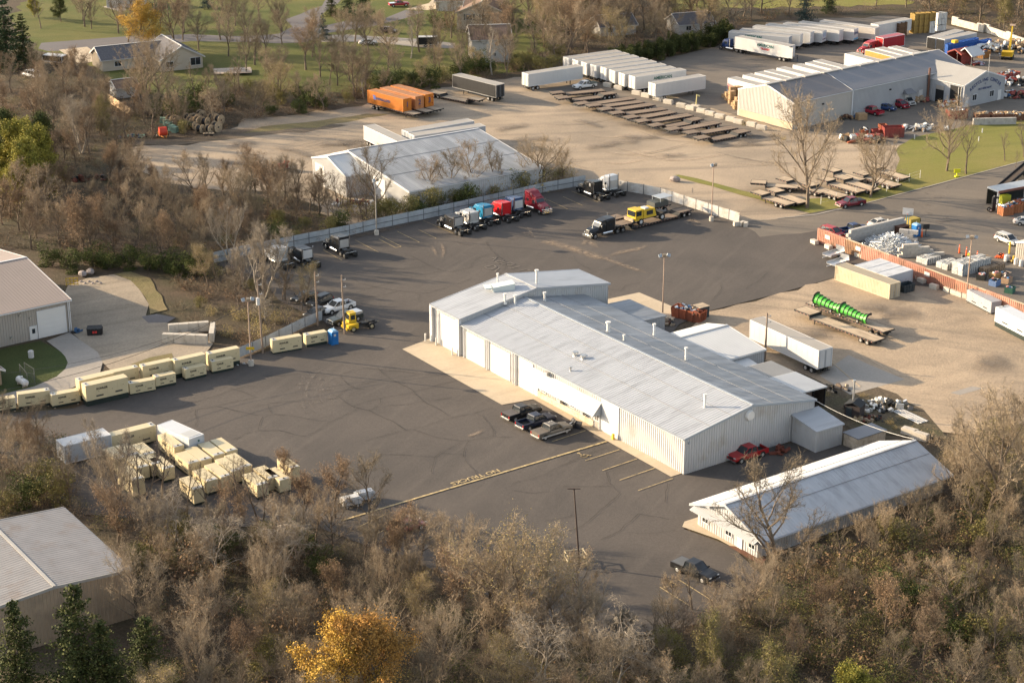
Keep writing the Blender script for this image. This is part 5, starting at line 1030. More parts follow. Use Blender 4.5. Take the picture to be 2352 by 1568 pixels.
vb(t4(A4, 705, 493), 'white trailer standing proud behind the recycling roof ridge', 14)
vb(t4(A4, 893, 458), 'orange sided trailer behind the recycling roof ridge', 14, side=mat('orange_side', (.62, .20, .045), .5, var=.08))
vb(t4(A4, 985, 442), 'white trailer between the orange one and the grey one', 14); vb(t4(A4, 1105, 432), 'grey roofed trailer last behind the recycling ridge', 14, side=M_vane)
m_, r_ = pos2((2025, 118), (1968, 128)); tractor('red tractor parked behind the recycling building', m_, heading(at(2030, 112), at(1966, 124)), (.30, .02, .03), 'red', 'mid', None)
t = van_trailer('red box truck body behind the red tractor', at(2008, 120) + Vector((4, 1, 0)), heading(at(2030, 112), at(1966, 124)), 8.0, side=paint('red', (.30, .02, .03)), roof=paint('red', (.30, .02, .03)), detail=False)
# upper right corner trailers
t = vz(t4(A4, 1015, 232), t4(A4, 1310, 178), 'white trailer with crates beside the wood at the top right', 13, side=M_vanw, detail=False)
tA = vz(t4(A4, 1545, 350), t4(A4, 1870, 262), 'open ended trailer behind the blue bins, left of two', 13, side=M_vang, detail=False, H=3.0, z0=.15, wheels=False, legs=False)
tB = vz(t4(A4, 1625, 365), t4(A4, 1975, 292), 'open ended trailer behind the blue bins, right of two', 13, side=M_vang, detail=False, H=3.0, z0=.15, wheels=False, legs=False)
for q_ in (tA, tB): b = MB(); b.box(-6.62, 0, .2, .04, 2.4, 2.6); P('open_doorway_shade', b, M_dark, q_)  # black sheet on the end wall paints the shaded inside
# ---- orange containers on trailers
def oc(left, right, num, lab, col=(.50, .165, .022), cn='orange', logo=False):
    p, q = at(*left, 4.15), at(*right, 4.15); hd = heading(q, p); n = Vector((math.sin(hd), -math.cos(hd), 0))
    if n.y < 0: n = -n
    c = (p + q) / 2 + n * 1.22; c.z = 0; d = (q - p).normalized()
    k = container(lab, c, hd, col, cn, z=1.32, H=2.85, group='orange containers on flatbeds', dirt=tuple(x * .8 for x in col), roofcol=(.43, .21, .10))
    text(num, 1.6, M_blue, k, (-6.16, 0, 1.45), (HP, 0, -HP), .03)
    if num == '3': b = MB(); b.box(-6.15, -.75, .6, .02, .18, .3); b.box(-6.15, -.75, 1.9, .02, .18, .3); P('red_mark', b, M_red, k)
    if logo:
        s = camside(k); text('HAPAG-LLOYD', .72, M_blue, k, (.7, s * 1.235, 1.45), (HP, 0, 0 if s < 0 else math.pi), .04)
        b = MB(); X = 3.2; Y = s * 1.235
        b.add([(X - .1, Y, 1.1), (X + .75, Y, 1.1), (X + 1.0, Y, 2.1), (X + .15, Y, 2.1)], [(0, 1, 2, 3)]); P('logo_panel', b, mat('logo_blue', (.10, .12, .32), .6, var=.2, scale=3), k)
    cc = c + d * 1.9
    flatbed('flatbed trailer under orange container number ' + {'1': 'one', '2': 'two', '3': 'three'}[num], cc, hd + math.pi, 15.2, 'flatbeds under the orange containers', 'flat', M_woodl, z2=1.45)
Z5 = lambda x, y: (823 + x / 8, 156.8 + y / 8)
oc(Z5(150, 400), Z5(835, 578), '1', 'orange container nearest the camera with long lettering and number one', logo=True)
oc(Z5(385, 358), Z5(1058, 533), '2', 'faded salmon container with number two between the two orange ones', (.44, .185, .075), 'salmon')
oc(Z5(580, 318), Z5(1237, 494), '3', 'bright orange container farthest back with number three')
# white container among the generators
# ---- service truck and other pickups
m_, r_ = pos2(t4(A3, 785, 795), t4(A3, 545, 830)); t = car('pickup', 'white crew cab service truck with flat bed beside the flatbeds', m_, r_, (.66, .66, .65), 'white')
b = MB(); b.box(-2.0, 0, 1.12, 2.6, 2.3, .1); b.box(-1.0, 0, 1.2, .4, 1.6, .7); P('flat_bed', b, mat('dark_green_steel', (.03, .05, .045), .6), t)
m_, r_ = pos2(t4(B4, 865, 310), t4(B4, 645, 345)); car('pickup', 'maroon crew cab pickup on the road beside the bare tree', m_, r_, (.16, .012, .02), 'maroon', grp_tonneau=M_black)
m_, r_ = pos2(t4(B4, 905, 560), t4(B4, 700, 580)); 
car('pickup', 'dark blue pickup behind the concrete block wall', at(*t4(B4, 790, 572)) , heading(at(*t4(B4, 700, 580)), at(*t4(B4, 900, 545))), (.02, .05, .10), 'blue')
car('car', 'silver car behind the concrete block wall near the backboard', at(*t4(B4, 1030, 510)), heading(at(*t4(B4, 940, 520)), at(*t4(B4, 1120, 490))), (.48, .47, .45), 'silver')
car('suv', 'red car partly hidden behind the rust fence', at(*t4(B4, 590, 600)), heading(at(*t4(B4, 500, 560)), at(*t4(B4, 690, 620))), (.34, .03, .03), 'red')
car('suv', 'silver suv with raised hood beside the weigh booth', *pos2(t4(B4, 2100, 630), t4(B4, 2290, 700)), (.50, .50, .50), 'silver')
car('car', 'silver car at the right edge on the road', *pos2(t4(B4, 2270, 495), t4(B4, 2480, 500)), (.50, .50, .49), 'silver')
GC = 'cars parked along the recycling building'
car('pickup', 'red pickup nearest the junction of the recycling wall', *pos2(t4(A4, 1065, 1075), t4(A4, 830, 1020)), (.32, .015, .03), 'red2', GC)
car('car', 'blue car between the red pickup and red suv', *pos2(t4(A4, 1000, 1000), t4(A4, 1160, 1025)), (.02, .05, .15), 'blue2', GC)
car('suv', 'red suv between the blue car and silver suv', *pos2(t4(A4, 1130, 960), t4(A4, 1300, 1015)), (.26, .012, .025), 'red3', GC)
car('suv', 'silver suv with dark bumper at the end of the parked cars', *pos2(t4(A4, 1215, 930), t4(A4, 1345, 985)), (.48, .50, .50), 'silver', GC)
# residential
car('suv', 'brown suv parked on the lawn by the long driveway', *pos2(t4(A2, 1135, 300), t4(A2, 1295, 310)), (.06, .04, .035), 'brown')
car('pickup', 'red pickup with a cap on the driveway at the top', *pos2(t4(A2, 1235, 65), t4(A2, 1390, 55)), (.22, .015, .025), 'red3', grp_tonneau=M_chrome)
t = van_trailer('black enclosed cargo trailer on the long driveway', at(981, 106), RAD(4), 5.2, side=M_black, roof=M_vanw, H=2.5, W_=2.1, z0=.55, legs=False, wheels=False)
for s in (-1, 1): wheel(t, -.4, s * .98, .33, .22); wheel(t, .4, s * .98, .33, .22)
car('car', 'silver car behind twigs on the long driveway', at(845, 103), .2, (.5, .5, .5), 'silver')
car('van', 'white van half hidden by twigs at the left edge', at(72, 178), RAD(140), (.6, .6, .6), 'white')
car('pickup', 'black pickup at the bottom of the lot in the twigs', *pos2((1553, 1302), (1640, 1340)), (.012, .012, .012), 'black', grp_tonneau=mat('grey_tonneau', (.10, .105, .11), .7, var=.1))
car('car', 'dusty red car in the twigs beside the yellow lane line', *pos2((905, 1226), (968, 1208)), (.26, .06, .06), 'dustred')
p = at(128, 150); t = van_trailer('white box truck body beside the spruces', p, RAD(160), 5.5, side=M_dark, roof=M_vanw, H=2.6, detail=False)

# ================================================================== YARD OBJECTS
def solo(name, label, cat, mb, mats, loc=(0, 0, 0), rz=0.0, group=None, kind=None):
    o = link(name, mb.mesh(name, mats), None, loc, (0, 0, rz)); tag(o, label, cat, group)
    if kind: o['kind'] = kind
    return o
def sub(t, pts): return [(t[0] + x / 4.0, t[1] + y / 4.0) for x, y in pts]
# ---- metal fence round the truck yard
M_fence = mat('fence_bluegrey', (.36, .385, .40), .55, var=.14, scale=.5, col2=(.25, .26, .27), mix=.4, mscale=.35)
M_fence2 = mat('fence_white_worn', (.56, .545, .52), .6, var=.12, scale=.5, col2=(.36, .32, .27), mix=.5, mscale=.5)
M_post = mat('fence_post', (.10, .105, .11), .6, var=.1)
def panel_fence(label, pts, m, H, step, name='metal_fence', posts=M_post, rails=True):
    W = [at(*p) for p in pts]; t = T(name, label, 'fence', W[0])
    for a, b in zip(W[:-1], W[1:]):
        d = b - a; n = max(1, round(d.length / step)); rz = heading(a, b)
        for i in range(n):
            p = a.lerp(b, i / n) - W[0]; L_ = d.length / n; M = Matrix.Translation(p) @ Matrix.Rotation(rz, 4, 'Z')
            mb = MB(); mb.M = M; mb.rib((.04, 0, .12), (L_ - .04, 0, .12), (.04, 0, H), (L_ - .04, 0, H), .3, .03); mb.rib((L_ - .04, .05, .12), (.04, .05, .12), (L_ - .04, .05, H), (.04, .05, H), .3, .03); P('panel', mb, m, t)
            mb = MB(); mb.M = M; mb.box(0, .03, 0, .14, .14, H + .08); P('post', mb, posts, t)
            if rails: mb = MB(); mb.M = M; mb.box(L_ / 2, -.06, H * .5, L_ - .14, .05, .09); P('rail', mb, posts, t)
    return t
FP = [(490, 606), (560, 590), (640, 574), (710, 560), (803, 542), (865, 527), (973, 505), (1110, 475), (1246, 444), (1316, 431), (1345, 426)]
panel_fence('long blue grey panel fence behind the parked tractors', FP, M_fence, 2.05, 3.5)
panel_fence('worn white panel fence on the right side of the truck yard', [(1412, 434), (1441, 441), (1478, 447), (1516, 455), (1626, 491), (1698, 513)], M_fence2, 2.0, 2.9, rails=False)
panel_fence('low grey fence behind the cream generators', [(740, 736), (700, 752), (610, 797), (550, 822)], M_fence, 1.7, 3.0)
b_ = at(1698, 514); 
def cblock(label, pos, rz, s=(1.6, .8, .8), group=None, m=None, z=0.0):
    b = MB(); b.box(0, 0, 0, s[0], s[1], s[2] * .92); b.box(0, 0, s[2] * .92, s[0] * .93, s[1] * .88, s[2] * .08)
    return solo('concrete_block', label, 'block', b, m or M_block, (pos.x, pos.y, z), rz, group)
for k, (u, v) in enumerate(((1692, 519), (1704, 518), (1713, 520))): cblock('tan concrete block at the end of the white panel fence', at(u, v), .3 + k * .5, (1.2, .7, .8), 'blocks at the fence end')
# ---- rust red container-wall fence
M_rust = [mat('rust_panel_%d' % i, c, .75, var=.12, scale=.5, col2=(.20, .115, .075), mix=.4, mscale=.4) for i, c in enumerate(((.38, .185, .13), (.26, .15, .085), (.40, .20, .145), (.36, .175, .125), (.25, .10, .07), (.38, .18, .12), (.41, .20, .14), (.37, .19, .14)))]
pa, pb = at(1877, 556), at(2372, 742); rz = heading(pa, pb); Lf = (pb - pa).length; d = (pb - pa).normalized()
t = T('rust_fence', 'rust red corrugated steel fence between scrap yard and sandy yard', 'fence', pa, rz)
cuts = [0, .145, .222, .36, .53, .665, .80, .90, 1.0]
for i in range(8):
    x0, x1 = cuts[i] * Lf + .03, cuts[i + 1] * Lf - .03; pf = ((0, 0), (.45, 0), (.55, 1), (.9, 1), (1, 0))
    b = MB(); b.rib((x0, -.1, .05), (x1, -.1, .05), (x0, -.1, 2.5), (x1, -.1, 2.5), .42, .06, 0, pf); b.rib((x1, .1, .05), (x0, .1, .05), (x1, .1, 2.5), (x0, .1, 2.5), .42, .06, 0, pf); b.quad((x0, -.1, 2.5), (x1, -.1, 2.5), (x1, .1, 2.5), (x0, .1, 2.5)); b.quad((x0, .1, .05), (x0, -.1, .05), (x0, -.1, 2.5), (x0, .1, 2.5)); b.quad((x1, -.1, .05), (x1, .1, .05), (x1, .1, 2.5), (x1, -.1, 2.5)); P('panel', b, M_rust[i], t)
    b = MB(); b.box((x0 + x1) / 2, 0, 2.5, x1 - x0, .3, .12); P('top_rail', b, M_woodl if i % 3 else M_rust[i], t)
for x in (.035, .19, .52): b = MB(); b.box(x * Lf + 1, -.2, 1.3, 1.2, .03, .7); P('sign', b, M_vanw, t)
for k, (x, y) in enumerate(((425, 672), (555, 718), (835, 795), (1265, 962), (1350, 985), (1410, 1027), (1525, 1082), (1650, 1112), (1700, 1130), (1755, 1150), (1805, 1165))): cblock('tan concrete block lying along the foot of the rust fence', at(*t4(B4, x, y)), rz + RNG.uniform(-.2, .2), (1.5, .8, .75), 'blocks along the rust fence')
# ---- block walls built of separate blocks
def block_wall(label, p, q, courses, s=(1.3, .65, .65), m=None, step_end=False, name='block_wall'):
    a, b = at(*p), at(*q); rz = heading(a, b); L_ = (b - a).length; t = T(name, label, 'wall', a, rz); n = max(1, round(L_ / s[0])); w = L_ / n
    key = ('blk', round(w, 2), s[1], s[2], (m or M_blockg).name)
    def mk():
        k = MB(); k.box(0, 0, 0, w - .03, s[1], s[2] - .02); return k.mesh('block', m or M_blockg)
    for c in range(courses):
        off = w / 2 if c % 2 else 0
        for i in range(n - (1 if c % 2 else 0) - (c if step_end else 0)): link('block', cmesh(key, mk), t, (off + w * (i + .5), RNG.uniform(-.02, .02), c * s[2]), (0, 0, RNG.uniform(-.01, .01)))
    return t
block_wall('long grey block wall behind the pile of aluminium scrap', (1944, 560), (2078, 528), 4, s=(1.3, .65, .62))
block_wall('short grey block wall between the scrap pile and blue toilet', (2064, 551), (2107, 556), 3, s=(1.5, .7, .7))
block_wall('light block wall with a stepped end right of the scrap pile', (2062, 592), (2168, 586), 4, s=(1.4, .65, .6), m=M_block, step_end=True)
# scrap pile
M_scrap = mat('scrap_aluminium', (.55, .56, .56), .4, .55, var=.35, scale=4)
r = random.Random(5); c = at(2050, 568); b = MB()
for i in range(900):
    a, q = r.uniform(0, 6.28), r.random() ** .6; x, y = math.cos(a) * q * 5.2, math.sin(a) * q * 4.2; h = 2.1 * (1 - q) + r.uniform(-.1, .25)
    b.box(x, y, max(0, h - .1), r.uniform(.5, 2.4), r.uniform(.06, .2), r.uniform(.03, .12), rz=r.uniform(0, 6.28), tilt=(r.uniform(-.6, .6), r.uniform(-.6, .6)))
b.loft([[(math.cos(k) * 5, math.sin(k) * 4, 0) for k in np.linspace(0, 5.9, 12)], [(math.cos(k) * 2.5, math.sin(k) * 2, 1.1) for k in np.linspace(0, 5.9, 12)], [(math.cos(k) * .5, math.sin(k) * .4, 1.9) for k in np.linspace(0, 5.9, 12)]])
solo('scrap_pile', 'heap of shiny aluminium strips inside the block walls', 'scrap pile', b, M_scrap, c, rz, kind='stuff')
def junk(label, pos, n, size, mats, seed, name='junk_pile', cat='junk pile', h=1.0, big=.6):
    r = random.Random(seed); b = MB()
    for i in range(n):
        a, q = r.uniform(0, 6.28), r.random() ** .7; b.box(math.cos(a) * q * size[0], math.sin(a) * q * size[1], max(0, h * (1 - q) * r.uniform(.4, 1)), r.uniform(.2, 1) * big * 1.6, r.uniform(.2, 1) * big, r.uniform(.15, 1) * big, k=r.randrange(len(mats)), rz=r.uniform(0, 3), tilt=(r.uniform(-.5, .5), r.uniform(-.5, .5)))
    return solo(name, label, cat, b, mats, pos, 0, None, 'stuff')
def toilet(label, pos, rz):
    t = T('portable_toilet', label, 'toilet', pos, rz); m = mat('toilet_blue', (.015, .13, .36), .45, var=.06)
    b = MB(); b.box(0, 0, .05, 1.15, 1.15, 2.05); P('cabin', b, m, t)
    b = MB(); b.hexa([(-.62, -.62, 2.1), (.62, -.62, 2.1), (.62, .62, 2.1), (-.62, .62, 2.1), (-.3, -.5, 2.38), (.3, -.5, 2.38), (.3, .5, 2.38), (-.3, .5, 2.38)]); P('roof', b, mat('toilet_roof', (.22, .38, .55), .5, var=.05), t)
    b = MB(); b.box(-.05, -.59, .15, .8, .04, 1.85); P('door', b, m, t)
    b = MB(); b.box(-.05, -.62, 1.45, .35, .02, .35); P('sign', b, M_vanw, t)
    b = MB(); b.tube((.35, .35, 2.2), (.35, .35, 2.6), .05); P('vent', b, M_vanw, t)
toilet('blue portable toilet at the end of the generator row', at(766, 790), A35); toilet('blue portable toilet beside the block wall in the scrap yard', at(2103, 542), A35)
# backboard
p = at(2083, 524); t = T('basketball_hoop', 'white basketball backboard on a teal post above the block wall', 'backboard', p, RAD(-20)); m = mat('teal_paint', (.10, .32, .38), .5)
for x in (-.2, .2): b = MB(); b.box(x, 0, 0, .12, .12, 3.3); P('post', b, m, t)
b = MB(); b.box(0, -.15, 2.55, 1.9, .06, 1.25); P('backboard', b, M_vanw, t)
b = MB(); b.box(0, -.2, 2.75, .6, .03, .45); P('target_square', b, M_trim, t)
b = MB(); b.tube((0, -.2, 2.7), (0, -.75, 2.7), .05); P('hoop_arm', b, mat('orange_paint', (.55, .13, .03), .5), t)
b = MB(); b.box(0, 0, 0, 2.2, 1.6, 1.6); solo('steel_bin', 'yellow and rust steel bin beside the basketball backboard', 'bin', b, mat('olive_yellow', (.32, .24, .05), .7, var=.2), at(2095, 520), A35)
b = MB(); b.box(0, 0, 1.3, 2.6, 2.2, .1); b.box(-1.1, 0, 0, .1, 2.0, 1.3); b.box(1.1, 0, 0, .1, 2.0, 1.3); solo('rust_table', 'rusty steel table behind the scrap pile wall', 'table', b, mat('rust_brown', (.14, .07, .045), .85, var=.25), at(2068, 534), A35)
p = at(2106, 516); t = T('loose_tyre', 'big black tyre leaning behind the blue toilet', 'tyre', p, .6); wheel(t, 0, 0, .75, .4)
p = at(2126, 542); t = T('display_stand', 'black screen on a round stand beside the orange cone', 'stand', p, .3)
b = MB(); b.tube((0, 0, 0), (0, 0, .15), .75, n=16); P('base', b, M_black, t)
b = MB(); b.tube((0, 0, .15), (0, 0, 1.3), .06); P('post', b, M_black, t)
b = MB(); b.box(0, 0, 1.3, 1.2, .1, .9); P('screen', b, M_black, t)
M_or = mat('traffic_orange', (.72, .12, .03), .5, var=.06)
for k, (u, v) in enumerate(((2117, 545), (2203, 582), (2219, 588), (2244, 597))):
    t = T('traffic_post', ['orange traffic post beside the blue toilet', 'left orange traffic post near the worker', 'orange traffic post just left of the worker in yellow', 'orange traffic post right of the light pole'][k], 'traffic post', at(u, v), 0, 'orange traffic posts')
    b = MB(); b.tube((0, 0, .1), (0, 0, 1.6), .17, .10, n=10); P('post', b, M_or, t)
    b = MB(); b.box(0, 0, 0, .6, .6, .1); P('base', b, M_black, t)
    for z in (.9, 1.25): b = MB(); b.tube((0, 0, z), (0, 0, z + .14), .145 - z * .02, n=10); P('band', b, M_vanw, t)

# ---- people
def person(label, pos, rz, top, legs, skin=(.35, .22, .15), vest=None):
    t = T('person', label, 'person', pos, rz)
    def limb(name, pts, rad, m):
        me = bpy.data.meshes.new(name); me.from_pydata(pts, [(i, i + 1) for i in range(len(pts) - 1)] if name != 'body' else BODY_E, [])
        o = link(name, me, t); me.materials.append(m); md = o.modifiers.new('skin', 'SKIN')
        for v, rr in zip(me.skin_vertices[0].data if me.skin_vertices else [], rad): v.radius = rr
        return o
    body = [(0, 0, .95), (0, 0, 1.18), (0, 0, 1.42), (0, 0, 1.54), (.01, 0, 1.66), (.02, 0, 1.76), (.0, .10, .92), (.05, .11, .5), (.0, .12, .08), (.14, .12, .03), (0, -.10, .92), (-.05, -.11, .5), (-.1, -.12, .08), (.04, -.12, .03), (0, .2, 1.42), (.03, .27, 1.15), (.16, .25, .95), (0, -.2, 1.42), (.02, -.28, 1.15), (.14, -.26, .95)]
    E_ = [(0, 1), (1, 2), (2, 3), (3, 4), (4, 5), (0, 6), (6, 7), (7, 8), (8, 9), (0, 10), (10, 11), (11, 12), (12, 13), (2, 14), (14, 15), (15, 16), (2, 17), (17, 18), (18, 19)]
    R_ = [(.15, .12), (.15, .11), (.17, .12), (.06, .06), (.10, .10), (.085, .08), (.10, .10), (.07, .07), (.05, .05), (.05, .03), (.10, .10), (.07, .07), (.05, .05), (.05, .03), (.075, .075), (.055, .055), (.04, .04), (.075, .075), (.055, .055), (.04, .04)]
    me = bpy.data.meshes.new('body'); me.from_pydata(body, E_, [])
    o = link('body', me, t)
    for m in (top, legs, mat('skin', skin, .6, var=.03)): me.materials.append(m)
    md = o.modifiers.new('skin', 'SKIN'); sv = me.skin_vertices[0].data
    for i, rr in enumerate(R_): sv[i].radius = rr
    sv[0].use_root = True
    o.modifiers.new('sub', 'SUBSURF').levels = 1; o.modifiers['sub'].render_levels = 1
    bpy.context.view_layer.update()
    ev = o.evaluated_get(bpy.context.evaluated_depsgraph_get()); m2 = bpy.data.meshes.new_from_object(ev); o.modifiers.clear(); o.data = m2
    for p in m2.polygons:
        z = p.center.z; p.material_index = 1 if z < .97 and abs(p.center.y) < .2 else (2 if z > 1.5 or (z < 1.0 and abs(p.center.y) >= .2) else 0)
    b = MB(); b.tube((0, 0, 1.70), (0, 0, 1.86), .12, .07, n=10); b.tube((.05, 0, 1.70), (.2, 0, 1.70), .09, .06, n=8); P('cap' , b, vest or legs, t)
    return t
person('person in dark jacket and blue jeans at the open trailer door', at(1831, 144), RAD(160), mat('dark_jacket', (.03, .035, .04), .8), mat('jeans', (.05, .08, .13), .8))
person('worker in a yellow high visibility vest behind the bales', at(2225, 600), RAD(250), mat('hi_vis', (.62, .60, .04), .6), mat('work_trousers', (.03, .03, .05), .8), vest=mat('white_hat', (.7, .7, .7), .5))
# ---- bales, carts and bins in the scrap yard
M_bale = mat('paper_bale', (.48, .46, .43), .9, var=.4, scale=3.5, col2=(.22, .26, .28), mix=.5, mscale=3.0, bump=1.0, bscale=6); M_baleb = mat('brown_bale', (.34, .23, .14), .9, var=.35, scale=3.5, col2=(.15, .11, .08), mix=.4, mscale=2.5, bump=1.0, bscale=6)
def bale(label, pos, rz, z=0, m=None, s=(1.7, 1.2, 1.1), group='bales in the scrap yard'):
    b = MB(); r = random.Random(pos.x * 31 + z); b.hexa([(sx * s[0] / 2 * r.uniform(.92, 1.04), sy * s[1] / 2 * r.uniform(.92, 1.04), zz * s[2] * (r.uniform(.92, 1.05) if zz else 1)) for zz in (0, 1) for sx, sy in ((-1, -1), (1, -1), (1, 1), (-1, 1))])
    for k in (-.3, 0, .3): b.box(k * s[0], 0, 0, .03, s[1] * 1.05, s[2] * 1.03, k=1)
    solo('bale', label, 'bale', b, [m or M_bale, M_frame], (pos.x, pos.y, z), rz, group)
rb = rz
for (u, v, nx, ny, nz, mm, lab) in ((2130, 606, 2, 2, 1, M_bale, 'white paper bale in the left stack behind the rust fence'), (2176, 618, 2, 2, 1, M_bale, 'white paper bale in the middle stack behind the rust fence'), (2212, 632, 4, 2, 2, M_bale, 'pale bale in the large stack by the light pole'), (2262, 628, 3, 1, 1, M_baleb, 'brown bale in the row right of the large stack'), (2232, 612, 3, 1, 1, M_baleb, 'dark bale behind the large pale stack')):
    o_ = at(u, v)
    for i in range(nx):
        for j in range(ny):
            for k in range(nz): bale(lab, o_ + Vector((math.cos(A35), math.sin(A35), 0)) * 1.75 * i + Vector((-math.sin(A35), math.cos(A35), 0)) * 1.25 * j, A35 + RNG.uniform(-.08, .08), k * 1.1, mm)
junk('low cart loaded with dark scrap left of the light pole', at(2210, 603), 40, (1.8, 1.0), [M_black, M_gtrim, M_baleb], 11, 'loaded_cart', 'cart', .9, .5)
for k, (x, y, cc, cn, lab) in enumerate(((2085, 985, (.34, .22, .10), 'tanbin', 'tan wooden bin of scrap at the right end of the bales'), (2180, 985, (.20, .16, .13), 'brownbin', 'brown bin heaped with bags near the green box'), (2080, 1055, (.10, .16, .30), 'bluebin', 'blue round bin heaped with clothes'), (2190, 1030, (.30, .20, .13), 'cardbin', 'cardboard box of mixed scrap by the blue bin'), (2220, 1120, (.03, .10, .07), 'greenbin', 'dark green steel box beside the rust fence'), (1960, 1000, (.035, .035, .03), 'darkbin', 'dark bin in front of the pale bales'))):
    p = at(*t4(B4, x, y)); t = T('scrap_bin', lab, 'bin', p, A35 + k * .1, 'scrap bins'); m = mat('bin_' + cn, cc, .8, var=.15)
    b = MB(); h = 1.0; 
    for sx, sy, lx, ly in ((-.75, 0, .08, 1.3), (.75, 0, .08, 1.3), (0, -.65, 1.58, .08), (0, .65, 1.58, .08)): b.box(sx, sy, 0, lx, ly, h)
    b.box(0, 0, .02, 1.45, 1.25, .1); P('box', b, m, t)
    b = MB(); r = random.Random(k)
    for i in range(16): b.box(r.uniform(-.5, .5), r.uniform(-.4, .4), .5 + r.random() * .5, r.uniform(.2, .5), r.uniform(.2, .4), .25, k=i % 4, rz=r.uniform(0, 3), tilt=(r.uniform(-.5, .5), 0))
    o = P('contents', b, [M_vanw, mat('cloth_blue', (.05, .13, .25), .8), mat('cloth_pink', (.4, .18, .16), .8), M_frame], t); o['kind'] = 'stuff'
# ---- containers, generators, plows of the sandy yard
p, q = at(1914, 642), at(2045, 689.5); hd = heading(p, q); n = Vector((-math.sin(hd), math.cos(hd), 0)); n = n if n.y > 0 else -n
container('cream corrugated shipping container in front of the rust fence', (p + q) / 2 + n * 1.22, hd + math.pi, (.47, .395, .275), 'cream', roofcol=(.38, .32, .23), lines=True)
for k in range(3):
    c = (p + q) / 2 + n * (2.55 + 3.1) + Vector((math.cos(hd), math.sin(hd), 0)) * (-3.1 + k * 2.5)
    container(['white container left of three behind the cream one', 'white container in the middle behind the cream one', 'white container nearest the rust fence lamp behind the cream one'][k], c, hd + HP, (.42, .435, .46), 'palegrey', 6.06, group='white containers behind the cream one', roofcol=(.42, .435, .46))
def open_box(name, label, cat, pos, rz, s, m, fill=None, flare=0.0, group=None, lean=0, seed=1, z0=0):
    t = T(name, label, cat, pos, rz, group); b = MB(); x, y, h = s[0] / 2, s[1] / 2, s[2]; f = flare; w = .06
    b.quad((-x, -y, z0 + .05), (x, -y, z0 + .05), (x, y, z0 + .05), (-x, y, z0 + .05))
    for (ax, ay), (bx, by), (ox, oy) in (((-x, -y), (x, -y), (0, -1)), ((x, -y), (x, y), (1, 0)), ((x, y), (-x, y), (0, 1)), ((-x, y), (-x, -y), (-1, 0))):
        b.hexa([(ax, ay, z0), (bx, by, z0), (bx - ox * w, by - oy * w, z0), (ax - ox * w, ay - oy * w, z0), (ax * (1 + f * abs(1)) if 1 else ax, ay, h), (bx * (1 + f), by, h), (bx * (1 + f) - ox * w, by - oy * w, h), (ax * (1 + f) - ox * w, ay - oy * w, h)])
        for k in range(1, 4): 
            u = k / 4; px, py = ax + (bx - ax) * u, ay + (by - ay) * u; b.hexa([(px + ox * .0 - .05, py + oy * .0 - .05, z0), (px + .05 + ox * .07, py - .05 + oy * .07, z0), (px + .05 + ox * .07, py + .05 + oy * .07, z0), (px - .05, py + .05, z0), (px * (1 + f) - .05, py - .05, h), (px * (1 + f) + .05 + ox * .07, py - .05 + oy * .07, h), (px * (1 + f) + .05 + ox * .07, py + .05 + oy * .07, h), (px * (1 + f) - .05, py + .05, h)])
    P('box', b, m, t)
    if fill:
        r = random.Random(seed); b = MB()
        for i in range(int(14 * s[0] * s[1] / 4) + 10): b.box(r.uniform(-x, x) * .8, r.uniform(-y, y) * .8, h - .5 + r.random() * .5, r.uniform(.3, 1.0), r.uniform(.2, .6), r.uniform(.1, .4), k=r.randrange(len(fill)), rz=r.uniform(0, 3), tilt=(r.uniform(-.5, .5), r.uniform(-.5, .5)))
        o = P('contents', b, fill, t); o['kind'] = 'stuff'
    return t
M_rustd = mat('skip_rust', (.27, .075, .035), .75, var=.2, scale=1.5, col2=(.14, .055, .035), mix=.4); M_redd = mat('dumpster_red', (.26, .055, .045), .65, var=.15, scale=1.2, col2=(.15, .06, .045), mix=.4)
M_card = mat('cardboard', (.36, .235, .13), .9, var=.15, scale=2)
JUNK = [M_vanw, M_card, M_alu, M_frame, mat('blue_junk', (.04, .1, .2), .7), M_rustd]
open_box('skip', 'rust orange skip heaped with scrap behind the annex', 'skip', at(1582, 731), A35 - HP + .35, (5.0, 2.2, 1.7), M_rustd, JUNK, .08)
b = MB(); b.box(0, 0, 0, 1.9, 1.7, 1.9); b.box(0, 0, 1.9, 2.0, 1.8, .08, k=1); solo('steel_box', 'dark steel box with tan lid beside the rust skip', 'box', b, [mat('dark_steel', (.035, .045, .05), .6, var=.15), M_woodl], at(1610, 728), A35)
junk('heap of brown drums and boards beside the annex', at(1532, 744), 26, (2.0, 1.2), [mat('rust_brown', (.14, .07, .045), .85), M_woodl, M_frame], 4, h=.6, big=.5)
open_box('dumpster', 'dark dumpster half hidden behind the cream container', 'dumpster', at(2080, 668), A35, (2.4, 1.6, 1.3), mat('dark_steel', (.035, .045, .05), .6), None, .1)
M_gen = mat('generator_cream', (.53, .445, .275), .45, var=.05, scale=.4, col2=(.45, .375, .23), mix=.2); M_gend = mat('generator_base', (.018, .026, .022), .5, var=.1); M_genb = mat('generator_vent', (.05, .05, .045), .7, var=.1)
M_letter = mat('black_lettering', (.02, .02, .02), .6, var=0); M_galv = mat('galvanised_hatch', (.48, .47, .44), .5, .3, var=.1)
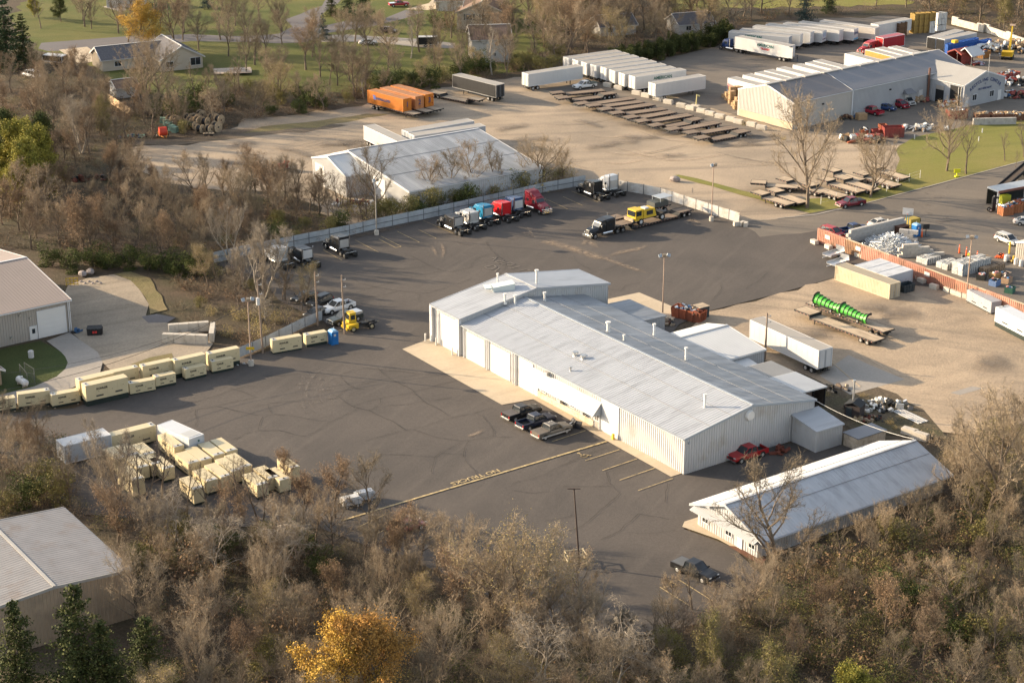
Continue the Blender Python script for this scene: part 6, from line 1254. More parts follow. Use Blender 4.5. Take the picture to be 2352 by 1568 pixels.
def generator(label, pos, rz, L_=3.4, D_=1.15, H=1.55, base=.38, m=None, group=None, logo=True, vent=-1, blocks=True):
    """long side towards local -y"""
    t = T('generator', label, 'generator', pos, rz, group); m = m or M_gen; x, y = L_ / 2, D_ / 2; z = base + .06
    b = MB(); b.box(0, 0, .06, L_ * .98, D_ * .96, base); P('base_tank', b, M_gend, t)
    b = MB(); b.box(0, 0, z, L_, D_, H)
    for k in (-.5, .02, .5): b.box(k * x, -y - .008, z + .08, .025, .02, H - .16)
    P('enclosure', b, m, t)
    b = MB(); b.box(0, 0, z + H, L_ + .05, D_ + .05, .05); P('roof', b, m, t)
    b = MB(); b.box(vent * (x - .35), 0, z + H + .05, .55, D_ * .85, .03); P('roof_grille', b, M_galv, t)
    b = MB(); b.tube((vent * (x - .35), 0, z + H + .08), (vent * (x - .35), 0, z + H + .16), .12, n=10); P('exhaust', b, M_genb, t)
    for k, zz in ((.12, .18), (.62, .2)): b = MB(); b.box((k - .5 + .18) * L_ * .9, -y - .02, z + H * zz, L_ * .17, .03, H * .09); P('louvre', b, M_genb, t)
    b = MB(); b.box(vent * (x + .01), 0, z + H * .2, .03, D_ * .6, H * .55); P('end_louvre', b, m, t)
    for k, zz in ((-.2, .5), (.12, .48), (.38, .62)): b = MB(); b.box(k * L_, -y - .03, z + H * zz, .07, .05, .07); P('latch', b, M_genb, t)
    if logo: text('KOHLER', .30 * H / 1.55, M_letter, t, (-.12 * L_, -y - .025, z + H * .68), (HP, 0, 0), .015)
    if blocks:
        for k in (-.42, .42): b = MB(); b.box(k * L_, 0, 0, .2, D_ * 1.35, .06); P('skid', b, M_woodl, t)
    return t
def gen_row(lo, hi, label, H, D_=1.15, base=.38, **k):
    """lo, hi: ground points below the left and right end of the front face"""
    a, b = at(*lo), at(*hi); rz = heading(a, b); n = Vector((-math.sin(rz), math.cos(rz), 0)); c = (a + b) / 2 + n * D_ / 2; c.z = 0
    return generator(label, c, rz, (b - a).length, D_, H, base, group='cream generators in the row along the drive', **k)
gr = lambda *p: t4(C1, *p)
gen_row((-12, 951), (38, 943), 'cream generator at the left end of the row behind twigs', 1.5)
gen_row((44, 941), (117, 931), 'cream generator with roof hatch, second from the left end', 1.8, vent=1); gen_row((121, 938), (184, 926), 'low cream generator between the hatch one and the tall pair', 1.55, base=.3)
gen_row((200, 935), (297, 913), 'largest cream generator on a tall black base', 2.25, 1.5, .8)
gen_row((186, 922), (265, 903), 'tall cream generator directly behind the largest one', 2.2, 1.4, .8, blocks=False)
gen_row((252, 893), (321, 878), 'cream generator with roof hatch behind the largest one on its right', 1.9, vent=1, blocks=False)
gen_row((299, 909), (358, 898), 'small cream generator right of the largest one', 1.5, base=.2); gen_row((359, 894), (405, 884), 'small cream generator on dark base, second right of the largest', 1.35)
gen_row((330, 882), (398, 867), 'tall cream generator behind the two small ones', 2.0, base=.6, blocks=False)
gen_row((404, 871), (474, 855), 'tall cream generator with slotted end in the middle of the row', 2.05, base=.7); gen_row((427, 876), (475, 865), 'small cream generator in front of the slotted tall one', 1.35)
gen_row((482, 853), (552, 838), 'tall cream generator at the right end of the double row', 1.9, base=.7); gen_row((488, 860), (537, 850), 'small cream generator in front of the right hand tall one', 1.45)
gen_row((628, 815), (694, 803), 'cream generator standing alone beside the light pole', 1.9, base=.25); gen_row((704, 799), (752, 790), 'cream generator next to the blue toilet', 1.45, base=.45)
# the cluster among the trees
GCL = 'cream generators clustered among the trees'
def gen_c(u, v, label, H=1.55, L_=3.5, D_=1.25, rz=None, base=.35, **k):
    p = at(u, v, H + base + .1); p.z = 0; return generator(label, p, (SH_R if rz is None else rz), L_, D_, H, base, group=GCL, blocks=False, vent=1, **k)
for i, (u, v) in enumerate(((514, 1021), (485, 1030), (455, 1041), (430, 1050), (547, 1057), (525, 1066), (501, 1079), (471, 1090), (586, 1099), (612, 1084), (637, 1088), (262, 1040), (293, 1032), (330, 1030), (314, 1060), (345, 1052), (372, 1062))):
    gen_c(u, v, ['cream generator at the back right corner of the cluster', 'cream generator second from the back right corner of the cluster', 'cream generator third from the back right corner of the cluster', 'cream generator fourth along the back row of the cluster', 'cream generator at the right end of the second row of the cluster', 'cream generator second in the second row of the cluster', 'cream generator third in the second row of the cluster', 'cream generator fourth in the second row of the cluster', 'cream generator at the right front of the cluster behind two trunks', 'cream generator with roof hatch at the right edge of the cluster', 'low cream generator behind the standing one at the right edge', 'cream generator at the left end of the cluster', 'cream generator next to the left end of the cluster', 'cream generator left of the middle of the cluster', 'cream generator under the twigs left of the middle', 'cream generator under the twigs in the middle', 'cream generator near the dark louvred end'][i], L_=4.6 if i in (0, 1, 2, 4, 5, 6) else 4.0, D_=1.6)
gen_c(662, 1062, 'tall cream generator standing alone right of the cluster', 1.9, 3.6, 1.3, base=.4); gen_c(440, 1108, 'cream generator with lettering nearest the camera in the cluster', 1.9, 4.0, 1.5); gen_c(300, 1085, 'large cream generator in front of the cluster behind branches', 2.1, 4.6, 1.7)
gen_c(302, 985, 'long cream generator at the back left of the cluster', 2.1, 6.3, 1.4, rz=A35); gen_c(392, 1010, 'cream generator beside the white container', 1.9, 5.0, 1.4)
p1, p2 = at(395, 964, 2.9), at(467.5, 996.5, 2.9); hd = heading(p1, p2); n = Vector((math.sin(hd), -math.cos(hd), 0)); n = n if n.y < 0 else -n
c = (p1 + p2) / 2 + n * 1.2; t = van_trailer('white power container behind the generator cluster', (c.x, c.y, 0), hd, (p2 - p1).length, H=2.9, W_=2.4, z0=.15, legs=False, wheels=False, detail=False, side=mat('container_white', (.48, .495, .51), .4, var=.04), roof=MATS['container_white'], name='power_container', cat='container')
b = MB(); b.box((p2 - p1).length / 2 - 1.3, 0, 2.9, 1.9, 1.9, .04); P('roof_grille', b, M_galv, t)
b = MB(); b.box((p2 - p1).length / 2 + .02, .35, 2.1, .02, .28, .28); P('logo', b, M_grn, t)
p = at(195, 1030); t = van_trailer('grey box body behind bare branches left of the generator cluster', at(196, 1050), A35, 6.5, H=2.9, side=M_vang, roof=M_vanw, detail=False, legs=False, wheels=False, z0=.4, name='box_body', cat='box body')
gray = mat('generator_grey', (.30, .30, .31), .45, var=.05)
a, b2 = at(2218, 692), at(2275, 722); rz2 = heading(a, b2); n = Vector((-math.sin(rz2), math.cos(rz2), 0)); c = (a + b2) / 2 + n * .95
generator('grey generator enclosure at the foot of the rust fence', c, rz2, (b2 - a).length, 1.9, 1.8, .15, gray, logo=False)
a, b2 = at(2289, 752), at(2350, 784); rz2 = heading(a, b2); n = Vector((-math.sin(rz2), math.cos(rz2), 0)); c = (a + b2) / 2 + n * 1.2
generator('white generator on a black base at the right edge', c, rz2, (b2 - a).length + 1.5, 2.3, 2.3, .75, mat('container_white', (.62, .64, .66), .4), logo=False)
# snow pushers on the flatbed
M_green = mat('plow_green', (.055, .33, .03), .5, var=.12, spec=.4); fz = f1.location; fr = f1.rotation_euler.z
# axis runs from the rear (left, far) end to the near end of the trailer
for k, (s0, s1, r0, r1, lab) in enumerate(((6.6, 1.1, .98, .66, 'green curved snow pusher at the far end of the flatbed'), (.9, -4.6, .95, .64, 'green curved snow pusher at the near end of the flatbed'))):
    t = T('snow_pusher', lab, 'snow plow', (fz.x, fz.y, 1.36), fr, 'green snow pushers on the flatbed'); seg = 7
    def sec(x, r_): return [(x, .45 - r_ * math.cos(a), r_ * .95 + r_ * math.sin(a)) for a in np.linspace(RAD(62), RAD(250), 8)]
    rad = lambda i: r0 + (r1 - r0) * min(1, 1.5 * i / seg) + (.35 * max(0, i / seg - .75) * 2 if True else 0)
    b = MB()
    for i in range(seg):
        A_, B_ = sec(s0 + (s1 - s0) * i / seg, rad(i)), sec(s0 + (s1 - s0) * (i + 1) / seg, rad(i + 1)); n0 = len(b.v); b.v += A_ + B_
        for j in range(7): b.f.append((n0 + j, n0 + j + 1, n0 + 9 + j, n0 + 8 + j)); b.k.append(0)
    o = P('moldboard', b, M_green, t); sm = o.modifiers.new('thick', 'SOLIDIFY'); sm.thickness = .05
    for i in range(seg + 1):
        x = s0 + (s1 - s0) * i / seg; b = MB(); A_ = sec(x, rad(i) + (.06 if 0 < i < seg else .14)); C_ = sec(x, rad(i) - .06)
        for j in range(7): b.hexa([(x - .04, *A_[j][1:]), (x + .04, *A_[j][1:]), (x + .04, *A_[j + 1][1:]), (x - .04, *A_[j + 1][1:]), (x - .04, *C_[j][1:]), (x + .04, *C_[j][1:]), (x + .04, *C_[j + 1][1:]), (x - .04, *C_[j + 1][1:])])
        P('rib', b, M_black, t)
    b = MB(); b.box((s0 + s1) / 2, 1.35, .55, abs(s1 - s0) * .8, .1, .1); b.box((s0 + s1) / 2, 1.2, .25, abs(s1 - s0) * .5, .12, .25); P('push_frame', b, M_black, t)
    for x in (s0 + (s1 - s0) * .05, s0 + (s1 - s0) * .72): wheel(t, x, 1.45, .28, .2, z=.3)
for k, (x, y) in enumerate(((600, 770), (640, 850))):
    p = at(*t4(B4, x, y + 25)); t = T('utility_trailer', ['silver utility trailer with raised ramp beside the rust fence', 'silver utility trailer half hidden by the cream container'][k], 'trailer', p, A35 + .1)
    b = MB(); b.box(0, 0, .55, 3.6, 1.9, .12); b.box(-2.3, 0, .5, 1.2, .15, .12); P('deck', b, M_alu, t)
    b = MB(); b.box(1.9, 0, .6, .08, 1.9, 1.2, tilt=(0, -.2)); P('ramp', b, M_alu, t)
    b = MB(); b.box(0, -.97, .67, 3.6, .05, .3); b.box(0, .97, .67, 3.6, .05, .3); P('side_rail', b, M_alu, t)
    for s in (-1, 1): wheel(t, .3, s * 1.1, .33, .2); b = MB(); b.box(.3, s * 1.1, .7, .9, .28, .05); P('mudguard', b, M_alu, t)
# black hut with chimney, racks, junk
p = at(1962, 957); t = T('wood_furnace', 'small dark furnace hut with tall steel chimney behind the workshop', 'hut', p, A35 - HP + .4)
b = MB(); b.box(0, 0, 0, 2.2, 1.9, 1.9); P('hut', b, mat('hut_brown', (.045, .035, .035), .7, var=.15), t)
b = MB(); b.side([(-1.25, 1.9), (0, 2.4), (1.25, 1.9), (1.25, 2.0), (0, 2.5), (-1.25, 2.0)], -1.1, 1.1); P('roof', b, M_frame, t)
b = MB(); b.tube((-.5, .5, 2.1), (-.5, .5, 5.0), .13, n=10); b.tube((-.5, .5, 4.9), (-.5, .5, 5.2), .2, n=10); P('chimney', b, M_alu, t)
b = MB(); b.box(-.45, -.98, .1, .8, .05, 1.6); P('door', b, mat('dark_steel', (.035, .045, .05), .6), t)
p = at(2090, 957); t = T('steel_grating', 'white slatted steel rack lying on the ground', 'rack', p, heading(at(2058, 945), at(2115, 972)))
for k in range(4): b = MB(); b.box(0, -.75 + k * .5, .1, 5.2, .28, .08); P('slat', b, M_vanw, t)
b = MB(); b.box(-2.5, 0, 0, .15, 1.9, .1); b.box(2.5, 0, 0, .15, 1.9, .1); P('crossbar', b, M_vanw, t)
for k, (u, v) in enumerate(((2089, 998), (2114, 1008))): cblock(['left tan concrete block behind the long white shed', 'right tan concrete block behind the long white shed'][k], at(u, v), RAD(-40), (2.2, 1.0, .95))
junk('low heap of grey pipes and scrap beside the furnace hut', at(2020, 935), 60, (5.0, 2.0), [M_pipe, M_frame, M_alu, mat('weathered_grey', (.2, .18, .16), .9)], 21, h=.5, big=.7)
junk('heap of red brown scrap in front of the furnace hut', at(1992, 965), 40, (2.5, 1.2), [mat('rust_red', (.14, .045, .03), .9), M_frame, M_woodl], 22, h=.5, big=.5)
junk('scattered boards along the edge of the concrete pad', at(1900, 895), 30, (3.5, 1.6), [M_wood, M_woodl, M_frame], 23, h=.2, big=.6)
for a, c in (((1906, 829), (1976, 889)), ((1998, 826), (2066, 864))):
    q1, q2 = at(*a), at(*c); b = MB(); L_ = (q2 - q1).length; b.box(0, 0, 0, L_, .25, .12)
    solo('timber_beam', 'pale timber lying on the ' + ('left side' if a[0] < 1950 else 'far edge') + ' of the concrete pad', 'beam', b, M_woodl, (q1 + q2) / 2, heading(q1, q2))
# ---- left court
p = at(218, 768); t = open_box('dumpster', 'small black dumpster with red label on the left court', 'dumpster', p, RAD(8), (2.1, 1.3, 1.15), M_black, None, .08)
b = MB(); b.box(0, .1, 1.15, 2.2, 1.3, .06, tilt=(.1, 0)); P('lid', b, M_frame, t)
b = MB(); b.box(.05, -.72, .45, .7, .04, .35); P('label_plate', b, M_rlet, t)
p = at(166, 656); t = T('yellow_barrier', 'yellow steel lift frame at the edge of the left court', 'barrier', p, RAD(8))
for x in (-.95, -.3, .3, .95): b = MB(); b.box(x, 0, 0, .1, .1, 1.35); P('post', b, YEL, t)
for z in (.25, .75, 1.25): b = MB(); b.box(0, 0, z, 1.9, .08, .1); P('rail', b, YEL, t)
def boulder(label, pos, s, seed):
    bm_ = MB(); r = random.Random(seed); R_ = []
    for j in range(5):
        ph = (j + .4) / 5 * math.pi; R_.append([(math.cos(k) * math.sin(ph) * s * r.uniform(.85, 1.1) * 1.25, math.sin(k) * math.sin(ph) * s * r.uniform(.85, 1.1), s * .55 - math.cos(ph) * s * .75) for k in np.linspace(0, 5.5, 8)])
    bm_.loft(R_); o = solo('boulder', label, 'boulder', bm_, mat('boulder_stone', (.30, .255, .235), .95, var=.15, scale=1.5, bump=.8), pos, r.uniform(0, 3)); return o
boulder('grey boulder at the top of the left court', at(190, 634), .75, 1); boulder('pinkish boulder right of the grey one on the left court', at(208, 629), .75, 2); boulder('large pale boulder at the end of the grass strip by the yard', at(1550, 417), .9, 3)
for k in range(6): boulder('small stone by the yellow barrier' if k < 3 else 'small stone at the rim of the left court', at(186 + k * 9, 648 + (k % 2) * 4), .25, 10 + k)['group'] = 'small stones on the left court'
pts = [(-52.7, 272.6), (-46.0, 276.2), (-45.4, 267.9), (-52.4, 268.4)]
def wblock(label, A_, B_, courses): 
    rz_ = math.atan2(B_[1] - A_[1], B_[0] - A_[0]); L_ = math.hypot(B_[0] - A_[0], B_[1] - A_[1]); t = T('block_wall', label, 'wall', (A_[0], A_[1], 0), rz_); n = max(2, round(L_ / 1.7)); w = L_ / n
    for c in range(courses):
        for i in range(n): b = MB(); b.box(w * (i + .5), RNG.uniform(-.03, .03), c * .75, w - .04, .75, .73); P('block', b, M_block, t)
wblock('back wall of concrete blocks around the sand bin', (-52.9, 272.2), (-46.9, 273.6), 2); wblock('front wall of concrete blocks around the sand bin', (-53.1, 268.3), (-46.2, 267.6), 2); wblock('right wall of concrete blocks around the sand bin', (-45.7, 268.3), (-46.2, 273.2), 2)
b = MB(); b.loft([[(-2.4 * k, -1.6 * k, z), (2.4 * k, -1.6 * k, z), (2.4 * k, 1.6 * k, z), (-2.4 * k, 1.6 * k, z)] for k, z in ((1, 0), (.6, .5), (.2, .8))]); solo('sand_heap', 'heap of sand inside the concrete block bin', 'sand heap', b, M_grav3, (-49.6, 270.3, 0), .1)
p = at(52, 886); t = T('propane_tank', 'white propane tank behind a thin fence on the small lawn', 'tank', p, RAD(-50))
b = MB(); b.tube((-1.1, 0, .75), (1.1, 0, .75), .5, n=16); b.tube((1.1, 0, .75), (1.4, 0, .75), .5, .25, n=16); b.tube((-1.4, 0, .75), (-1.1, 0, .75), .25, .5, n=16); P('tank', b, M_vanw, t)
for x in (-.8, .8): b = MB(); b.box(x, 0, 0, .2, .8, .35); P('foot', b, M_block, t)
b = MB(); b.tube((0, 0, 1.2), (0, 0, 1.5), .15, n=10); P('dome', b, M_alu, t)
t = T('chain_link_fence', 'thin chain link fence around the propane tank', 'fence', at(35, 880)); o0 = t.location
ps = [at(u, v) - o0 for u, v in ((47, 862), (64, 882), (81, 884), (80, 872), (58, 858))]
for q_ in ps: b = MB(); b.tube(q_, q_ + Vector((0, 0, 1.8)), .04, n=5); P('post', b, M_post, t)
b = MB()
for q0, q1 in zip(ps[:-1], ps[1:]):
    for z in (.1, 1.75): b.tube(q0 + Vector((0, 0, z)), q1 + Vector((0, 0, z)), .02, n=4)
    for k in range(1, 9): x0 = q0.lerp(q1, k / 9); b.tube(x0 + Vector((0, 0, .1)), x0 + Vector((0, 0, 1.75)), .008, n=3)
o = P('wire_mesh', b, M_post, t); o['kind'] = 'stuff'
b = MB(); b.tube((0, 0, 0), (0, 0, 1.1), .42, n=14); b.tube((0, 0, 1.1), (0, 0, 1.2), .3, n=10); solo('white_barrel', 'white barrel standing on the small lawn by the tan shed', 'barrel', b, M_vanw, at(72, 822))
junk('black bags beside the tan shed downspout', at(176, 764), 18, (1.0, .6), [M_black, mat('blue_junk', (.04, .1, .2), .7)], 31, h=.5, big=.5)
# ---- light poles, power poles, wires
M_polew = mat('wood_pole', (.22, .165, .125), .85, var=.2, scale=2, stretch=(1, 1, .2)); M_pole = mat('tan_steel_pole', (.34, .245, .185), .6, var=.1)
def light_pole(label, base, H, heads=3, base_block=True, m=None, rz=0.0):
    t = T('light_pole', label, 'light pole', at(*base), rz); b = MB(); b.tube((0, 0, .3), (0, 0, H), .12, .085, n=8); P('pole', b, m or M_pole, t)
    if base_block: b = MB(); b.tube((0, 0, 0), (0, 0, .9), .42, n=12); P('concrete_base', b, M_block, t)
    b = MB(); b.box(0, 0, H - .15, 1.5, .12, .12); P('crossarm', b, m or M_pole, t)
    for k in range(heads):
        x = (k - (heads - 1) / 2) * .62; b = MB(); b.box(x, -.12 + .1 * (k % 2), H, .52, .34, .5, tilt=(-.35 if k % 2 == 0 else .4, (k - 1) * .25)); o = P('floodlight', b, M_gtrim if k != 1 else M_woodl, t)
    return t
light_pole('tan light pole with three floodlights behind the right generators', (577, 840), 10.2, rz=.3); light_pole('light pole with two lamp heads standing at the fence', (865, 540), 10.0, 2, rz=.8, m=mat('pole_grey', (.30, .27, .23), .6))
light_pole('tan light pole with floodlights behind the annex', (1522, 722), 9.6, rz=.2, base_block=False); light_pole('tan light pole with two floodlights at the white panel fence', (1634, 508), 10.4, 2, rz=.5); light_pole('light pole with three floodlights at the rust fence', (2219, 692), 10.7, rz=-.2, base_block=False)
t = T('sign_board', 'small yellow sign on the light pole by the generators', 'sign', at(577, 840)); b = MB(); b.box(0, -.16, 2.6, 1.25, .04, .45); P('plate', b, YEL, t); b = MB(); b.box(0, -.14, 2.55, .1, .04, .55); P('bracket', b, M_pole, t)
t = T('slim_pole', 'thin dark pole with short crossarm above the pale guard frame', 'light pole', at(1331, 1300)); b = MB(); b.tube((0, 0, 0), (-.75, .2, 9.9), .12, .08, n=8); P('pole', b, mat('dark_pole', (.07, .05, .04), .8), t)
b = MB(); b.box(-.76, .2, 9.8, 1.5, .12, .1); P('crossarm', b, MATS['dark_pole'], t)
t = T('guard_frame', 'pale yellow pipe guard frame around the foot of the thin pole', 'barrier', at(1322, 1294), .25); m = mat('cream_pipe', (.52, .44, .29), .6)
for x, y in ((-1.1, .8), (1.1, .8), (1.1, -.8), (-1.1, -.8)): b = MB(); b.tube((x, y, 0), (x, y, 1.5), .09, n=8); P('post', b, m, t)
for z in (.7, 1.4):
    for (x0, y0), (x1, y1) in (((-1.1, .8), (1.1, .8)), ((1.1, .8), (1.1, -.8)), ((1.1, -.8), (-1.1, -.8)), ((-1.1, -.8), (-1.1, .8))): b = MB(); b.tube((x0, y0, z), (x1, y1, z), .07, n=6); P('rail', b, m, t)
def wood_pole(label, base, H, lean=(0, 0), transformer=False, arm=False):
    t = T('utility_pole', label, 'utility pole', at(*base)); b = MB(); b.tube((0, 0, 0), (lean[0], lean[1], H), .17, .11, n=8); P('pole', b, M_polew, t)
    if transformer: b = MB(); b.tube((-.35, -.1, H * .66), (-.35, -.1, H * .66 + 1.1), .28, n=12); P('transformer', b, M_vanw, t)
    for z in (.92, .80): b = MB(); b.box(lean[0] * z + .3, lean[1] * z, H * z, .6, .08, .08); b.tube((lean[0] * z + .5, lean[1] * z, H * z + .05), (lean[0] * z + .5, lean[1] * z, H * z + .3), .06, n=6); P('insulator_arm', b, M_alu, t)
    return at(*base) + Vector((lean[0], lean[1], H))
q1 = wood_pole('wooden utility pole with white transformer among the birches', (604, 812), 11.8, (-.3, 0), True); q2 = wood_pole('wooden pole with a lamp behind the white pickup', (730, 748), 8.9, (-.15, 0)); q3 = wood_pole('wooden pole in front of the yellow yard tractor', (792, 768), 9.6, (-.2, 0)); q4 = wood_pole('wooden pole beside the white sheds behind the workshop', (1757, 826), 7.4)
def wire(label, a, c, sag=.6, r_=.02):
    b = MB(); pts = [a.lerp(c, k / 12) - Vector((0, 0, sag * 4 * (k / 12) * (1 - k / 12))) for k in range(13)]
    for x, y in zip(pts[:-1], pts[1:]): b.tube(x, y, r_, n=4, caps=False)
    solo('cable', label, 'cable', b, M_black, group=None)
wire('thin cable between the two poles by the white pickup', q2, q3, .5); wire('thin cable from the transformer pole towards the pickup poles', q1 - Vector((0, 0, .5)), q2, .8); wire('lower cable hanging behind the yellow tractor pole', at(650, 690, 3), q3 - Vector((0, 0, 4.5)), .4)
wire('long dark cable over the drive to the tan shed', q1 - Vector((0, 0, 3)), at(-20, 900, 7), 2.0, .03); wire('second long cable over the left court', q1 - Vector((0, 0, 3.4)), at(-20, 860, 7), 2.0, .025)
b = MB(); A_, C_ = sh(0, 22.6, 5.0), Vector((51.3, 220.6, 5.05)); pts = [A_.lerp(C_, k / 12) - Vector((0, 0, 2.4 * (k / 12) * (1 - k / 12))) for k in range(13)]
for x, y in zip(pts[:-1], pts[1:]): b.tube(x, y, .03, n=5, caps=False)
solo('insulated_cable', 'pale thick cable from the workshop corner to the long shed', 'cable', b, M_pipe)
for k, (u, v) in enumerate(((838, 1150), (806, 1163))):
    t = T('tank_cart', ['right white tank cart under the twigs by the lane line', 'left white tank cart under the twigs by the lane line'][k], 'cart', at(u, v), RAD(25)); b = MB(); b.box(0, 0, .5, 2.4, 1.3, .75); b.box(0, 0, 1.25, 2.0, 1.0, .18); P('tank', b, M_vanw, t)
    for x in (-.8, 0, .8): b = MB(); b.box(x, -.67, .5, .08, .06, .75); P('strap', b, M_gtrim, t)
    for s in (-1, 1): wheel(t, -.7, s * .55, .28, .18); wheel(t, .7, s * .55, .28, .18)
junk('white pipes stacked beside the light pole base', at(560, 838), 14, (2.4, .5), [M_vanw, M_woodl], 33, 'pipe_stack', 'pipes', .3, .25)
# ---- upper yard: blocks, lamp post, cable reels, reel trailer
for k, (x, y) in enumerate(((1145, 872), (1230, 895), (1340, 925), (1435, 955), (1555, 988), (1640, 1012), (1685, 1005), (1740, 1038), (1820, 1062), (1910, 1088), (2010, 1115), (2080, 1138), (2200, 1163), (2290, 1192), (880, 800), (980, 825))): cblock('tan concrete block in the line between flatbeds and paved yard', at(*t4(A3, x, y)), RAD(-38) + RNG.uniform(-.12, .12), (2.2, 1.0, 1.0), 'blocks dividing the two yards')
t = T('lamp_post', 'short yellow post with a bent lamp behind the flatbeds', 'lamp post', at(1598, 250)); b = MB(); b.tube((0, 0, 0), (.15, 0, 3.0), .12, n=8); P('post', b, mat('cream_yellow', (.55, .48, .22), .6), t); b = MB(); b.box(.4, 0, 2.9, .8, .3, .3, tilt=(0, .3)); P('lamp_head', b, MATS['cream_yellow'], t)
M_reelw = mat('reel_wood', (.36, .27, .17), .9, var=.3, scale=2, col2=(.17, .13, .09), mix=.5)
def reel(label, u, v, rz, d=2.2, w=1.2, lying=False):
    t = T('cable_reel', label, 'cable reel', at(u, v), rz, 'wooden cable reels by the woods'); R_ = d / 2
    zc = R_ if not lying else w / 2
    M = Matrix.Translation((0, 0, zc)) @ (Matrix.Identity(4) if not lying else Matrix.Rotation(HP, 4, 'X'))
    b = MB(); b.M = M; b.tube((0, -w / 2 + .08, 0), (0, w / 2 - .08, 0), R_ * .72, n=16); P('cable', b, M_black, t)
    for s in (-1, 1): b = MB(); b.M = M; b.tube((0, s * w / 2 - .05, 0), (0, s * w / 2 + .05, 0), R_, n=20); b.tube((0, s * (w / 2 + .05), 0), (0, s * (w / 2 + .1), 0), R_ * .18, n=8, k=1); P('flange', b, [M_reelw, M_frame], t)
rr_ = random.Random(9)
for i, (x, y) in enumerate(((1575, 1140), (1625, 1160), (1700, 1183), (1765, 1192), (1800, 1135), (1850, 1095), (1890, 1165), (1840, 1225), (1930, 1225), (1990, 1217), (2015, 1150), (1960, 1132), (1695, 1122), (1735, 1135), (1655, 1115), (1760, 1150), (1830, 1160))): reel('wooden cable reel wound with black cable, in the group by the woods', *t4(A1, x, y), RAD(rr_.uniform(35, 75)), rr_.uniform(1.9, 2.5))
for x, y in ((1890, 1250), (1945, 1250), (2020, 1180)): reel('small wooden reel lying flat in front of the standing reels', *t4(A1, x, y), 0, 1.2, .6, True)
p = at(*t4(A1, 1500, 1262)); t = T('reel_trailer', 'orange trailer frame holding a red cable drum beside the wooden reels', 'reel trailer', p, RAD(-70))
b = MB(); b.tube((0, -.8, 1.3), (0, .8, 1.3), .95, n=18); P('drum', b, mat('drum_red', (.55, .06, .03), .5, var=.06), t); m = mat('orange_frame', (.58, .22, .03), .6)
for s in (-1, 1): b = MB(); b.tube((-1.2, s * 1.0, .5), (2.2, s * .25, .5), .08); b.tube((0, s * .98, 1.3), (.6, s * .9, .5), .07); b.tube((0, s * .98, 1.3), (-.9, s * 1.0, .5), .07); P('frame_side', b, m, t); wheel(t, -.3, s * 1.15, .38, .22)
b = MB(); b.box(-1.2, 0, .42, .12, 2.0, .14); P('crossbar', b, m, t)
for i, (x, y) in enumerate(((1500, 1130), (1530, 1150), (1560, 1170), (1580, 1200), (1610, 1215), (1540, 1180))):
    b = MB()
    for k in range(3): b.box(0, 0, k * .42, 1.3, 1.1, .36)
    solo('teal_crate_stack', 'stack of teal crates beside the cable reels', 'crates', b, mat('teal_crate', (.16, .27, .22), .7, var=.15), at(*t4(A1, x, y)), i * .3, 'teal crate stacks')
junk('scattered dark rubbish left of the red cable drum', at(310, 316), 26, (5, 2), [M_black, mat('blue_junk', (.04, .1, .2), .7), mat('teal_crate', (.16, .27, .22), .7)], 41, h=.2, big=.6)
p = at(650, 392); t = T('drill_rig', 'small red tracked drill rig on the tan yard', 'machine', p, RAD(20)); m = mat('rig_red', (.30, .05, .035), .55, var=.12)
for s in (-1, 1): b = MB(); b.side([(-1.2, .2), (-.9, 0), (.9, 0), (1.2, .2), (1.2, .5), (.9, .65), (-.9, .65), (-1.2, .5)], s * .55, s * .95); P('track', b, M_frame, t)
b = MB(); b.box(0, 0, .6, 2.0, 1.1, .8); b.box(.7, .2, 1.4, .7, .7, .5); P('body', b, m, t)
b = MB(); b.box(-.3, -.3, 1.2, 3.4, .25, .3, tilt=(0, -.3)); P('boom', b, m, t)
b = MB(); b.tube((-1.6, .3, .4), (-1.0, .3, .4), .45, n=12); P('tank', b, M_vanw, t)
b = MB(); b.box(1.9, .3, .4, 1.8, .2, .1, rz=.2); P('pipe_rack', b, M_vanw, t)
junk('red and grey scrap under the bare trees by the warehouse', at(820, 470), 50, (5, 2), [mat('rust_red', (.14, .045, .03), .9), M_pipe, M_wood], 42, h=.3, big=.7)
junk('red scrap in the brush left of the birch', at(190, 412), 40, (5, 2), [mat('rust_red', (.14, .045, .03), .9), M_frame], 43, h=.4, big=.9)
# ---- crates by the recycling gable and the top right corner
def crate(label, pos, rz, z=0, s=(1.3, 1.1, 1.0), m=None, group=None, name='wooden_crate'):
    b = MB(); x, y, h = s[0] / 2, s[1] / 2, s[2]
    for k in range(4): b.box(0, 0, .1 + k * (h - .1) / 4, s[0], s[1], (h - .1) / 4 - .04)
    for sx in (-1, 1):
        for sy in (-1, 1): b.box(sx * (x + .01), sy * (y + .01), 0, .09, .09, h)
    return solo(name, label, 'crate', b, m or M_card, (pos.x, pos.y, z), rz, group)
r_ = random.Random(2)
for i, (x, y) in enumerate(((1960, 880), (1985, 905), (2015, 935), (2045, 960), (2060, 985), (2020, 895), (2050, 925), (2075, 950), (2080, 890))):
    for k in range(1 + (i % 3)): crate('tan wooden crate stacked against the near recycling gable', at(*t4(A3, x, y + 20)), .3 + r_.uniform(-.1, .1), k * 1.02, group='crates at the recycling gable')
M_crY = mat('crate_olive', (.30, .20, .06), .85, var=.2, scale=2, col2=(.13, .08, .045), mix=.3)
for i in range(4):
    for k in range(3): open_box('wire_bin', 'olive brown bin in the tall stacks by the wood', 'bin', at(*t4(A4, 1345 + i * 46, 305 - i * 3)), RAD(30), (2.1, 1.9, 1.75), M_crY, None, 0, 'olive bins stacked three high', z0=0).location.z = k * 1.8
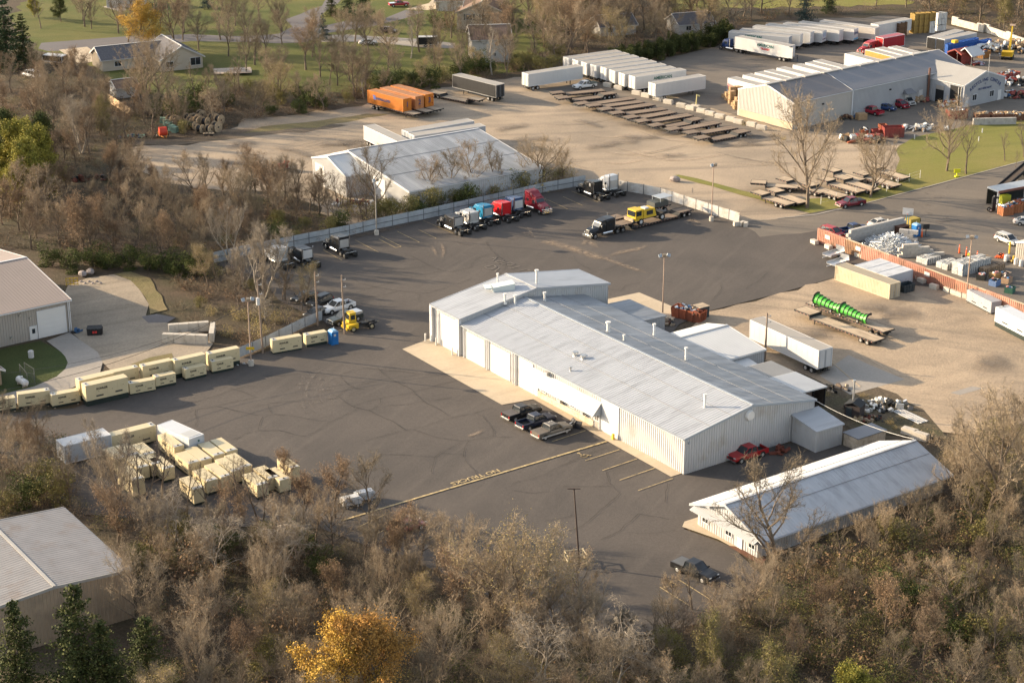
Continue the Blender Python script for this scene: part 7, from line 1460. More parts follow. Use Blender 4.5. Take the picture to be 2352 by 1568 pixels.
for i in range(2):
    for k in range(3): open_box('wire_bin', 'brown bin beside the green roofed trailer', 'bin', at(*t4(A4, 1205 + i * 30, 340 - i * 10)), RAD(30), (1.6, 1.5, 1.2), mat('crate_brown', (.14, .085, .05), .85, var=.2), None, 0, 'brown bins by the trailer').location.z = k * 1.25
for i, (x, y, z) in enumerate(((1493, 300, 0), (1493, 300, 1.6), (1555, 282, 0), (1555, 282, 1.7), (1595, 278, 0), (1595, 278, 1.7), (1555, 282, 3.3), (1595, 278, 3.3))): bale('white wrapped bale stacked in the top right corner', at(*t4(A4, x, y)), RAD(30), z, mat('white_wrap', (.66, .65, .62), .6, var=.08), (1.7, 1.6, 1.55), 'white wrapped bales')
M_blueb = mat('crate_blue', (.012, .075, .30), .5, var=.15)
def bluebin(pos, rz, z):
    def mk():
        b = MB()
        for sx, sy, lx, ly in ((-.55, 0, .06, 1.1), (.55, 0, .06, 1.1), (0, -.52, 1.16, .06), (0, .52, 1.16, .06)):
            b.box(sx, sy, .12, lx, ly, .85)
        b.box(0, 0, .08, 1.1, 1.0, .06)
        for x in (-.45, 0, .45): b.box(x, 0, 0, .12, 1.0, .1)
        return b.mesh('blue_bin', M_blueb)
    o = link('blue_bin', cmesh('bluebin', mk), None, (pos.x, pos.y, z), (0, 0, rz)); tag(o, 'blue plastic bin in the stacks beside the open trailers', 'bin', 'blue plastic bins')
for i in range(13):
    for j in range(2):
        for k in range(3 if i < 9 else 2): bluebin(at(*t4(A4, 1648 + i * 30 + j * 12, 512 - i * 6.3 - j * 9)), RAD(32), k * .98)
b = MB(); b.box(0, 0, 0, 1.3, 1.2, .7); solo('yellow_bin', 'yellow bin on top of the blue plastic bins', 'bin', b, YEL, at(*t4(A4, 1708, 500)) + Vector((0, 0, 2.95)), RAD(32))
p = at(*t4(A4, 1770, 600)); t = T('steel_shelter', 'red steel shelter with ridged roof beside the white canopy', 'shelter', p, RAD(38.3)); gable(t, TR(0, 0), 4.6, 4.4, 2.6, 3.6, M_redd, mat('shelter_red', (.36, .09, .06), .6, var=.06), None, walls='frx', oh=.05, ohx=0, wp=.4, pitch=.4, ridge=False, tm=M_redd)
p = at(*t4(A4, 1865, 610)); t = T('canopy_tent', 'white canopy tent with open front beside the red shelter', 'canopy', p, RAD(38.3))
gable(t, TR(0, 0), 4.8, 4.6, 2.5, 4.2, M_vanw, M_vanw, None, walls='', oh=.1, ohx=0, wp=.8, pitch=.8, ridge=False)
for x in (0.1, 4.7):
    for y in (.1, 4.5): b = MB(); b.tube((x, y, 0), (x, y, 2.5), .06, n=6); P('post', b, M_alu, t)
junk('white bags and boxes under the canopy tent', at(*t4(A4, 1915, 598)), 30, (1.8, 1.5), [M_vanw, mat('lilac_bag', (.4, .38, .45), .8), M_redd], 51, h=.8, big=.6)
# excavator
p = at(*t4(A4, 2200, 540)); t = T('excavator', 'yellow excavator with raised arm in the scrap yard', 'excavator', p, RAD(70))
for s in (-1, 1): b = MB(); b.side([(-1.9, .35), (-1.5, 0), (1.5, 0), (1.9, .35), (1.9, .6), (1.5, .9), (-1.5, .9), (-1.9, .6)], s * .85, s * 1.4); P('track', b, M_frame, t)
b = MB(); b.box(-.5, 0, 1.0, 3.8, 2.7, 1.0); b.box(-1.9, 0, 1.1, 1.0, 2.6, 1.1); P('body', b, YEL, t)
b = MB(); b.hexa([(.3, .3, 2.0), (1.6, .3, 2.0), (1.6, 1.3, 2.0), (.3, 1.3, 2.0), (.4, .35, 3.1), (1.3, .35, 3.1), (1.3, 1.25, 3.1), (.4, 1.25, 3.1)]); P('cab', b, M_glass, t)
b = MB(); b.hexa([(.8, -.5, 1.9), (1.5, -.5, 1.7), (1.5, .1, 1.7), (.8, .1, 1.9), (2.2, -.4, 5.4), (2.8, -.4, 5.2), (2.8, 0, 5.2), (2.2, 0, 5.4)]); P('boom', b, YEL, t)
b = MB(); b.hexa([(2.2, -.35, 5.2), (2.8, -.35, 5.0), (2.8, 0, 5.0), (2.2, 0, 5.2), (3.4, -.35, 7.6), (3.9, -.35, 7.5), (3.9, 0, 7.5), (3.4, 0, 7.6)]); P('stick', b, YEL, t)
b = MB(); b.box(3.9, -.2, 7.4, 1.2, 1.3, .5, tilt=(0, .4)); P('grapple', b, mat('pale_grapple', (.45, .33, .25), .7), t)
junk('long heap of pale scrap below the white wall in the top right', at(*t4(A4, 2030, 470)), 160, (11, 5), [M_vanw, M_alu, M_card, M_frame, M_pipe], 52, h=1.8, big=.9)
junk('heap of boards and scrap right of the excavator boom', at(*t4(A4, 2250, 440)), 110, (9, 4), [M_woodl, M_pipe, M_card], 53, h=1.5, big=1.2)
open_box('skip', 'brown steel skip in front of the pale scrap heap', 'skip', at(*t4(A4, 1975, 530)), RAD(40), (3.0, 2.2, 1.7), mat('skip_brown', (.26, .13, .05), .8, var=.2), JUNK, .1)
for a, c, lab in (((1690, 225), (1980, 300), 'pale concrete wall behind the open trailers'), ((1980, 290), (2352, 420), 'pale concrete wall along the top right scrap yard')):
    q1, q2 = at(*t4(A4, *a)), at(*t4(A4, *c)); t = T('concrete_wall', lab, 'wall', q1, heading(q1, q2)); L_ = (q2 - q1).length; n = int(L_ / 2.4); w = L_ / n
    for i in range(n): b = MB(); b.box(w * (i + .5), 0, 0, w - .05, .5, 1.8 + (.4 if i % 4 == 0 else 0)); P('block', b, M_block, t)
for i, (x, y, rz2, s, mm, lab) in enumerate(((2205, 735, .6, (5.5, 2.3, 1.8), M_redd, 'red dumpster of cardboard at the right end of the recycling yard'), (1145, 1255, .1, (4.2, 2.3, 2.2), M_redd, 'large red dumpster with open top near the bare tree'), (1730, 1085, .2, (4.2, 2.2, 1.9), M_redd, 'red dumpster heaped with white goods behind a bare tree'), (985, 1250, .2, (1.6, 1.4, 1.5), M_redd, 'red steel box left of the large red dumpster'), (1050, 1225, .25, (1.5, 1.4, 2.0), M_rustd, 'orange steel box next to the large red dumpster'), (880, 1245, -.2, (1.7, 1.6, 1.4), M_rustd, 'tilted rust box in the heap left of the large dumpster'))):
    open_box('dumpster', lab, 'dumpster', at(*t4(A4, x, y)), rz2, s, mm, JUNK if i in (0, 2, 5) else None, .06, seed=i)
junk('heap of tilted rusty boxes and sheet metal on the grass edge', at(*t4(A4, 860, 1300)), 60, (5.5, 2.0), [M_rustd, M_redd, M_frame, M_card, M_vanw], 61, h=1.2, big=1.2)
junk('brown junk along the near recycling wall', at(*t4(A4, 670, 1090)), 50, (4, 1.6), [M_frame, M_card, mat('rust_brown', (.14, .07, .045), .85), mat('blue_junk', (.04, .1, .2), .7)], 62, h=.6, big=.7)
junk('red and tan boxes in front of the recycling loading doors', at(*t4(A4, 1690, 985)), 50, (3.2, 2.2), [M_redd, M_card, M_vanw, M_frame], 63, h=1.4, big=.9)
junk('cardboard boxes beside the recycling entrance canopy', at(*t4(A4, 1360, 935)), 30, (2.6, 1.4), [M_card, M_redd, M_woodl], 64, h=1.1, big=1.0)
junk('mixed appliances right of the lettered recycling gable', at(*t4(A4, 2240, 890)), 60, (6, 2.4), [M_vanw, M_redd, M_card, mat('blue_junk', (.04, .1, .2), .7), M_frame], 65, h=1.1, big=1.0)
junk('white goods and scrap along the red dumpster at the right edge', at(*t4(A4, 2280, 770)), 80, (8, 3), [M_vanw, M_redd, M_frame, M_alu], 66, h=1.2, big=1.0)
junk('red machinery inside the recycling loading door', RM @ Vector((47.2, -7.2, 0)), 30, (1.6, 1.6), [M_rustd, M_redd, M_frame], 67, h=1.6, big=.8)
crate('tan wooden crate by the red pickup at the recycling wall', at(*t4(A4, 855, 1100)), .3, 0, (2.0, 1.6, 1.5))
q1, q2 = at(*t4(A4, 1880, 1150)), at(*t4(A4, 2352, 1140)); t = T('retaining_wall', 'low grey concrete wall above the sunny lawn', 'wall', q1, heading(q1, q2)); L_ = (q2 - q1).length
for i in range(int(L_ / 2.4)): b = MB(); b.box(2.4 * i + 1.2, 0, 0, 2.36, .5, 1.5); P('block', b, M_blockg, t)
for i, (x, lab) in enumerate(((1960, 'long flat bin of scrap behind the low concrete wall'), (2110, 'open brown bin behind the low concrete wall'), (2230, 'bin with upright cardboard behind the low concrete wall'), (2330, 'bin with tan sheets at the right end of the low wall'))): open_box('scrap_bin', lab, 'bin', at(*t4(A4, x, 1100)), .1, (3.2, 2.0, 1.5), mat('rust_brown', (.14, .07, .045), .85), [M_card, M_card, M_vanw, M_woodl], .05, seed=70 + i)
junk('grey rubble heap left of the low concrete wall', at(*t4(A4, 1420, 1190)), 60, (6, 2.2), [M_blockg, M_pipe, M_wood], 68, h=.8, big=.8)
for i, (x, y) in enumerate(((1345, 1280), (1968, 1222), (1935, 1300))): b = MB(); b.tube((0, 0, 0), (0, 0, 1.0), .12, n=8); solo('marker_post', ['short white post at the edge of the sunny lawn by the heap', 'upper short white post on the sunny lawn', 'lower short white post on the sunny lawn'][i], 'post', b, M_vanw, at(*t4(A4, x, y)))
p = at(2197, 407); t = T('yellow_sign', 'bright yellow sign on a post at the edge of the road', 'sign', p, RAD(10)); m = mat('sign_yellow', (.70, .66, .02), .5)
b = MB(); b.box(0, 0, 0, .7, .5, .35); b.box(0, 0, .3, .14, .14, 1.0); P('post', b, m, t); b = MB(); b.box(0, -.1, .9, 1.3, .08, .8); P('plate', b, m, t)
# ---- wire fence along the sunny verge
t = T('wire_fence', 'thin wire fence between the old flatbeds and the grass verge', 'fence', at(1880, 484)); o0 = Vector(t.location); W_ = [at(u, v) - o0 for u, v in ((1885, 470), (1920, 461), (1965, 450), (2010, 438), (2036, 441), (2062, 428), (2088, 418), (2113, 410))]
for q_ in W_: b = MB(); b.tube(q_, q_ + Vector((0, 0, 1.7)), .05, n=5); P('post', b, M_pipe, t)
b = MB()
for q0, q1 in zip(W_[:-1], W_[1:]):
    for z in (.4, 1.0, 1.6): b.tube(q0 + Vector((0, 0, z)), q1 + Vector((0, 0, z)), .012, n=3, caps=False)
o = P('wire', b, M_pipe, t); o['kind'] = 'stuff'
# ---- booth and open bay at the right edge
p = at(2331, 596); t = T('weigh_booth', 'tan ribbed weigh booth at the right edge', 'booth', p, RAD(35.15)); gable(t, TR(0, -6.0), 7, 6, 3.2, 4.0, M_tan, M_roofL, None, oh=.15, ohx=.1)
for k, (u, v) in enumerate(((2318, 583), (2327, 604))): b = MB(); b.tube((0, 0, 0), (0, 0, 2.2 if k == 0 else 1.3), .16, n=10); solo('bollard', ['tall yellow bollard left of the weigh booth', 'short yellow bollard at the corner of the weigh booth'][k], 'bollard', b, MATS['yellow_paint'], at(u, v))
for k, (u, v) in enumerate(((2312, 600), (2333, 608), (2345, 612))): b = MB(); b.tube((0, 0, 0), (0, 0, 1.1), .5 if k == 0 else .38, n=14); b.tube((0, 0, 1.1), (0, 0, 1.25), .2, n=10); solo('white_drum', 'white plastic drum beside the weigh booth', 'drum', b, M_vanw, at(u, v), 0, 'white drums by the booth')
junk('orange cones and black junk left of the weigh booth', at(2304, 592), 18, (1.2, .8), [M_or, M_black], 71, h=.9, big=.5)
junk('olive crate and boxes beside the white drums', at(2324, 604), 10, (.8, .5), [mat('crate_olive', (.30, .20, .06), .85), M_frame], 72, h=.5, big=.6)
p = at(2290, 478); t = T('open_bay', 'open fronted bay with rust edged roof at the right edge', 'bay', p, RAD(30))
b = MB(); b.hexa([(0, 0, 3.0), (22, 0, 3.0), (22, 3, 3.1), (0, 3, 3.1), (0, 0, 3.3), (22, 0, 3.3), (22, 3, 3.4), (0, 3, 3.4)]); P('roof', b, M_gtrim, t)
b = MB(); b.box(11, -.05, 2.85, 22, .12, .45); P('fascia', b, mat('rust_red2', (.20, .085, .06), .8), t)
for x in (.2, 7, 14): b = MB(); b.tube((x, .2, 0), (x, .2, 2.95), .22, n=8); P('post', b, M_vanw, t)
b = MB(); b.box(11, 2.9, 0, 22, .1, 3.0); P('back_wall', b, M_frame, t)
for k, (u, v, lab) in enumerate(((2309, 493, 'orange brown steel bin in front of the open bay'), (2330, 487, 'second rust bin in front of the open bay'), (2345, 480, 'third rust bin under the open bay roof'))): open_box('steel_bin', lab, 'bin', at(u, v), RAD(20), (2.3, 1.9, 1.7), mat('bin_orange', (.34, .13, .055), .8, var=.15), JUNK, .0, seed=80 + k)
b = MB(); b.box(0, 0, 0, 2.0, 1.2, 2.2); solo('lime_box', 'lime yellow machine box under the open bay roof', 'machine', b, mat('lime_paint', (.36, .38, .03), .6), at(2306, 474), RAD(30))
p = at(2281, 486); t = T('wheeled_lift', 'black wheeled lift with tall mast beside the open bay', 'machine', p, RAD(10)); b = MB(); b.box(0, 0, .2, .7, .5, 2.6); b.box(.3, 0, 2.6, 1.0, .5, .35, tilt=(0, .4)); P('mast', b, M_black, t)
b = MB(); b.tube((.2, 0, 1.9), (1.3, 0, .4), .06); P('brace', b, M_black, t)
for x in (-.7, 1.3):
    for s in (-1, 1): wheel(t, x, s * .4, .4, .2)
p = at(2330, 430); t = T('conveyor', 'black inclined conveyor frame at the right edge', 'conveyor', p, RAD(35))
for s in (-1, 1): b = MB(); b.hexa([(-4, s * .9 - .1, .3), (6, s * .9 - .1, 5.0), (6, s * .9 + .1, 5.0), (-4, s * .9 + .1, .3), (-4, s * .9 - .1, .9), (6, s * .9 - .1, 5.6), (6, s * .9 + .1, 5.6), (-4, s * .9 + .1, .9)]); P('side_frame', b, M_black, t)
b = MB(); b.hexa([(-4, -.8, .5), (6, -.8, 5.2), (6, .8, 5.2), (-4, .8, .5), (-4, -.8, .6), (6, -.8, 5.3), (6, .8, 5.3), (-4, .8, .6)]); P('belt', b, mat('belt', (.05, .04, .035), .9), t)
for x, z in ((-3.4, .5), (2, 3.0)): b = MB(); b.box(x, 0, 0, .2, 1.8, z); P('leg', b, M_black, t)

# ================================================================== TREES AND UNDERGROWTH
def leafmat(name, c, c2, rough=.8):
    m = mat(name, c, rough, var=.35, scale=1.1, col2=c2, mix=.6, mscale=.7, spec=.15); return m
M_bark = mat('bark_grey', (.15, .115, .085), .95, var=.25, scale=3); M_barkp = mat('bark_pale', (.33, .285, .23), .9, var=.2, scale=3, col2=(.25, .21, .17), mix=.3, mscale=2)
TW = {'grey': mat('twigs_grey', (.168, .133, .090), .9, var=.2), 'tan': mat('twigs_tan', (.285, .222, .148), .9, var=.2), 'red': mat('twigs_red', (.175, .126, .083), .9, var=.2), 'pale': mat('twigs_pale', (.27, .225, .17), .9, var=.2), 'dark': mat('twigs_dark', (.13, .10, .08), .9, var=.2)}
LF = {'tan': leafmat('leaves_tan', (.31, .20, .115), (.22, .145, .085)), 'orange': leafmat('leaves_orange', (.46, .24, .06), (.27, .16, .05)), 'yellow': leafmat('leaves_yellow', (.50, .315, .06), (.34, .20, .04)), 'ygreen': leafmat('leaves_yellow_green', (.33, .28, .05), (.15, .15, .03)), 'gold': leafmat('leaves_gold', (.37, .28, .115), (.27, .215, .075)), 'green': leafmat('leaves_green', (.055, .072, .02), (.095, .10, .028)), 'olive': leafmat('leaves_olive', (.155, .14, .045), (.215, .175, .07)), 'spruce': leafmat('needles_spruce', (.035, .055, .026), (.065, .085, .03)), 'blue': leafmat('needles_blue', (.05, .075, .07), (.035, .055, .05)), 'cedar': leafmat('needles_cedar', (.040, .052, .016), (.075, .078, .022)), 'brown': leafmat('leaves_brown', (.20, .125, .07), (.14, .09, .055))}
class Soup:
    """triangles of a tree: tubes for limbs, slivers for twigs, small quads for leaves"""
    def __init__(s): s.v = []; s.f = []; s.k = []
    def tube(s, p, q, r0, r1, n=5, k=0):
        d = q - p; L_ = np.linalg.norm(d)
        if L_ < 1e-6: return
        d = d / L_; a = np.cross(d, (0.3, 0.2, 0.93)); a /= np.linalg.norm(a) + 1e-9; b = np.cross(d, a); o = len(s.v)
        for c, r in ((p, r0), (q, r1)):
            for i in range(n): t = 6.2832 * i / n; s.v.append(c + (a * math.cos(t) + b * math.sin(t)) * r)
        for i in range(n): s.f.append((o + i, o + (i + 1) % n, o + n + (i + 1) % n, o + n + i)); s.k.append(k)
    def sliver(s, p, q, w, rng, k=0):
        d = q - p; a = np.cross(d, rng.normal(size=3)); a *= w / (np.linalg.norm(a) + 1e-9); o = len(s.v)
        s.v += [p - a, p + a, q]; s.f.append((o, o + 1, o + 2)); s.k.append(k)
    def leaf(s, p, z, rng, k=1):
        a = rng.normal(size=3); a *= z / np.linalg.norm(a); b = np.cross(a, rng.normal(size=3)); b *= z * .75 / (np.linalg.norm(b) + 1e-9); o = len(s.v)
        s.v += [p - a, p - b, p + a, p + b]; s.f.append((o, o + 1, o + 2, o + 3)); s.k.append(k)
    def mesh(s, name, mats):
        m = bpy.data.meshes.new(name); m.from_pydata([tuple(x) for x in s.v], [], s.f)
        for x in mats: m.materials.append(x)
        m.polygons.foreach_set('material_index', s.k); m.update(); return m
def unit(v): return v / (np.linalg.norm(v) + 1e-9)
def grow(seed, H=10, spread=.42, first=.22, limbs=11, stems=1, up=.35, gnarl=.16, tw=.62, dens=1.0, leaves=0, lsize=.13, droop=0.0, leafz=.0, tww=.014, top=1.0):
    """bare deciduous tree: trunk soup and crown soup"""
    rng = np.random.default_rng(seed); T_, C_ = Soup(), Soup(); tips = []
    def path(p, d, L_, r0, r1, n, soup, sides, k=0, upf=up, g=gnarl):
        pts = [p]
        for i in range(n):
            d = unit(d + rng.normal(size=3) * g + np.array((0, 0, upf * .25)) - np.array((0, 0, droop * .3 * i / n)))
            q = pts[-1] + d * L_ / n; a, b = r0 + (r1 - r0) * i / n, r0 + (r1 - r0) * (i + 1) / n
            if sides: soup.tube(pts[-1], q, a, b, sides, k)
            else: soup.sliver(pts[-1], q, a, rng, k)
            pts.append(q)
        return pts, d
    def at_(pts, t):
        x = t * (len(pts) - 1); i = min(int(x), len(pts) - 2); return pts[i] + (pts[i + 1] - pts[i]) * (x - i), unit(pts[i + 1] - pts[i])
    for s in range(stems):
        a0 = 6.28 * s / max(1, stems) + rng.uniform(0, 1); lean = 0 if stems == 1 else .28
        d0 = unit(np.array((math.cos(a0) * lean + rng.normal() * .04, math.sin(a0) * lean + rng.normal() * .04, 1.0))); r = H * .020 / math.sqrt(stems) ** .8
        tr, _ = path(np.array((math.cos(a0) * .12 * (stems > 1), math.sin(a0) * .12 * (stems > 1), -.1)), d0, H * .82 * rng.uniform(.85, 1.05), r, r * .25, 9, T_, 6, 0, .35, .05 + gnarl * .3)
        for j in range(limbs):
            t = first + (1 - first) * (j + rng.uniform(.1, .9)) / limbs; p, dd = at_(tr, min(t, .97)); az = 2.4 * j + rng.uniform(-.5, .5)
            out = np.array((math.cos(az), math.sin(az), 0)); el = rng.uniform(.35, .75) + t * .55 * top; d = unit(out * math.cos(el) + np.array((0, 0, 1)) * math.sin(el))
            L_ = H * spread * (1.08 - .62 * abs(t - .45) - .25 * max(0, t - .6)) * rng.uniform(.8, 1.15); rb = r * (.62 - .4 * t)
            b1, e1 = path(p, d, L_, rb, rb * .2, 6, T_, 4, 0)
            n2 = int(11 * dens)
            for m in range(n2):
                t2 = .22 + .78 * (m + rng.random()) / n2; p2, d2 = at_(b1, min(t2, .99)); d3 = unit(d2 + rng.normal(size=3) * .62 + np.array((0, 0, up * .4)))
                L2 = L_ * .42 * (1.15 - .6 * t2) * rng.uniform(.7, 1.2); b2, e2 = path(p2, d3, L2, rb * .26, rb * .09, 4, C_, 3, 0)
                n3 = int(9 * dens)
                for q in range(n3):
                    t3 = .15 + .85 * (q + rng.random()) / n3; p3, d4 = at_(b2, min(t3, .99)); d5 = unit(d4 + rng.normal(size=3) * .6 + np.array((0, 0, up * .3 - droop)))
                    L3 = tw * H * .085 * rng.uniform(.7, 1.5); b3, e3 = path(p3, d5, L3, tww * H * .1, tww * H * .055, 2, C_, 0, 0)
                    for w in range(5):
                        p4, d6 = at_(b3, rng.uniform(.2, 1)); d7 = unit(d6 + rng.normal(size=3) * .7 - np.array((0, 0, droop * .7))); e = p4 + d7 * L3 * rng.uniform(.4, .9); C_.sliver(p4, e, tww * H * .075, rng); tips.append(e)
    if leaves:
        idx = rng.choice(len(tips), size=min(leaves, 6 * len(tips)))
        for i in idx:
            if tips[i][2] < leafz * H: continue
            C_.leaf(tips[i] + rng.normal(size=3) * .22, lsize * rng.uniform(.6, 1.3), rng)
    return T_, C_
def conifer(seed, H=10, R_=.2, whorls=22, per=9, z0=.04, ragged=.25, fl=.11, shape=1.0, nq=1.7):
    rng = np.random.default_rng(seed); T_, C_ = Soup(), Soup(); T_.tube(np.array((0, 0, -.1)), np.array((0, 0, H * .96)), H * .016, H * .003, 6)
    for w in range(whorls):
        t = (w + rng.uniform(0, .7)) / whorls; z = H * (z0 + (.97 - z0) * t); rad = H * R_ * (1 - t) ** shape * (1 + (.25 if w % 3 else 0)) + .12
        for j in range(max(4, int(per * (1.1 - t * .6)))):
            az = rng.uniform(0, 6.28); L_ = rad * rng.uniform(1 - ragged, 1 + ragged * .6); dr = -.25 + .55 * t; d = np.array((math.cos(az), math.sin(az), dr)); p = np.array((0, 0, z)); e = p + d * L_
            C_.sliver(p, e, .03, rng, 0)
            for k in range(int((7 + L_ * 9) * nq)):
                u = rng.uniform(.12, 1.03); q = p + d * L_ * u + rng.normal(size=3) * (.05 + .10 * L_ * (1 - u * .5)); C_.leaf(q, fl * rng.uniform(.6, 1.3), rng)
    return T_, C_
def bush(seed, H=2.2, R_=1.5, stems=26, tw=6, leaves=0, ls=.12, up=.8):
    rng = np.random.default_rng(seed); C_ = Soup(); tips = []
    for i in range(stems):
        az = rng.uniform(0, 6.28); o = R_ * .6 * math.sqrt(rng.random()); p = np.array((math.cos(az) * o, math.sin(az) * o, -.05)); d = unit(np.array((math.cos(az) * .55, math.sin(az) * .55, up)) + rng.normal(size=3) * .25); L_ = H * rng.uniform(.55, 1.15); q = p
        for k in range(3):
            d = unit(d + rng.normal(size=3) * .2); n = q + d * L_ / 3; C_.sliver(q, n, .022, rng)
            for w in range(tw // 2): e = q + (n - q) * rng.random(); x = unit(d + rng.normal(size=3) * .75); f = e + x * L_ * .3 * rng.uniform(.5, 1.3); C_.sliver(e, f, .014, rng); tips.append(f)
            q = n
    for i in range(leaves): C_.leaf(tips[rng.integers(len(tips))] + rng.normal(size=3) * np.array((.25, .25, .2)), ls * rng.uniform(.6, 1.3), rng)
    return C_
def blob(seed, H=2.5, R_=1.3, n=900, ls=.13):
    rng = np.random.default_rng(seed); C_ = Soup(); cs = [(rng.normal(size=3) * np.array((R_ * .42, R_ * .42, H * .2)) + np.array((0, 0, H * .5)), rng.uniform(.35, .6)) for _ in range(9)]
    for i in range(n):
        c, s = cs[rng.integers(len(cs))]; d = unit(rng.normal(size=3)); p = c + d * R_ * s * rng.uniform(.6, 1.1); p[2] = max(p[2], .03); C_.leaf(p, ls * rng.uniform(.6, 1.4), rng)
    for i in range(12): az = rng.uniform(0, 6.28); C_.sliver(np.array((0, 0, 0.)), np.array((math.cos(az) * R_ * .6, math.sin(az) * R_ * .6, H * rng.uniform(.5, 1))), .03, rng, 0)
    return C_
PROTO = {}
def proto(kind, TC, bark, mats): PROTO[kind] = (TC[0].mesh('trunk', [bark]), TC[1].mesh('crown', mats))
for i in range(3): proto('oak%d' % i, grow(10 + i, spread=.46, limbs=11), M_bark, [TW['grey'], LF['tan']])
for i in range(2): proto('tanoak%d' % i, grow(14 + i, spread=.44, limbs=11, leaves=900, lsize=.06), M_bark, [TW['tan'], LF['tan']])
for i in range(2): proto('tall%d' % i, grow(20 + i, spread=.30, limbs=13, up=.5), M_bark, [TW['red' if i else 'grey'], LF['tan']])
for i in range(2): proto('pale%d' % i, grow(30 + i, spread=.26, limbs=8, stems=3, up=.75, gnarl=.10, dens=.85, first=.3, top=1.4), M_barkp, [TW['pale'], LF['tan']])
for i in range(2): proto('fan%d' % i, grow(37 + i, spread=.60, limbs=16, up=.45, gnarl=.12, dens=1.15, first=.16, top=.8), M_bark, [TW['tan'], LF['tan']])
proto('birch', grow(35, spread=.16, limbs=12, up=.6, dens=.6, first=.25), M_barkp, [TW['pale'], LF['tan']])
for i in range(2): proto('gnarl%d' % i, grow(40 + i, spread=.50, limbs=9, stems=2, gnarl=.34, up=.1, dens=.8, droop=.35, tww=.02), M_barkp, [TW['pale'], LF['tan']])
for i in range(3): proto('leafy%d' % i, grow(50 + i, spread=.40, limbs=10, leaves=4200, lsize=.062), M_bark, [TW['red'], LF['tan' if i != 2 else 'brown']])
proto('orange0', grow(60, spread=.40, limbs=12, first=.15, leaves=20000, lsize=.072, dens=.95), M_bark, [TW['grey'], LF['orange']])
proto('yellow0', grow(61, spread=.40, limbs=12, first=.12, leaves=20000, lsize=.072, dens=.95), M_bark, [TW['grey'], LF['yellow']])
proto('ygreen0', grow(62, spread=.36, limbs=12, first=.10, leaves=15000, lsize=.10, dens=.9, up=.6), M_bark, [TW['grey'], LF['ygreen']])
proto('gold0', grow(63, spread=.44, limbs=12, first=.15, leaves=7000, lsize=.045), M_bark, [TW['tan'], LF['gold']])
proto('round0', grow(68, spread=.58, limbs=16, first=.14, up=.4, gnarl=.13, dens=1.15, top=.8, leaves=5000, lsize=.045), M_bark, [TW['tan'], LF['gold']])
proto('green0', grow(64, spread=.34, limbs=12, first=.08, leaves=12000, lsize=.10, dens=.9), M_bark, [TW['dark'], LF['green']])
proto('olive0', grow(65, spread=.36, limbs=11, first=.1, leaves=7000, lsize=.075), M_bark, [TW['grey'], LF['olive']])
proto('thin0', grow(66, spread=.32, limbs=8, dens=.62, first=.35), M_bark, [TW['grey'], LF['tan']]); proto('thin1', grow(67, spread=.30, limbs=8, dens=.62, first=.3, stems=2), M_bark, [TW['dark'], LF['tan']])
proto('spruce0', conifer(70, R_=.20), M_bark, [TW['dark'], LF['spruce']]); proto('spruce1', conifer(71, R_=.17, whorls=20), M_bark, [TW['dark'], LF['cedar']]); proto('spruce2', conifer(72, R_=.24, whorls=18), M_bark, [TW['dark'], LF['blue']])
proto('cedar0', conifer(73, R_=.15, ragged=.55, whorls=30, shape=.6, per=12, fl=.085, nq=2.2), M_bark, [TW['dark'], LF['cedar']])
SHR = {}
for i in range(3): SHR['brush%d' % i] = bush(80 + i).mesh('shrub', [TW['red' if i == 1 else 'grey'], LF['brown']])
SHR['tanbrush'] = bush(84, 2.0, 1.4, 34, 8, 120, .07).mesh('shrub', [TW['tan'], LF['tan']]); SHR['leafbrush'] = bush(85, 2.2, 1.5, 22, 6, 420, .10).mesh('shrub', [TW['red'], LF['brown']])
SHR['green'] = blob(86, 2.6, 1.5, 3200, .06).mesh('shrub', [TW['dark'], LF['green']]); SHR['olive'] = blob(87, 2.4, 1.4, 2400, .05).mesh('shrub', [TW['grey'], LF['olive']]); SHR['hedge'] = blob(88, 3.8, 1.7, 3000, .10).mesh('shrub', [TW['dark'], LF['cedar']])
SHR['gold'] = bush(89, 2.0, 1.3, 26, 8, 500, .09).mesh('shrub', [TW['tan'], LF['gold']])
RT = random.Random(21); NT = [0, 0]
def tree(kind, pos, H, label, group=None, rz=None, name=None, cat='tree', sx=1.0):
    tm, cm = PROTO[kind]; t = T(name or {'s': 'spruce_tree', 'c': 'cedar_tree'}.get(kind[0], {'oak': 'oak_tree', 'tan': 'tan_twigged_tree', 'tal': 'narrow_tree', 'thi': 'thin_tree', 'fan': 'broad_tree', 'rou': 'broad_tree'}[kind[:3]] if kind[:3] in ('oak', 'tan', 'tal', 'thi', 'fan', 'rou') else 'birch_tree' if kind[:4] in ('pale', 'birc') else 'leafy_tree' if kind[0] != 'g' or kind[:2] != 'gn' else 'gnarled_tree'), label, cat, (pos.x, pos.y, 0), RT.uniform(0, 6.28) if rz is None else rz, group)  # bare trees are sorted by crown form; their species is not known
    s = H / 10.0; t.scale = (s * sx, s * sx, s); link('trunk', tm, t); link('crown', cm, t); NT[0] += 1; return t
def shrub(kind, pos, s, label, group, sz=1.0):
    o = link('shrub', SHR[kind], None, (pos.x, pos.y, 0), (0, 0, RT.uniform(0, 6.28))); o.scale = (s, s, s * sz); tag(o, label, 'shrub', group); NT[1] += 1; return o
def proj(p):
    x, y, z = p[0], p[1], p[2] - CAMH; w = y * CP - z * SP; return (1176 + FPX * x / w, 784 - FPX * (y * SP + z * CP) / w)
def inpoly(p, poly):
    c = False; n = len(poly)
    for i in range(n):
        a, b = poly[i], poly[i - 1]
        if (a[1] > p[1]) != (b[1] > p[1]) and p[0] < (b[0] - a[0]) * (p[1] - a[1]) / (b[1] - a[1]) + a[0]: c = not c
    return c
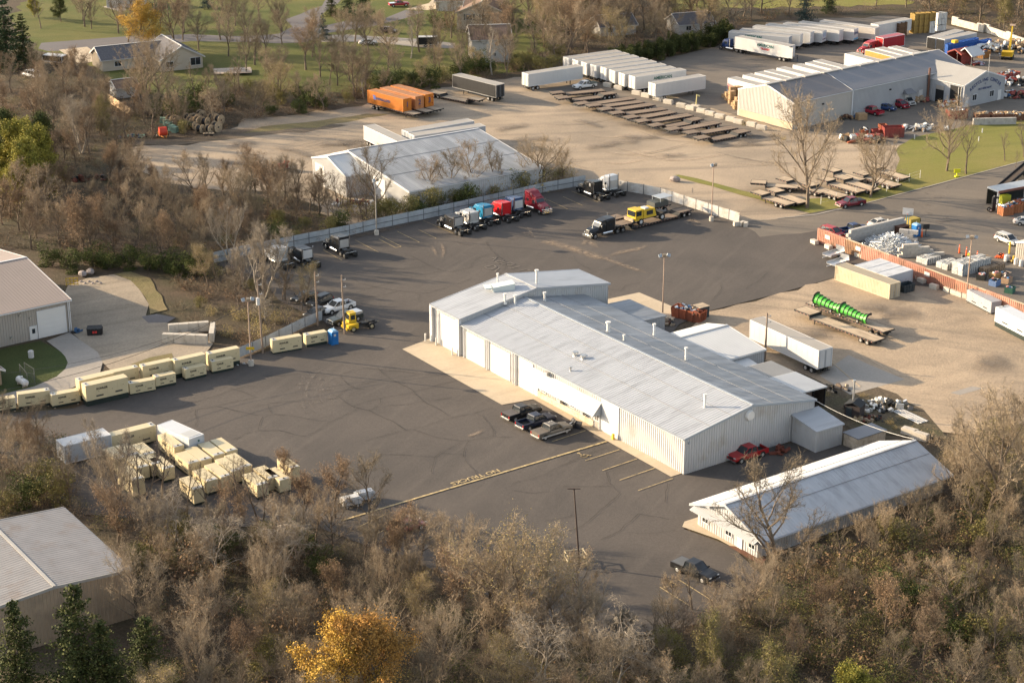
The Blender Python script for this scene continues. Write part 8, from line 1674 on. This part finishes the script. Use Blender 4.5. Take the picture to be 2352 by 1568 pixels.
def scatter(poly, gap, n, seed, keep=None):
    r = random.Random(seed); W_ = [at(*q) for q in poly]; x0, x1 = min(p.x for p in W_), max(p.x for p in W_); y0, y1 = min(p.y for p in W_), max(p.y for p in W_); out = list(keep or []); k0 = len(out); tries = 0
    while len(out) - k0 < n and tries < n * 60:
        tries += 1; p = Vector((r.uniform(x0, x1), r.uniform(y0, y1), 0))
        if inpoly(proj(p), poly) and all((p - q).length_squared > gap * gap for q in out): out.append(p)
    return out[k0:]
KL = {'oak': 'bare grey tree with spreading crown', 'tanoak': 'bare tan twigged tree', 'tall': 'tall narrow bare tree', 'pale': 'pale barked bare tree with several stems', 'birch': 'thin white birch', 'gnarl': 'gnarled pale tree with drooping twigs', 'leafy': 'tree with withered brown leaves', 'orange': 'orange leaved tree', 'yellow': 'yellow leaved tree', 'ygreen': 'yellow green leaved tree', 'gold': 'tree with sparse golden leaves', 'green': 'dark green leaved small tree', 'olive': 'olive leaved tree', 'thin': 'thin bare tree', 'fan': 'bare fan shaped tree', 'spruce': 'dark green spruce', 'cedar': 'dark ragged cedar'}
def wood(poly, gap, n, seed, mix, h, where, keep=None):
    r = random.Random(seed * 7); ks = [k for k, w in mix for _ in range(w)]
    for p in scatter(poly, gap, n, seed, keep):
        k = r.choice(ks); st = k.rstrip('0123456789'); u_, v_ = proj(p)
        if u_ < -45 or u_ > 2400 or v_ < -45: continue
        f_ = .62 if (1380 < u_ < 1760 and 1400 < v_ < 1560) or (1780 < u_ < 2200 and 1150 < v_ < 1420) else 1
        tree(k, p, r.uniform(*h) * f_, KL[st] + ' ' + where, 'all: ' + KL[st] + ' ' + where, sx=r.uniform(.85, 1.15))
def brush(poly, gap, n, seed, mix, s, where):
    r = random.Random(seed * 11); ks = [k for k, w in mix for _ in range(w)]; nm = {'b': 'brown twiggy shrub', 't': 'tan twiggy shrub', 'l': 'shrub with brown leaves', 'g': 'green leaved shrub', 'o': 'olive green shrub', 'h': 'dark evergreen hedge shrub'}
    for p in scatter(poly, gap, n, seed): k = r.choice(ks); st = 'golden dry shrub' if k == 'gold' else nm[k[0]]; shrub(k, p, r.uniform(*s), st + ' ' + where, 'all: ' + st + ' ' + where, r.uniform(.8, 1.2))
# ---- single trees one can point to
def one(u, v, H, kind, label, **k): return tree(kind, at(u, v), H, label, **k)
one(328, 122, 12.0, 'yellow0', 'large orange and yellow leaved tree standing by the street', sx=1.35); one(402, 113, 15, 'leafy0', 'big brown twigged tree beside the orange one'); one(563, 96, 11.5, 'oak0', 'dark spreading bare tree by the street right of the brown one'); one(648, 75, 11, 'oak1', 'broad bare tree in the bend of the street'); one(540, 60, 11, 'oak2', 'bare tree across the street at the top')
one(18, 155, 19, 'spruce0', 'largest dark spruce at the upper left edge', sx=1.6); one(58, 152, 13.5, 'spruce1', 'smaller sunlit spruce in front of the largest one', sx=1.5); one(-10, 160, 15, 'spruce0', 'dark spruce cut by the left edge', sx=1.5)
one(94, 66, 9, 'thin0', 'thin bare tree on the upper left lawn'); one(80, 40, 6, 'ygreen0', 'small yellow tree beside the spruces'); one(195, 62, 12, 'tanoak0', 'reddish bare tree in the middle of the upper lawn'); one(140, 50, 7, 'green0', 'dark green bushy tree on the upper lawn')
one(342, 262, 15, 'fan1', 'tall dark bare tree in front of the long house'); one(370, 250, 14, 'fan0', 'second bare tree in front of the long house gable'); one(243, 250, 10, 'oak0', 'bare tree left of the small garage'); one(186, 352, 12.5, 'pale0', 'pale upright bare tree left of the cable reels', sx=1.2)
one(640, 208, 11, 'oak0', 'leaning bare tree at the lower edge of the lawn'); one(757, 196, 9, 'thin0', 'slim bare tree on the sunny lawn'); one(775, 197, 9.5, 'tall0', 'second slim bare tree on the sunny lawn'); one(815, 225, 13, 'oak2', 'broad bare tree behind the orange containers'); one(838, 218, 12, 'oak1', 'bare tree just right of the broad one behind the containers'); one(835, 226, 8, 'birch', 'small white trunk behind the orange containers')
one(944, 134, 10.8, 'birch', 'thin white birch on the lawn by the long driveway'); one(1010, 126, 9.5, 'tanoak1', 'bare tree in front of the black cargo trailer'); one(1011, 158, 5.5, 'gold0', 'small tree with orange tan leaves below the cargo trailer'); one(1077, 138, 10.5, 'thin1', 'dark bare tree in front of the tall pale house'); one(1117, 140, 11, 'oak0', 'bare tree right in front of the tall pale house'); one(1130, 172, 12.5, 'birch', 'leaning white birch right of the tall house')
one(742, 92, 7.5, 'spruce2', 'blue spruce by the end of the street', sx=1.2); one(762, 38, 8.5, 'spruce1', 'bright green spruce left of the red pickup', sx=1.3); one(832, 50, 12, 'spruce0', 'dark spruce beside the driveway at the top', sx=1.3); one(800, 40, 10, 'spruce0', 'spruce between the bright and the dark one', sx=1.3); one(478, 20, 9, 'spruce2', 'dark spruce behind the brown tree')
one(1850, 48, 13, 'spruce2', 'tall dark spruce behind the parked trailers', sx=.9); one(1903, 30, 11, 'spruce0', 'second dark spruce behind the parked trailers')
one(868, 500, 14, 'oak1', 'tall bare tree in front of the white warehouse doors'); one(1243, 436, 10, 'fan1', 'round bare bushy tree at the right end of the warehouse', sx=1.35)
for k, (u, v, h, kd, lab) in enumerate(((985, 470, 10, 'tanoak1', 'leftmost bare tree before the warehouse roof'), (1035, 462, 10.5, 'oak2', 'second bare tree before the warehouse roof'), (1085, 455, 10.5, 'tanoak0', 'third bare tree before the warehouse roof'), (1140, 446, 10, 'oak0', 'fourth bare tree before the warehouse roof'), (1290, 418, 7, 'tanoak1', 'small bare tree by the fence corner'))): one(u, v, h, kd, lab)
one(1853, 478, 18.5, 'fan0', 'largest bare tree on the grass strip by the road', sx=.95); one(1999, 453, 11.5, 'fan1', 'rounded bare tree among the old flatbeds', sx=1.15); one(2175, 393, 12, 'fan0', 'dark limbed bare tree on the sunny lawn', sx=1.1); one(2219, 400, 10.5, 'thin0', 'slender bare tree right of the dark limbed one'); one(2308, 370, 6.5, 'thin0', 'small sapling at the right of the sunny lawn'); one(2352, 362, 8, 'thin1', 'thin tree cut by the right edge of the lawn'); one(2332, 385, 3.5, 'thin0', 'tiny sapling near the road')
one(528, 602, 11.5, 'pale1', 'white barked tree at the left end of the fence'); one(606, 690, 14.5, 'pale0', 'tall white barked tree over the dark tractors', sx=1.1); one(560, 660, 8, 'pale1', 'smaller pale tree between the two white ones'); one(655, 690, 8.5, 'thin0', 'thin bare tree beside the black cars'); one(700, 700, 7, 'gold0', 'small tree with tan leaves over the parked black cars')
one(193, 604, 12.5, 'leafy1', 'pale leaved brown tree behind the yellow barrier'); one(478, 655, 7, 'gold0', 'golden brown small tree at the end of the fence')
for k, (u, v, h, lab) in enumerate(((30, 470, 13.5, 'leftmost yellow green tree at the left edge'), (70, 435, 13.5, 'tallest yellow green tree in the left wood'), (112, 472, 12, 'bright yellow green tree right of the others'), (20, 420, 13.5, 'yellow green tree behind the leftmost one'), (100, 405, 12, 'yellow green tree at the back of the group'), (-5, 440, 13, 'yellow green tree cut by the left edge'), (50, 490, 11, 'yellow green tree in the front middle of the group'), (135, 440, 10.5, 'yellow green tree at the right of the group'))): one(u, v, h, 'ygreen0', lab, sx=1.05)
for k, (u, v, h, lab) in enumerate(((25, 375, 11, 'dark green tree behind the yellow green ones at the edge'), (108, 370, 10, 'dark green tree behind the bright yellow green one'))): one(u, v, h, 'green0', lab, sx=1.3)
one(1778, 1338, 16, 'oak1', 'large bare tree in front of the long white shed', sx=1.15); one(2268, 1185, 15, 'fan1', 'big tan bare tree at the right of the long shed'); one(2352, 1120, 14, 'oak2', 'bare tree cut by the right edge below the sand'); one(1215, 1480, 13, 'round0', 'broad round tree with tan gold twigs at the bottom of the lot', sx=1.15); one(1590, 1400, 6, 'thin0', 'thin bare tree over the black pickup'); one(1545, 1400, 5, 'tanoak1', 'small tan tree left of the black pickup'); one(1330, 1455, 9, 'tanoak0', 'pale bare tree right of the broad gold one')
one(790, 1690, 12, 'yellow0', 'bright yellow leaved tree at the bottom edge', sx=1.1); one(885, 1675, 12.5, 'orange0', 'orange leaved tree right of the yellow one at the bottom', sx=.95); one(55, 1645, 13.5, 'cedar0', 'dark cedar at the lower left in front of the beige wall', sx=1.2); one(195, 1650, 15.5, 'cedar0', 'taller dark cedar in front of the beige wall', sx=1.25); one(250, 1640, 11, 'cedar0', 'dark cedar right of the taller one', sx=1.5); one(345, 1600, 9.5, 'cedar0', 'broad low cedar at the end of the beige wall', sx=1.7); one(1985, 1640, 6.5, 'ygreen0', 'yellow green tree at the bottom right', sx=1.4); one(785, 1590, 2.5, 'spruce2', 'tiny blue spruce at the bottom edge')
one(495, 1335, 9.5, 'gnarl0', 'gnarled white limbed tree in front of the generator cluster'); one(640, 1350, 9.5, 'gnarl1', 'gnarled white limbed tree right of the first'); one(395, 1260, 8.5, 'gnarl1', 'pale drooping tree left of the gnarled one'); one(1240, 1590, 10, 'gnarl0', 'pale tangled tree near the bottom middle'); one(1400, 1610, 10, 'gnarl1', 'second pale tangled tree near the bottom middle')
for u, v, h, kd, lab in ((245, 1150, 11, 'pale1', 'pale trunk left of the generator cluster'), (286, 1160, 9, 'thin1', 'dark forked tree at the left of the generators'), (335, 1165, 9.5, 'thin1', 'dark forked tree in front of the middle generators'), (372, 1150, 9, 'thin0', 'straight bare tree among the generators'), (430, 1195, 8, 'thin0', 'bare tree before the lettered generator'), (560, 1200, 9.5, 'thin0', 'bare tree with straight trunk before the right generators'), (597, 1205, 9.5, 'thin1', 'bare tree with double trunk before the right generators'), (480, 1190, 7.5, 'thin0', 'small bare tree in the middle of the cluster'), (850, 1215, 9.5, 'oak2', 'bare tree with yellow brown limbs over the tank carts'), (770, 1190, 8, 'leafy0', 'brown leaved tree right of the generator cluster'), (700, 1200, 7.5, 'leafy1', 'brown leaved tree between cluster and tank carts'), (930, 1280, 7, 'leafy0', 'brown leaved tree over the lane line'), (1005, 1310, 6.5, 'tanoak0', 'small tan tree right of the lane line'), (660, 1120, 6, 'leafy1', 'small brown tree at the right edge of the cluster')): one(u, v, h, kd, lab)
# ---- woods
WF = [(-60, 1010), (60, 1000), (120, 990), (150, 1020), (165, 1110), (215, 1190), (330, 1205), (520, 1222), (740, 1232), (900, 1300), (1130, 1400), (1300, 1492), (1500, 1475), (1650, 1445), (1790, 1350), (1800, 1320), (1880, 1275), (2170, 1165), (2200, 1100), (2320, 1010), (2440, 985), (2440, 1720), (320, 1720), (330, 1430), (315, 1300), (150, 1165), (-60, 1195)]
MF = [('oak0', 3), ('oak1', 3), ('oak2', 3), ('tanoak0', 5), ('tanoak1', 5), ('leafy0', 1), ('leafy1', 1), ('leafy2', 1), ('tall0', 1), ('tall1', 2), ('gold0', 1), ('gnarl0', 1), ('fan0', 2), ('fan1', 2), ('olive0', 1)]
wood(WF, 4.1, 126, 1, MF, (6.0, 9.5), 'in the wood along the bottom')
W2 = [(-40, 470), (130, 470), (290, 395), (360, 425), (520, 450), (650, 450), (770, 510), (640, 562), (480, 596), (500, 630), (430, 632), (300, 615), (190, 612), (110, 580), (-40, 570)]
wood(W2, 3.6, 62, 2, [('leafy0', 2), ('leafy1', 2), ('leafy2', 1), ('oak0', 3), ('oak2', 2), ('tall0', 1), ('tall1', 3), ('tanoak0', 4), ('tanoak1', 3)], (7.5, 11), 'in the left wood')
W3 = [(-40, 190), (90, 170), (225, 200), (320, 262), (420, 300), (280, 335), (240, 385), (140, 400), (-40, 420)]
wood(W3, 4.6, 42, 3, [('leafy0', 3), ('tanoak0', 3), ('tanoak1', 3), ('oak1', 2), ('leafy1', 2), ('olive0', 1)], (7, 10.5), 'in the upper left wood')
W5 = [(1190, -60), (1500, -60), (1535, 28), (1700, 26), (1900, 20), (2085, 16), (2130, -60), (2440, -60), (2440, 105), (2260, 72), (2180, 48), (2060, 30), (1900, 36), (1760, 44), (1650, 96), (1560, 116), (1440, 152), (1300, 140), (1240, 115)]
wood(W5, 6.0, 100, 5, [('oak0', 2), ('oak1', 2), ('oak2', 1), ('tanoak0', 4), ('tanoak1', 4), ('leafy0', 3), ('leafy1', 2), ('tall0', 2), ('olive0', 2), ('gold0', 2)], (9.5, 14.5), 'in the wood along the top')
for u, v, h in ((1215, 60, 13), (1260, 75, 14), (1300, 85, 13), (1345, 60, 14), (1400, 90, 12), (1230, 130, 11), (1345, 120, 11), (1180, 55, 11), (1420, 50, 14), (1480, 70, 13)): tree('tanoak%d' % (u % 2), at(u, v), h, KL['tanoak'] + ' in the wood along the top', 'all: ' + KL['tanoak'] + ' in the wood along the top')
W7 = [(2120, 1010), (2200, 1030), (2260, 1010), (2352, 960), (2440, 930), (2440, 1000), (2320, 1040), (2200, 1095), (2150, 1050)]
brush(W7, 2.2, 14, 7, [('tanbrush', 3), ('gold', 2), ('leafbrush', 1)], (.7, 1.1), 'on the sand edge right of the long shed')
W4 = [(400, 300), (430, 235), (560, 196), (640, 212), (720, 232), (830, 205), (960, 184), (1130, 166), (1290, 132), (1300, 152), (1160, 180), (1000, 198), (850, 230), (720, 262), (560, 280), (500, 300), (430, 318)]
WL_ = [(110, 60), (300, 25), (460, 60), (620, 40), (700, 110), (900, 60), (1010, 70), (1180, 60), (1190, 150), (1000, 175), (800, 200), (640, 200), (560, 185), (480, 120), (300, 100)]
wood(WL_, 7.5, 48, 19, [('oak0', 2), ('oak1', 2), ('tanoak0', 3), ('tanoak1', 3), ('thin0', 1), ('tall0', 1), ('leafy0', 1)], (8, 12.5), 'on the lawns at the upper left')
wood(W4, 6.0, 26, 20, [('oak0', 2), ('tanoak0', 3), ('thin0', 1), ('tanoak1', 2), ('gold0', 1)], (6.5, 10), 'in the belt between lawn and tan yard')
for i, (u, v, h, k) in enumerate(((960, 1345, 8.5, 'tanoak0'), (1050, 1395, 9.5, 'fan0'), (1120, 1415, 9, 'tanoak1'), (1060, 1440, 9, 'leafy0'), (1290, 1510, 10, 'tanoak0'), (1345, 1505, 8, 'fan1'), (1420, 1510, 6.5, 'tall0'), (1490, 1500, 6, 'thin0'), (1560, 1490, 6.5, 'thin1'), (1640, 1465, 6, 'tanoak0'), (1150, 1470, 10.5, 'fan1'), (860, 1300, 8, 'oak1'), (900, 1330, 8, 'leafy1'), (760, 1270, 8, 'tanoak1'), (1720, 1430, 7, 'fan0'), (1850, 1345, 6.5, 'tanoak0'), (1930, 1310, 7, 'thin0'), (2030, 1270, 6.5, 'tanoak1'), (2120, 1230, 7, 'oak2'), (2200, 1170, 9, 'fan0'))):
    st = k.rstrip('0123456789'); tree(k, at(u, v), h, KL[st] + ' at the lower edge of the parking lot', 'all: ' + KL[st] + ' at the lower edge of the parking lot')
# ---- shrubs
brush([(1396, 143), (1480, 138), (1560, 116), (1640, 98), (1660, 88), (1670, 98), (1600, 118), (1500, 140), (1440, 158)], 2.2, 44, 8, [('hedge', 1)], (.95, 1.35), 'along the upper yard')
brush(W4, 3.2, 60, 9, [('brush0', 3), ('brush1', 4), ('leafbrush', 3), ('olive', 3), ('green', 3), ('tanbrush', 1)], (1.0, 1.9), 'between lawn and tan yard')
for u, v in ((395, 272), (410, 280), (440, 262), (375, 268), (700, 240), (725, 250), (880, 215), (905, 205), (1085, 172), (1110, 170), (1060, 178)): shrub('green', at(u, v), 2.0, 'big green shrub in the belt behind the cable reels and trailers', 'big green shrubs in the belt')
W8 = [(800, 500), (870, 508), (960, 500), (1100, 468), (1240, 438), (1312, 420), (1300, 408), (1200, 425), (1100, 445), (960, 488)]
brush(W8, 1.9, 32, 10, [('olive', 5), ('tanbrush', 3), ('green', 1), ('gold', 2)], (1.2, 2.0), 'between warehouse and fence')
wood([(620, 450), (760, 460), (860, 490), (840, 512), (760, 520), (680, 480)], 3.5, 14, 11, [('thin0', 1), ('oak0', 1), ('tanoak0', 2), ('thin1', 1)], (5.5, 8.5), 'left of the white warehouse')
brush([(640, 500), (780, 515), (860, 515), (800, 540), (680, 560), (600, 572)], 2.4, 16, 12, [('brush0', 2), ('brush1', 2), ('olive', 2), ('green', 1)], (.9, 1.4), 'outside the left end of the fence')
W9 = [(395, 690), (420, 645), (500, 625), (560, 650), (640, 700), (700, 730), (735, 738), (640, 780), (560, 805), (500, 785), (420, 740)]
brush(W9, 2.2, 40, 13, [('brush0', 3), ('brush1', 4), ('leafbrush', 3), ('gold', 3), ('olive', 1)], (.6, 1.25), 'beside the left court')
wood([(480, 640), (560, 655), (680, 700), (720, 725), (640, 760), (540, 740)], 3.6, 13, 14, [('thin0', 2), ('thin1', 1), ('oak1', 1), ('gnarl1', 1)], (4.5, 7.5), 'beside the left court')
for u, v in ((120, 612), (170, 620), (215, 615), (250, 620), (300, 612), (340, 622), (380, 626), (415, 630), (450, 634)): shrub('green', at(u, v), 1.5, 'low green shrub at the edge of the left wood', 'low green shrubs at the left wood')
brush([(1880, 955), (2000, 985), (2060, 1000), (2120, 1000), (2100, 960), (2010, 905), (1900, 905)], 1.6, 22, 15, [('brush1', 2), ('gold', 3), ('tanbrush', 2)], (.25, .5), 'in the weeds behind the workshop')
brush([(1460, 215), (1600, 258), (1720, 300), (1800, 330), (1810, 322), (1720, 290), (1600, 245), (1480, 205)], 2.0, 20, 16, [('gold', 3), ('tanbrush', 2)], (.3, .6), 'along the line of blocks')
for u, v, k_ in ((1030, 62, 'leafbrush'), (1043, 58, 'brush1'), (1000, 68, 'green'), (1150, 60, 'leafbrush'), (1160, 50, 'green'), (1185, 160, 'olive'), (1210, 158, 'olive'), (1240, 165, 'olive'), (1270, 165, 'olive')): shrub(k_, at(u, v), 1.8, {'leafbrush': 'reddish brown shrub beside the houses', 'brush1': 'reddish twig shrub by the two storey house', 'green': 'dark green shrub beside the houses', 'olive': 'olive shrub between the tall house and the white trailers'}[k_], 'shrubs beside the houses')
brush([(2130, 1010), (2330, 1020), (2440, 1000), (2440, 1720), (1400, 1720), (1500, 1490), (1790, 1360), (1900, 1280), (2170, 1175)], 3.4, 20, 17, [('olive', 3), ('green', 1), ('brush1', 2)], (1.4, 2.2), 'in the wood at the bottom right')
brush([(0, 1030), (120, 1010), (160, 1110), (215, 1195), (520, 1230), (740, 1240), (800, 1720), (330, 1720), (315, 1310), (150, 1170), (0, 1190)], 3.0, 18, 18, [('olive', 2), ('green', 1), ('leafbrush', 2), ('brush1', 1)], (1.2, 2.0), 'in the wood at the bottom left')
# ---- undergrowth nobody could count: one mesh for each wood
def undergrowth(name, poly, n, seed, kinds, s):
    r = random.Random(seed); V_, F_, K_ = [], [], []; off = 0; mats = []
    src = []
    for k in kinds:
        m = SHR[k]; v = np.empty(len(m.vertices) * 3); m.vertices.foreach_get('co', v); v = v.reshape(-1, 3); f = [tuple(p.vertices) for p in m.polygons]; ki = [p.material_index for p in m.polygons]
        if len(f) > 340:
            sel = np.random.default_rng(seed).choice(len(f), 340, replace=False); f = [f[i] for i in sel]; ki = [ki[i] for i in sel]
        mi = []
        for x in m.materials:
            if x not in mats: mats.append(x)
            mi.append(mats.index(x))
        src.append((v, f, [mi[i] for i in ki]))
    for p in scatter(poly, .5, n, seed):
        v, f, ki = r.choice(src); a = r.uniform(0, 6.28); sc = r.uniform(*s); c_, s_ = math.cos(a) * sc, math.sin(a) * sc; R_ = np.array(((c_, s_, 0), (-s_, c_, 0), (0, 0, sc * r.uniform(.7, 1.1)))); w = v @ R_ + np.array((p.x, p.y, 0))
        V_.append(w); F_ += [tuple(i + off for i in q) for q in f]; K_ += ki; off += len(w)
    m = bpy.data.meshes.new(name); m.from_pydata(np.concatenate(V_).tolist(), [], F_)
    for x in mats: m.materials.append(x)
    m.polygons.foreach_set('material_index', K_); m.update(); o = link(name, m); o['kind'] = 'stuff'; o['label'] = 'brown and olive undergrowth'; return o
undergrowth('undergrowth', WF, 900, 31, ('brush0', 'brush1', 'leafbrush', 'tanbrush', 'brush2', 'olive', 'green', 'olive'), (.7, 1.3))
undergrowth('undergrowth', [(1780, 1360), (2170, 1190), (2440, 1010), (2440, 1720), (1500, 1720)], 260, 36, ('olive', 'green', 'olive', 'brush0', 'leafbrush'), (1.0, 1.8))
undergrowth('undergrowth', W2, 220, 32, ('brush0', 'brush1', 'leafbrush', 'green'), (.7, 1.2))
undergrowth('undergrowth', W3, 190, 33, ('brush0', 'leafbrush', 'tanbrush', 'olive'), (.7, 1.3))
undergrowth('undergrowth', W5, 420, 34, ('brush0', 'tanbrush', 'leafbrush', 'olive'), (.9, 1.7))
undergrowth('undergrowth', W4, 120, 35, ('brush1', 'leafbrush', 'brush0'), (.6, 1.1))
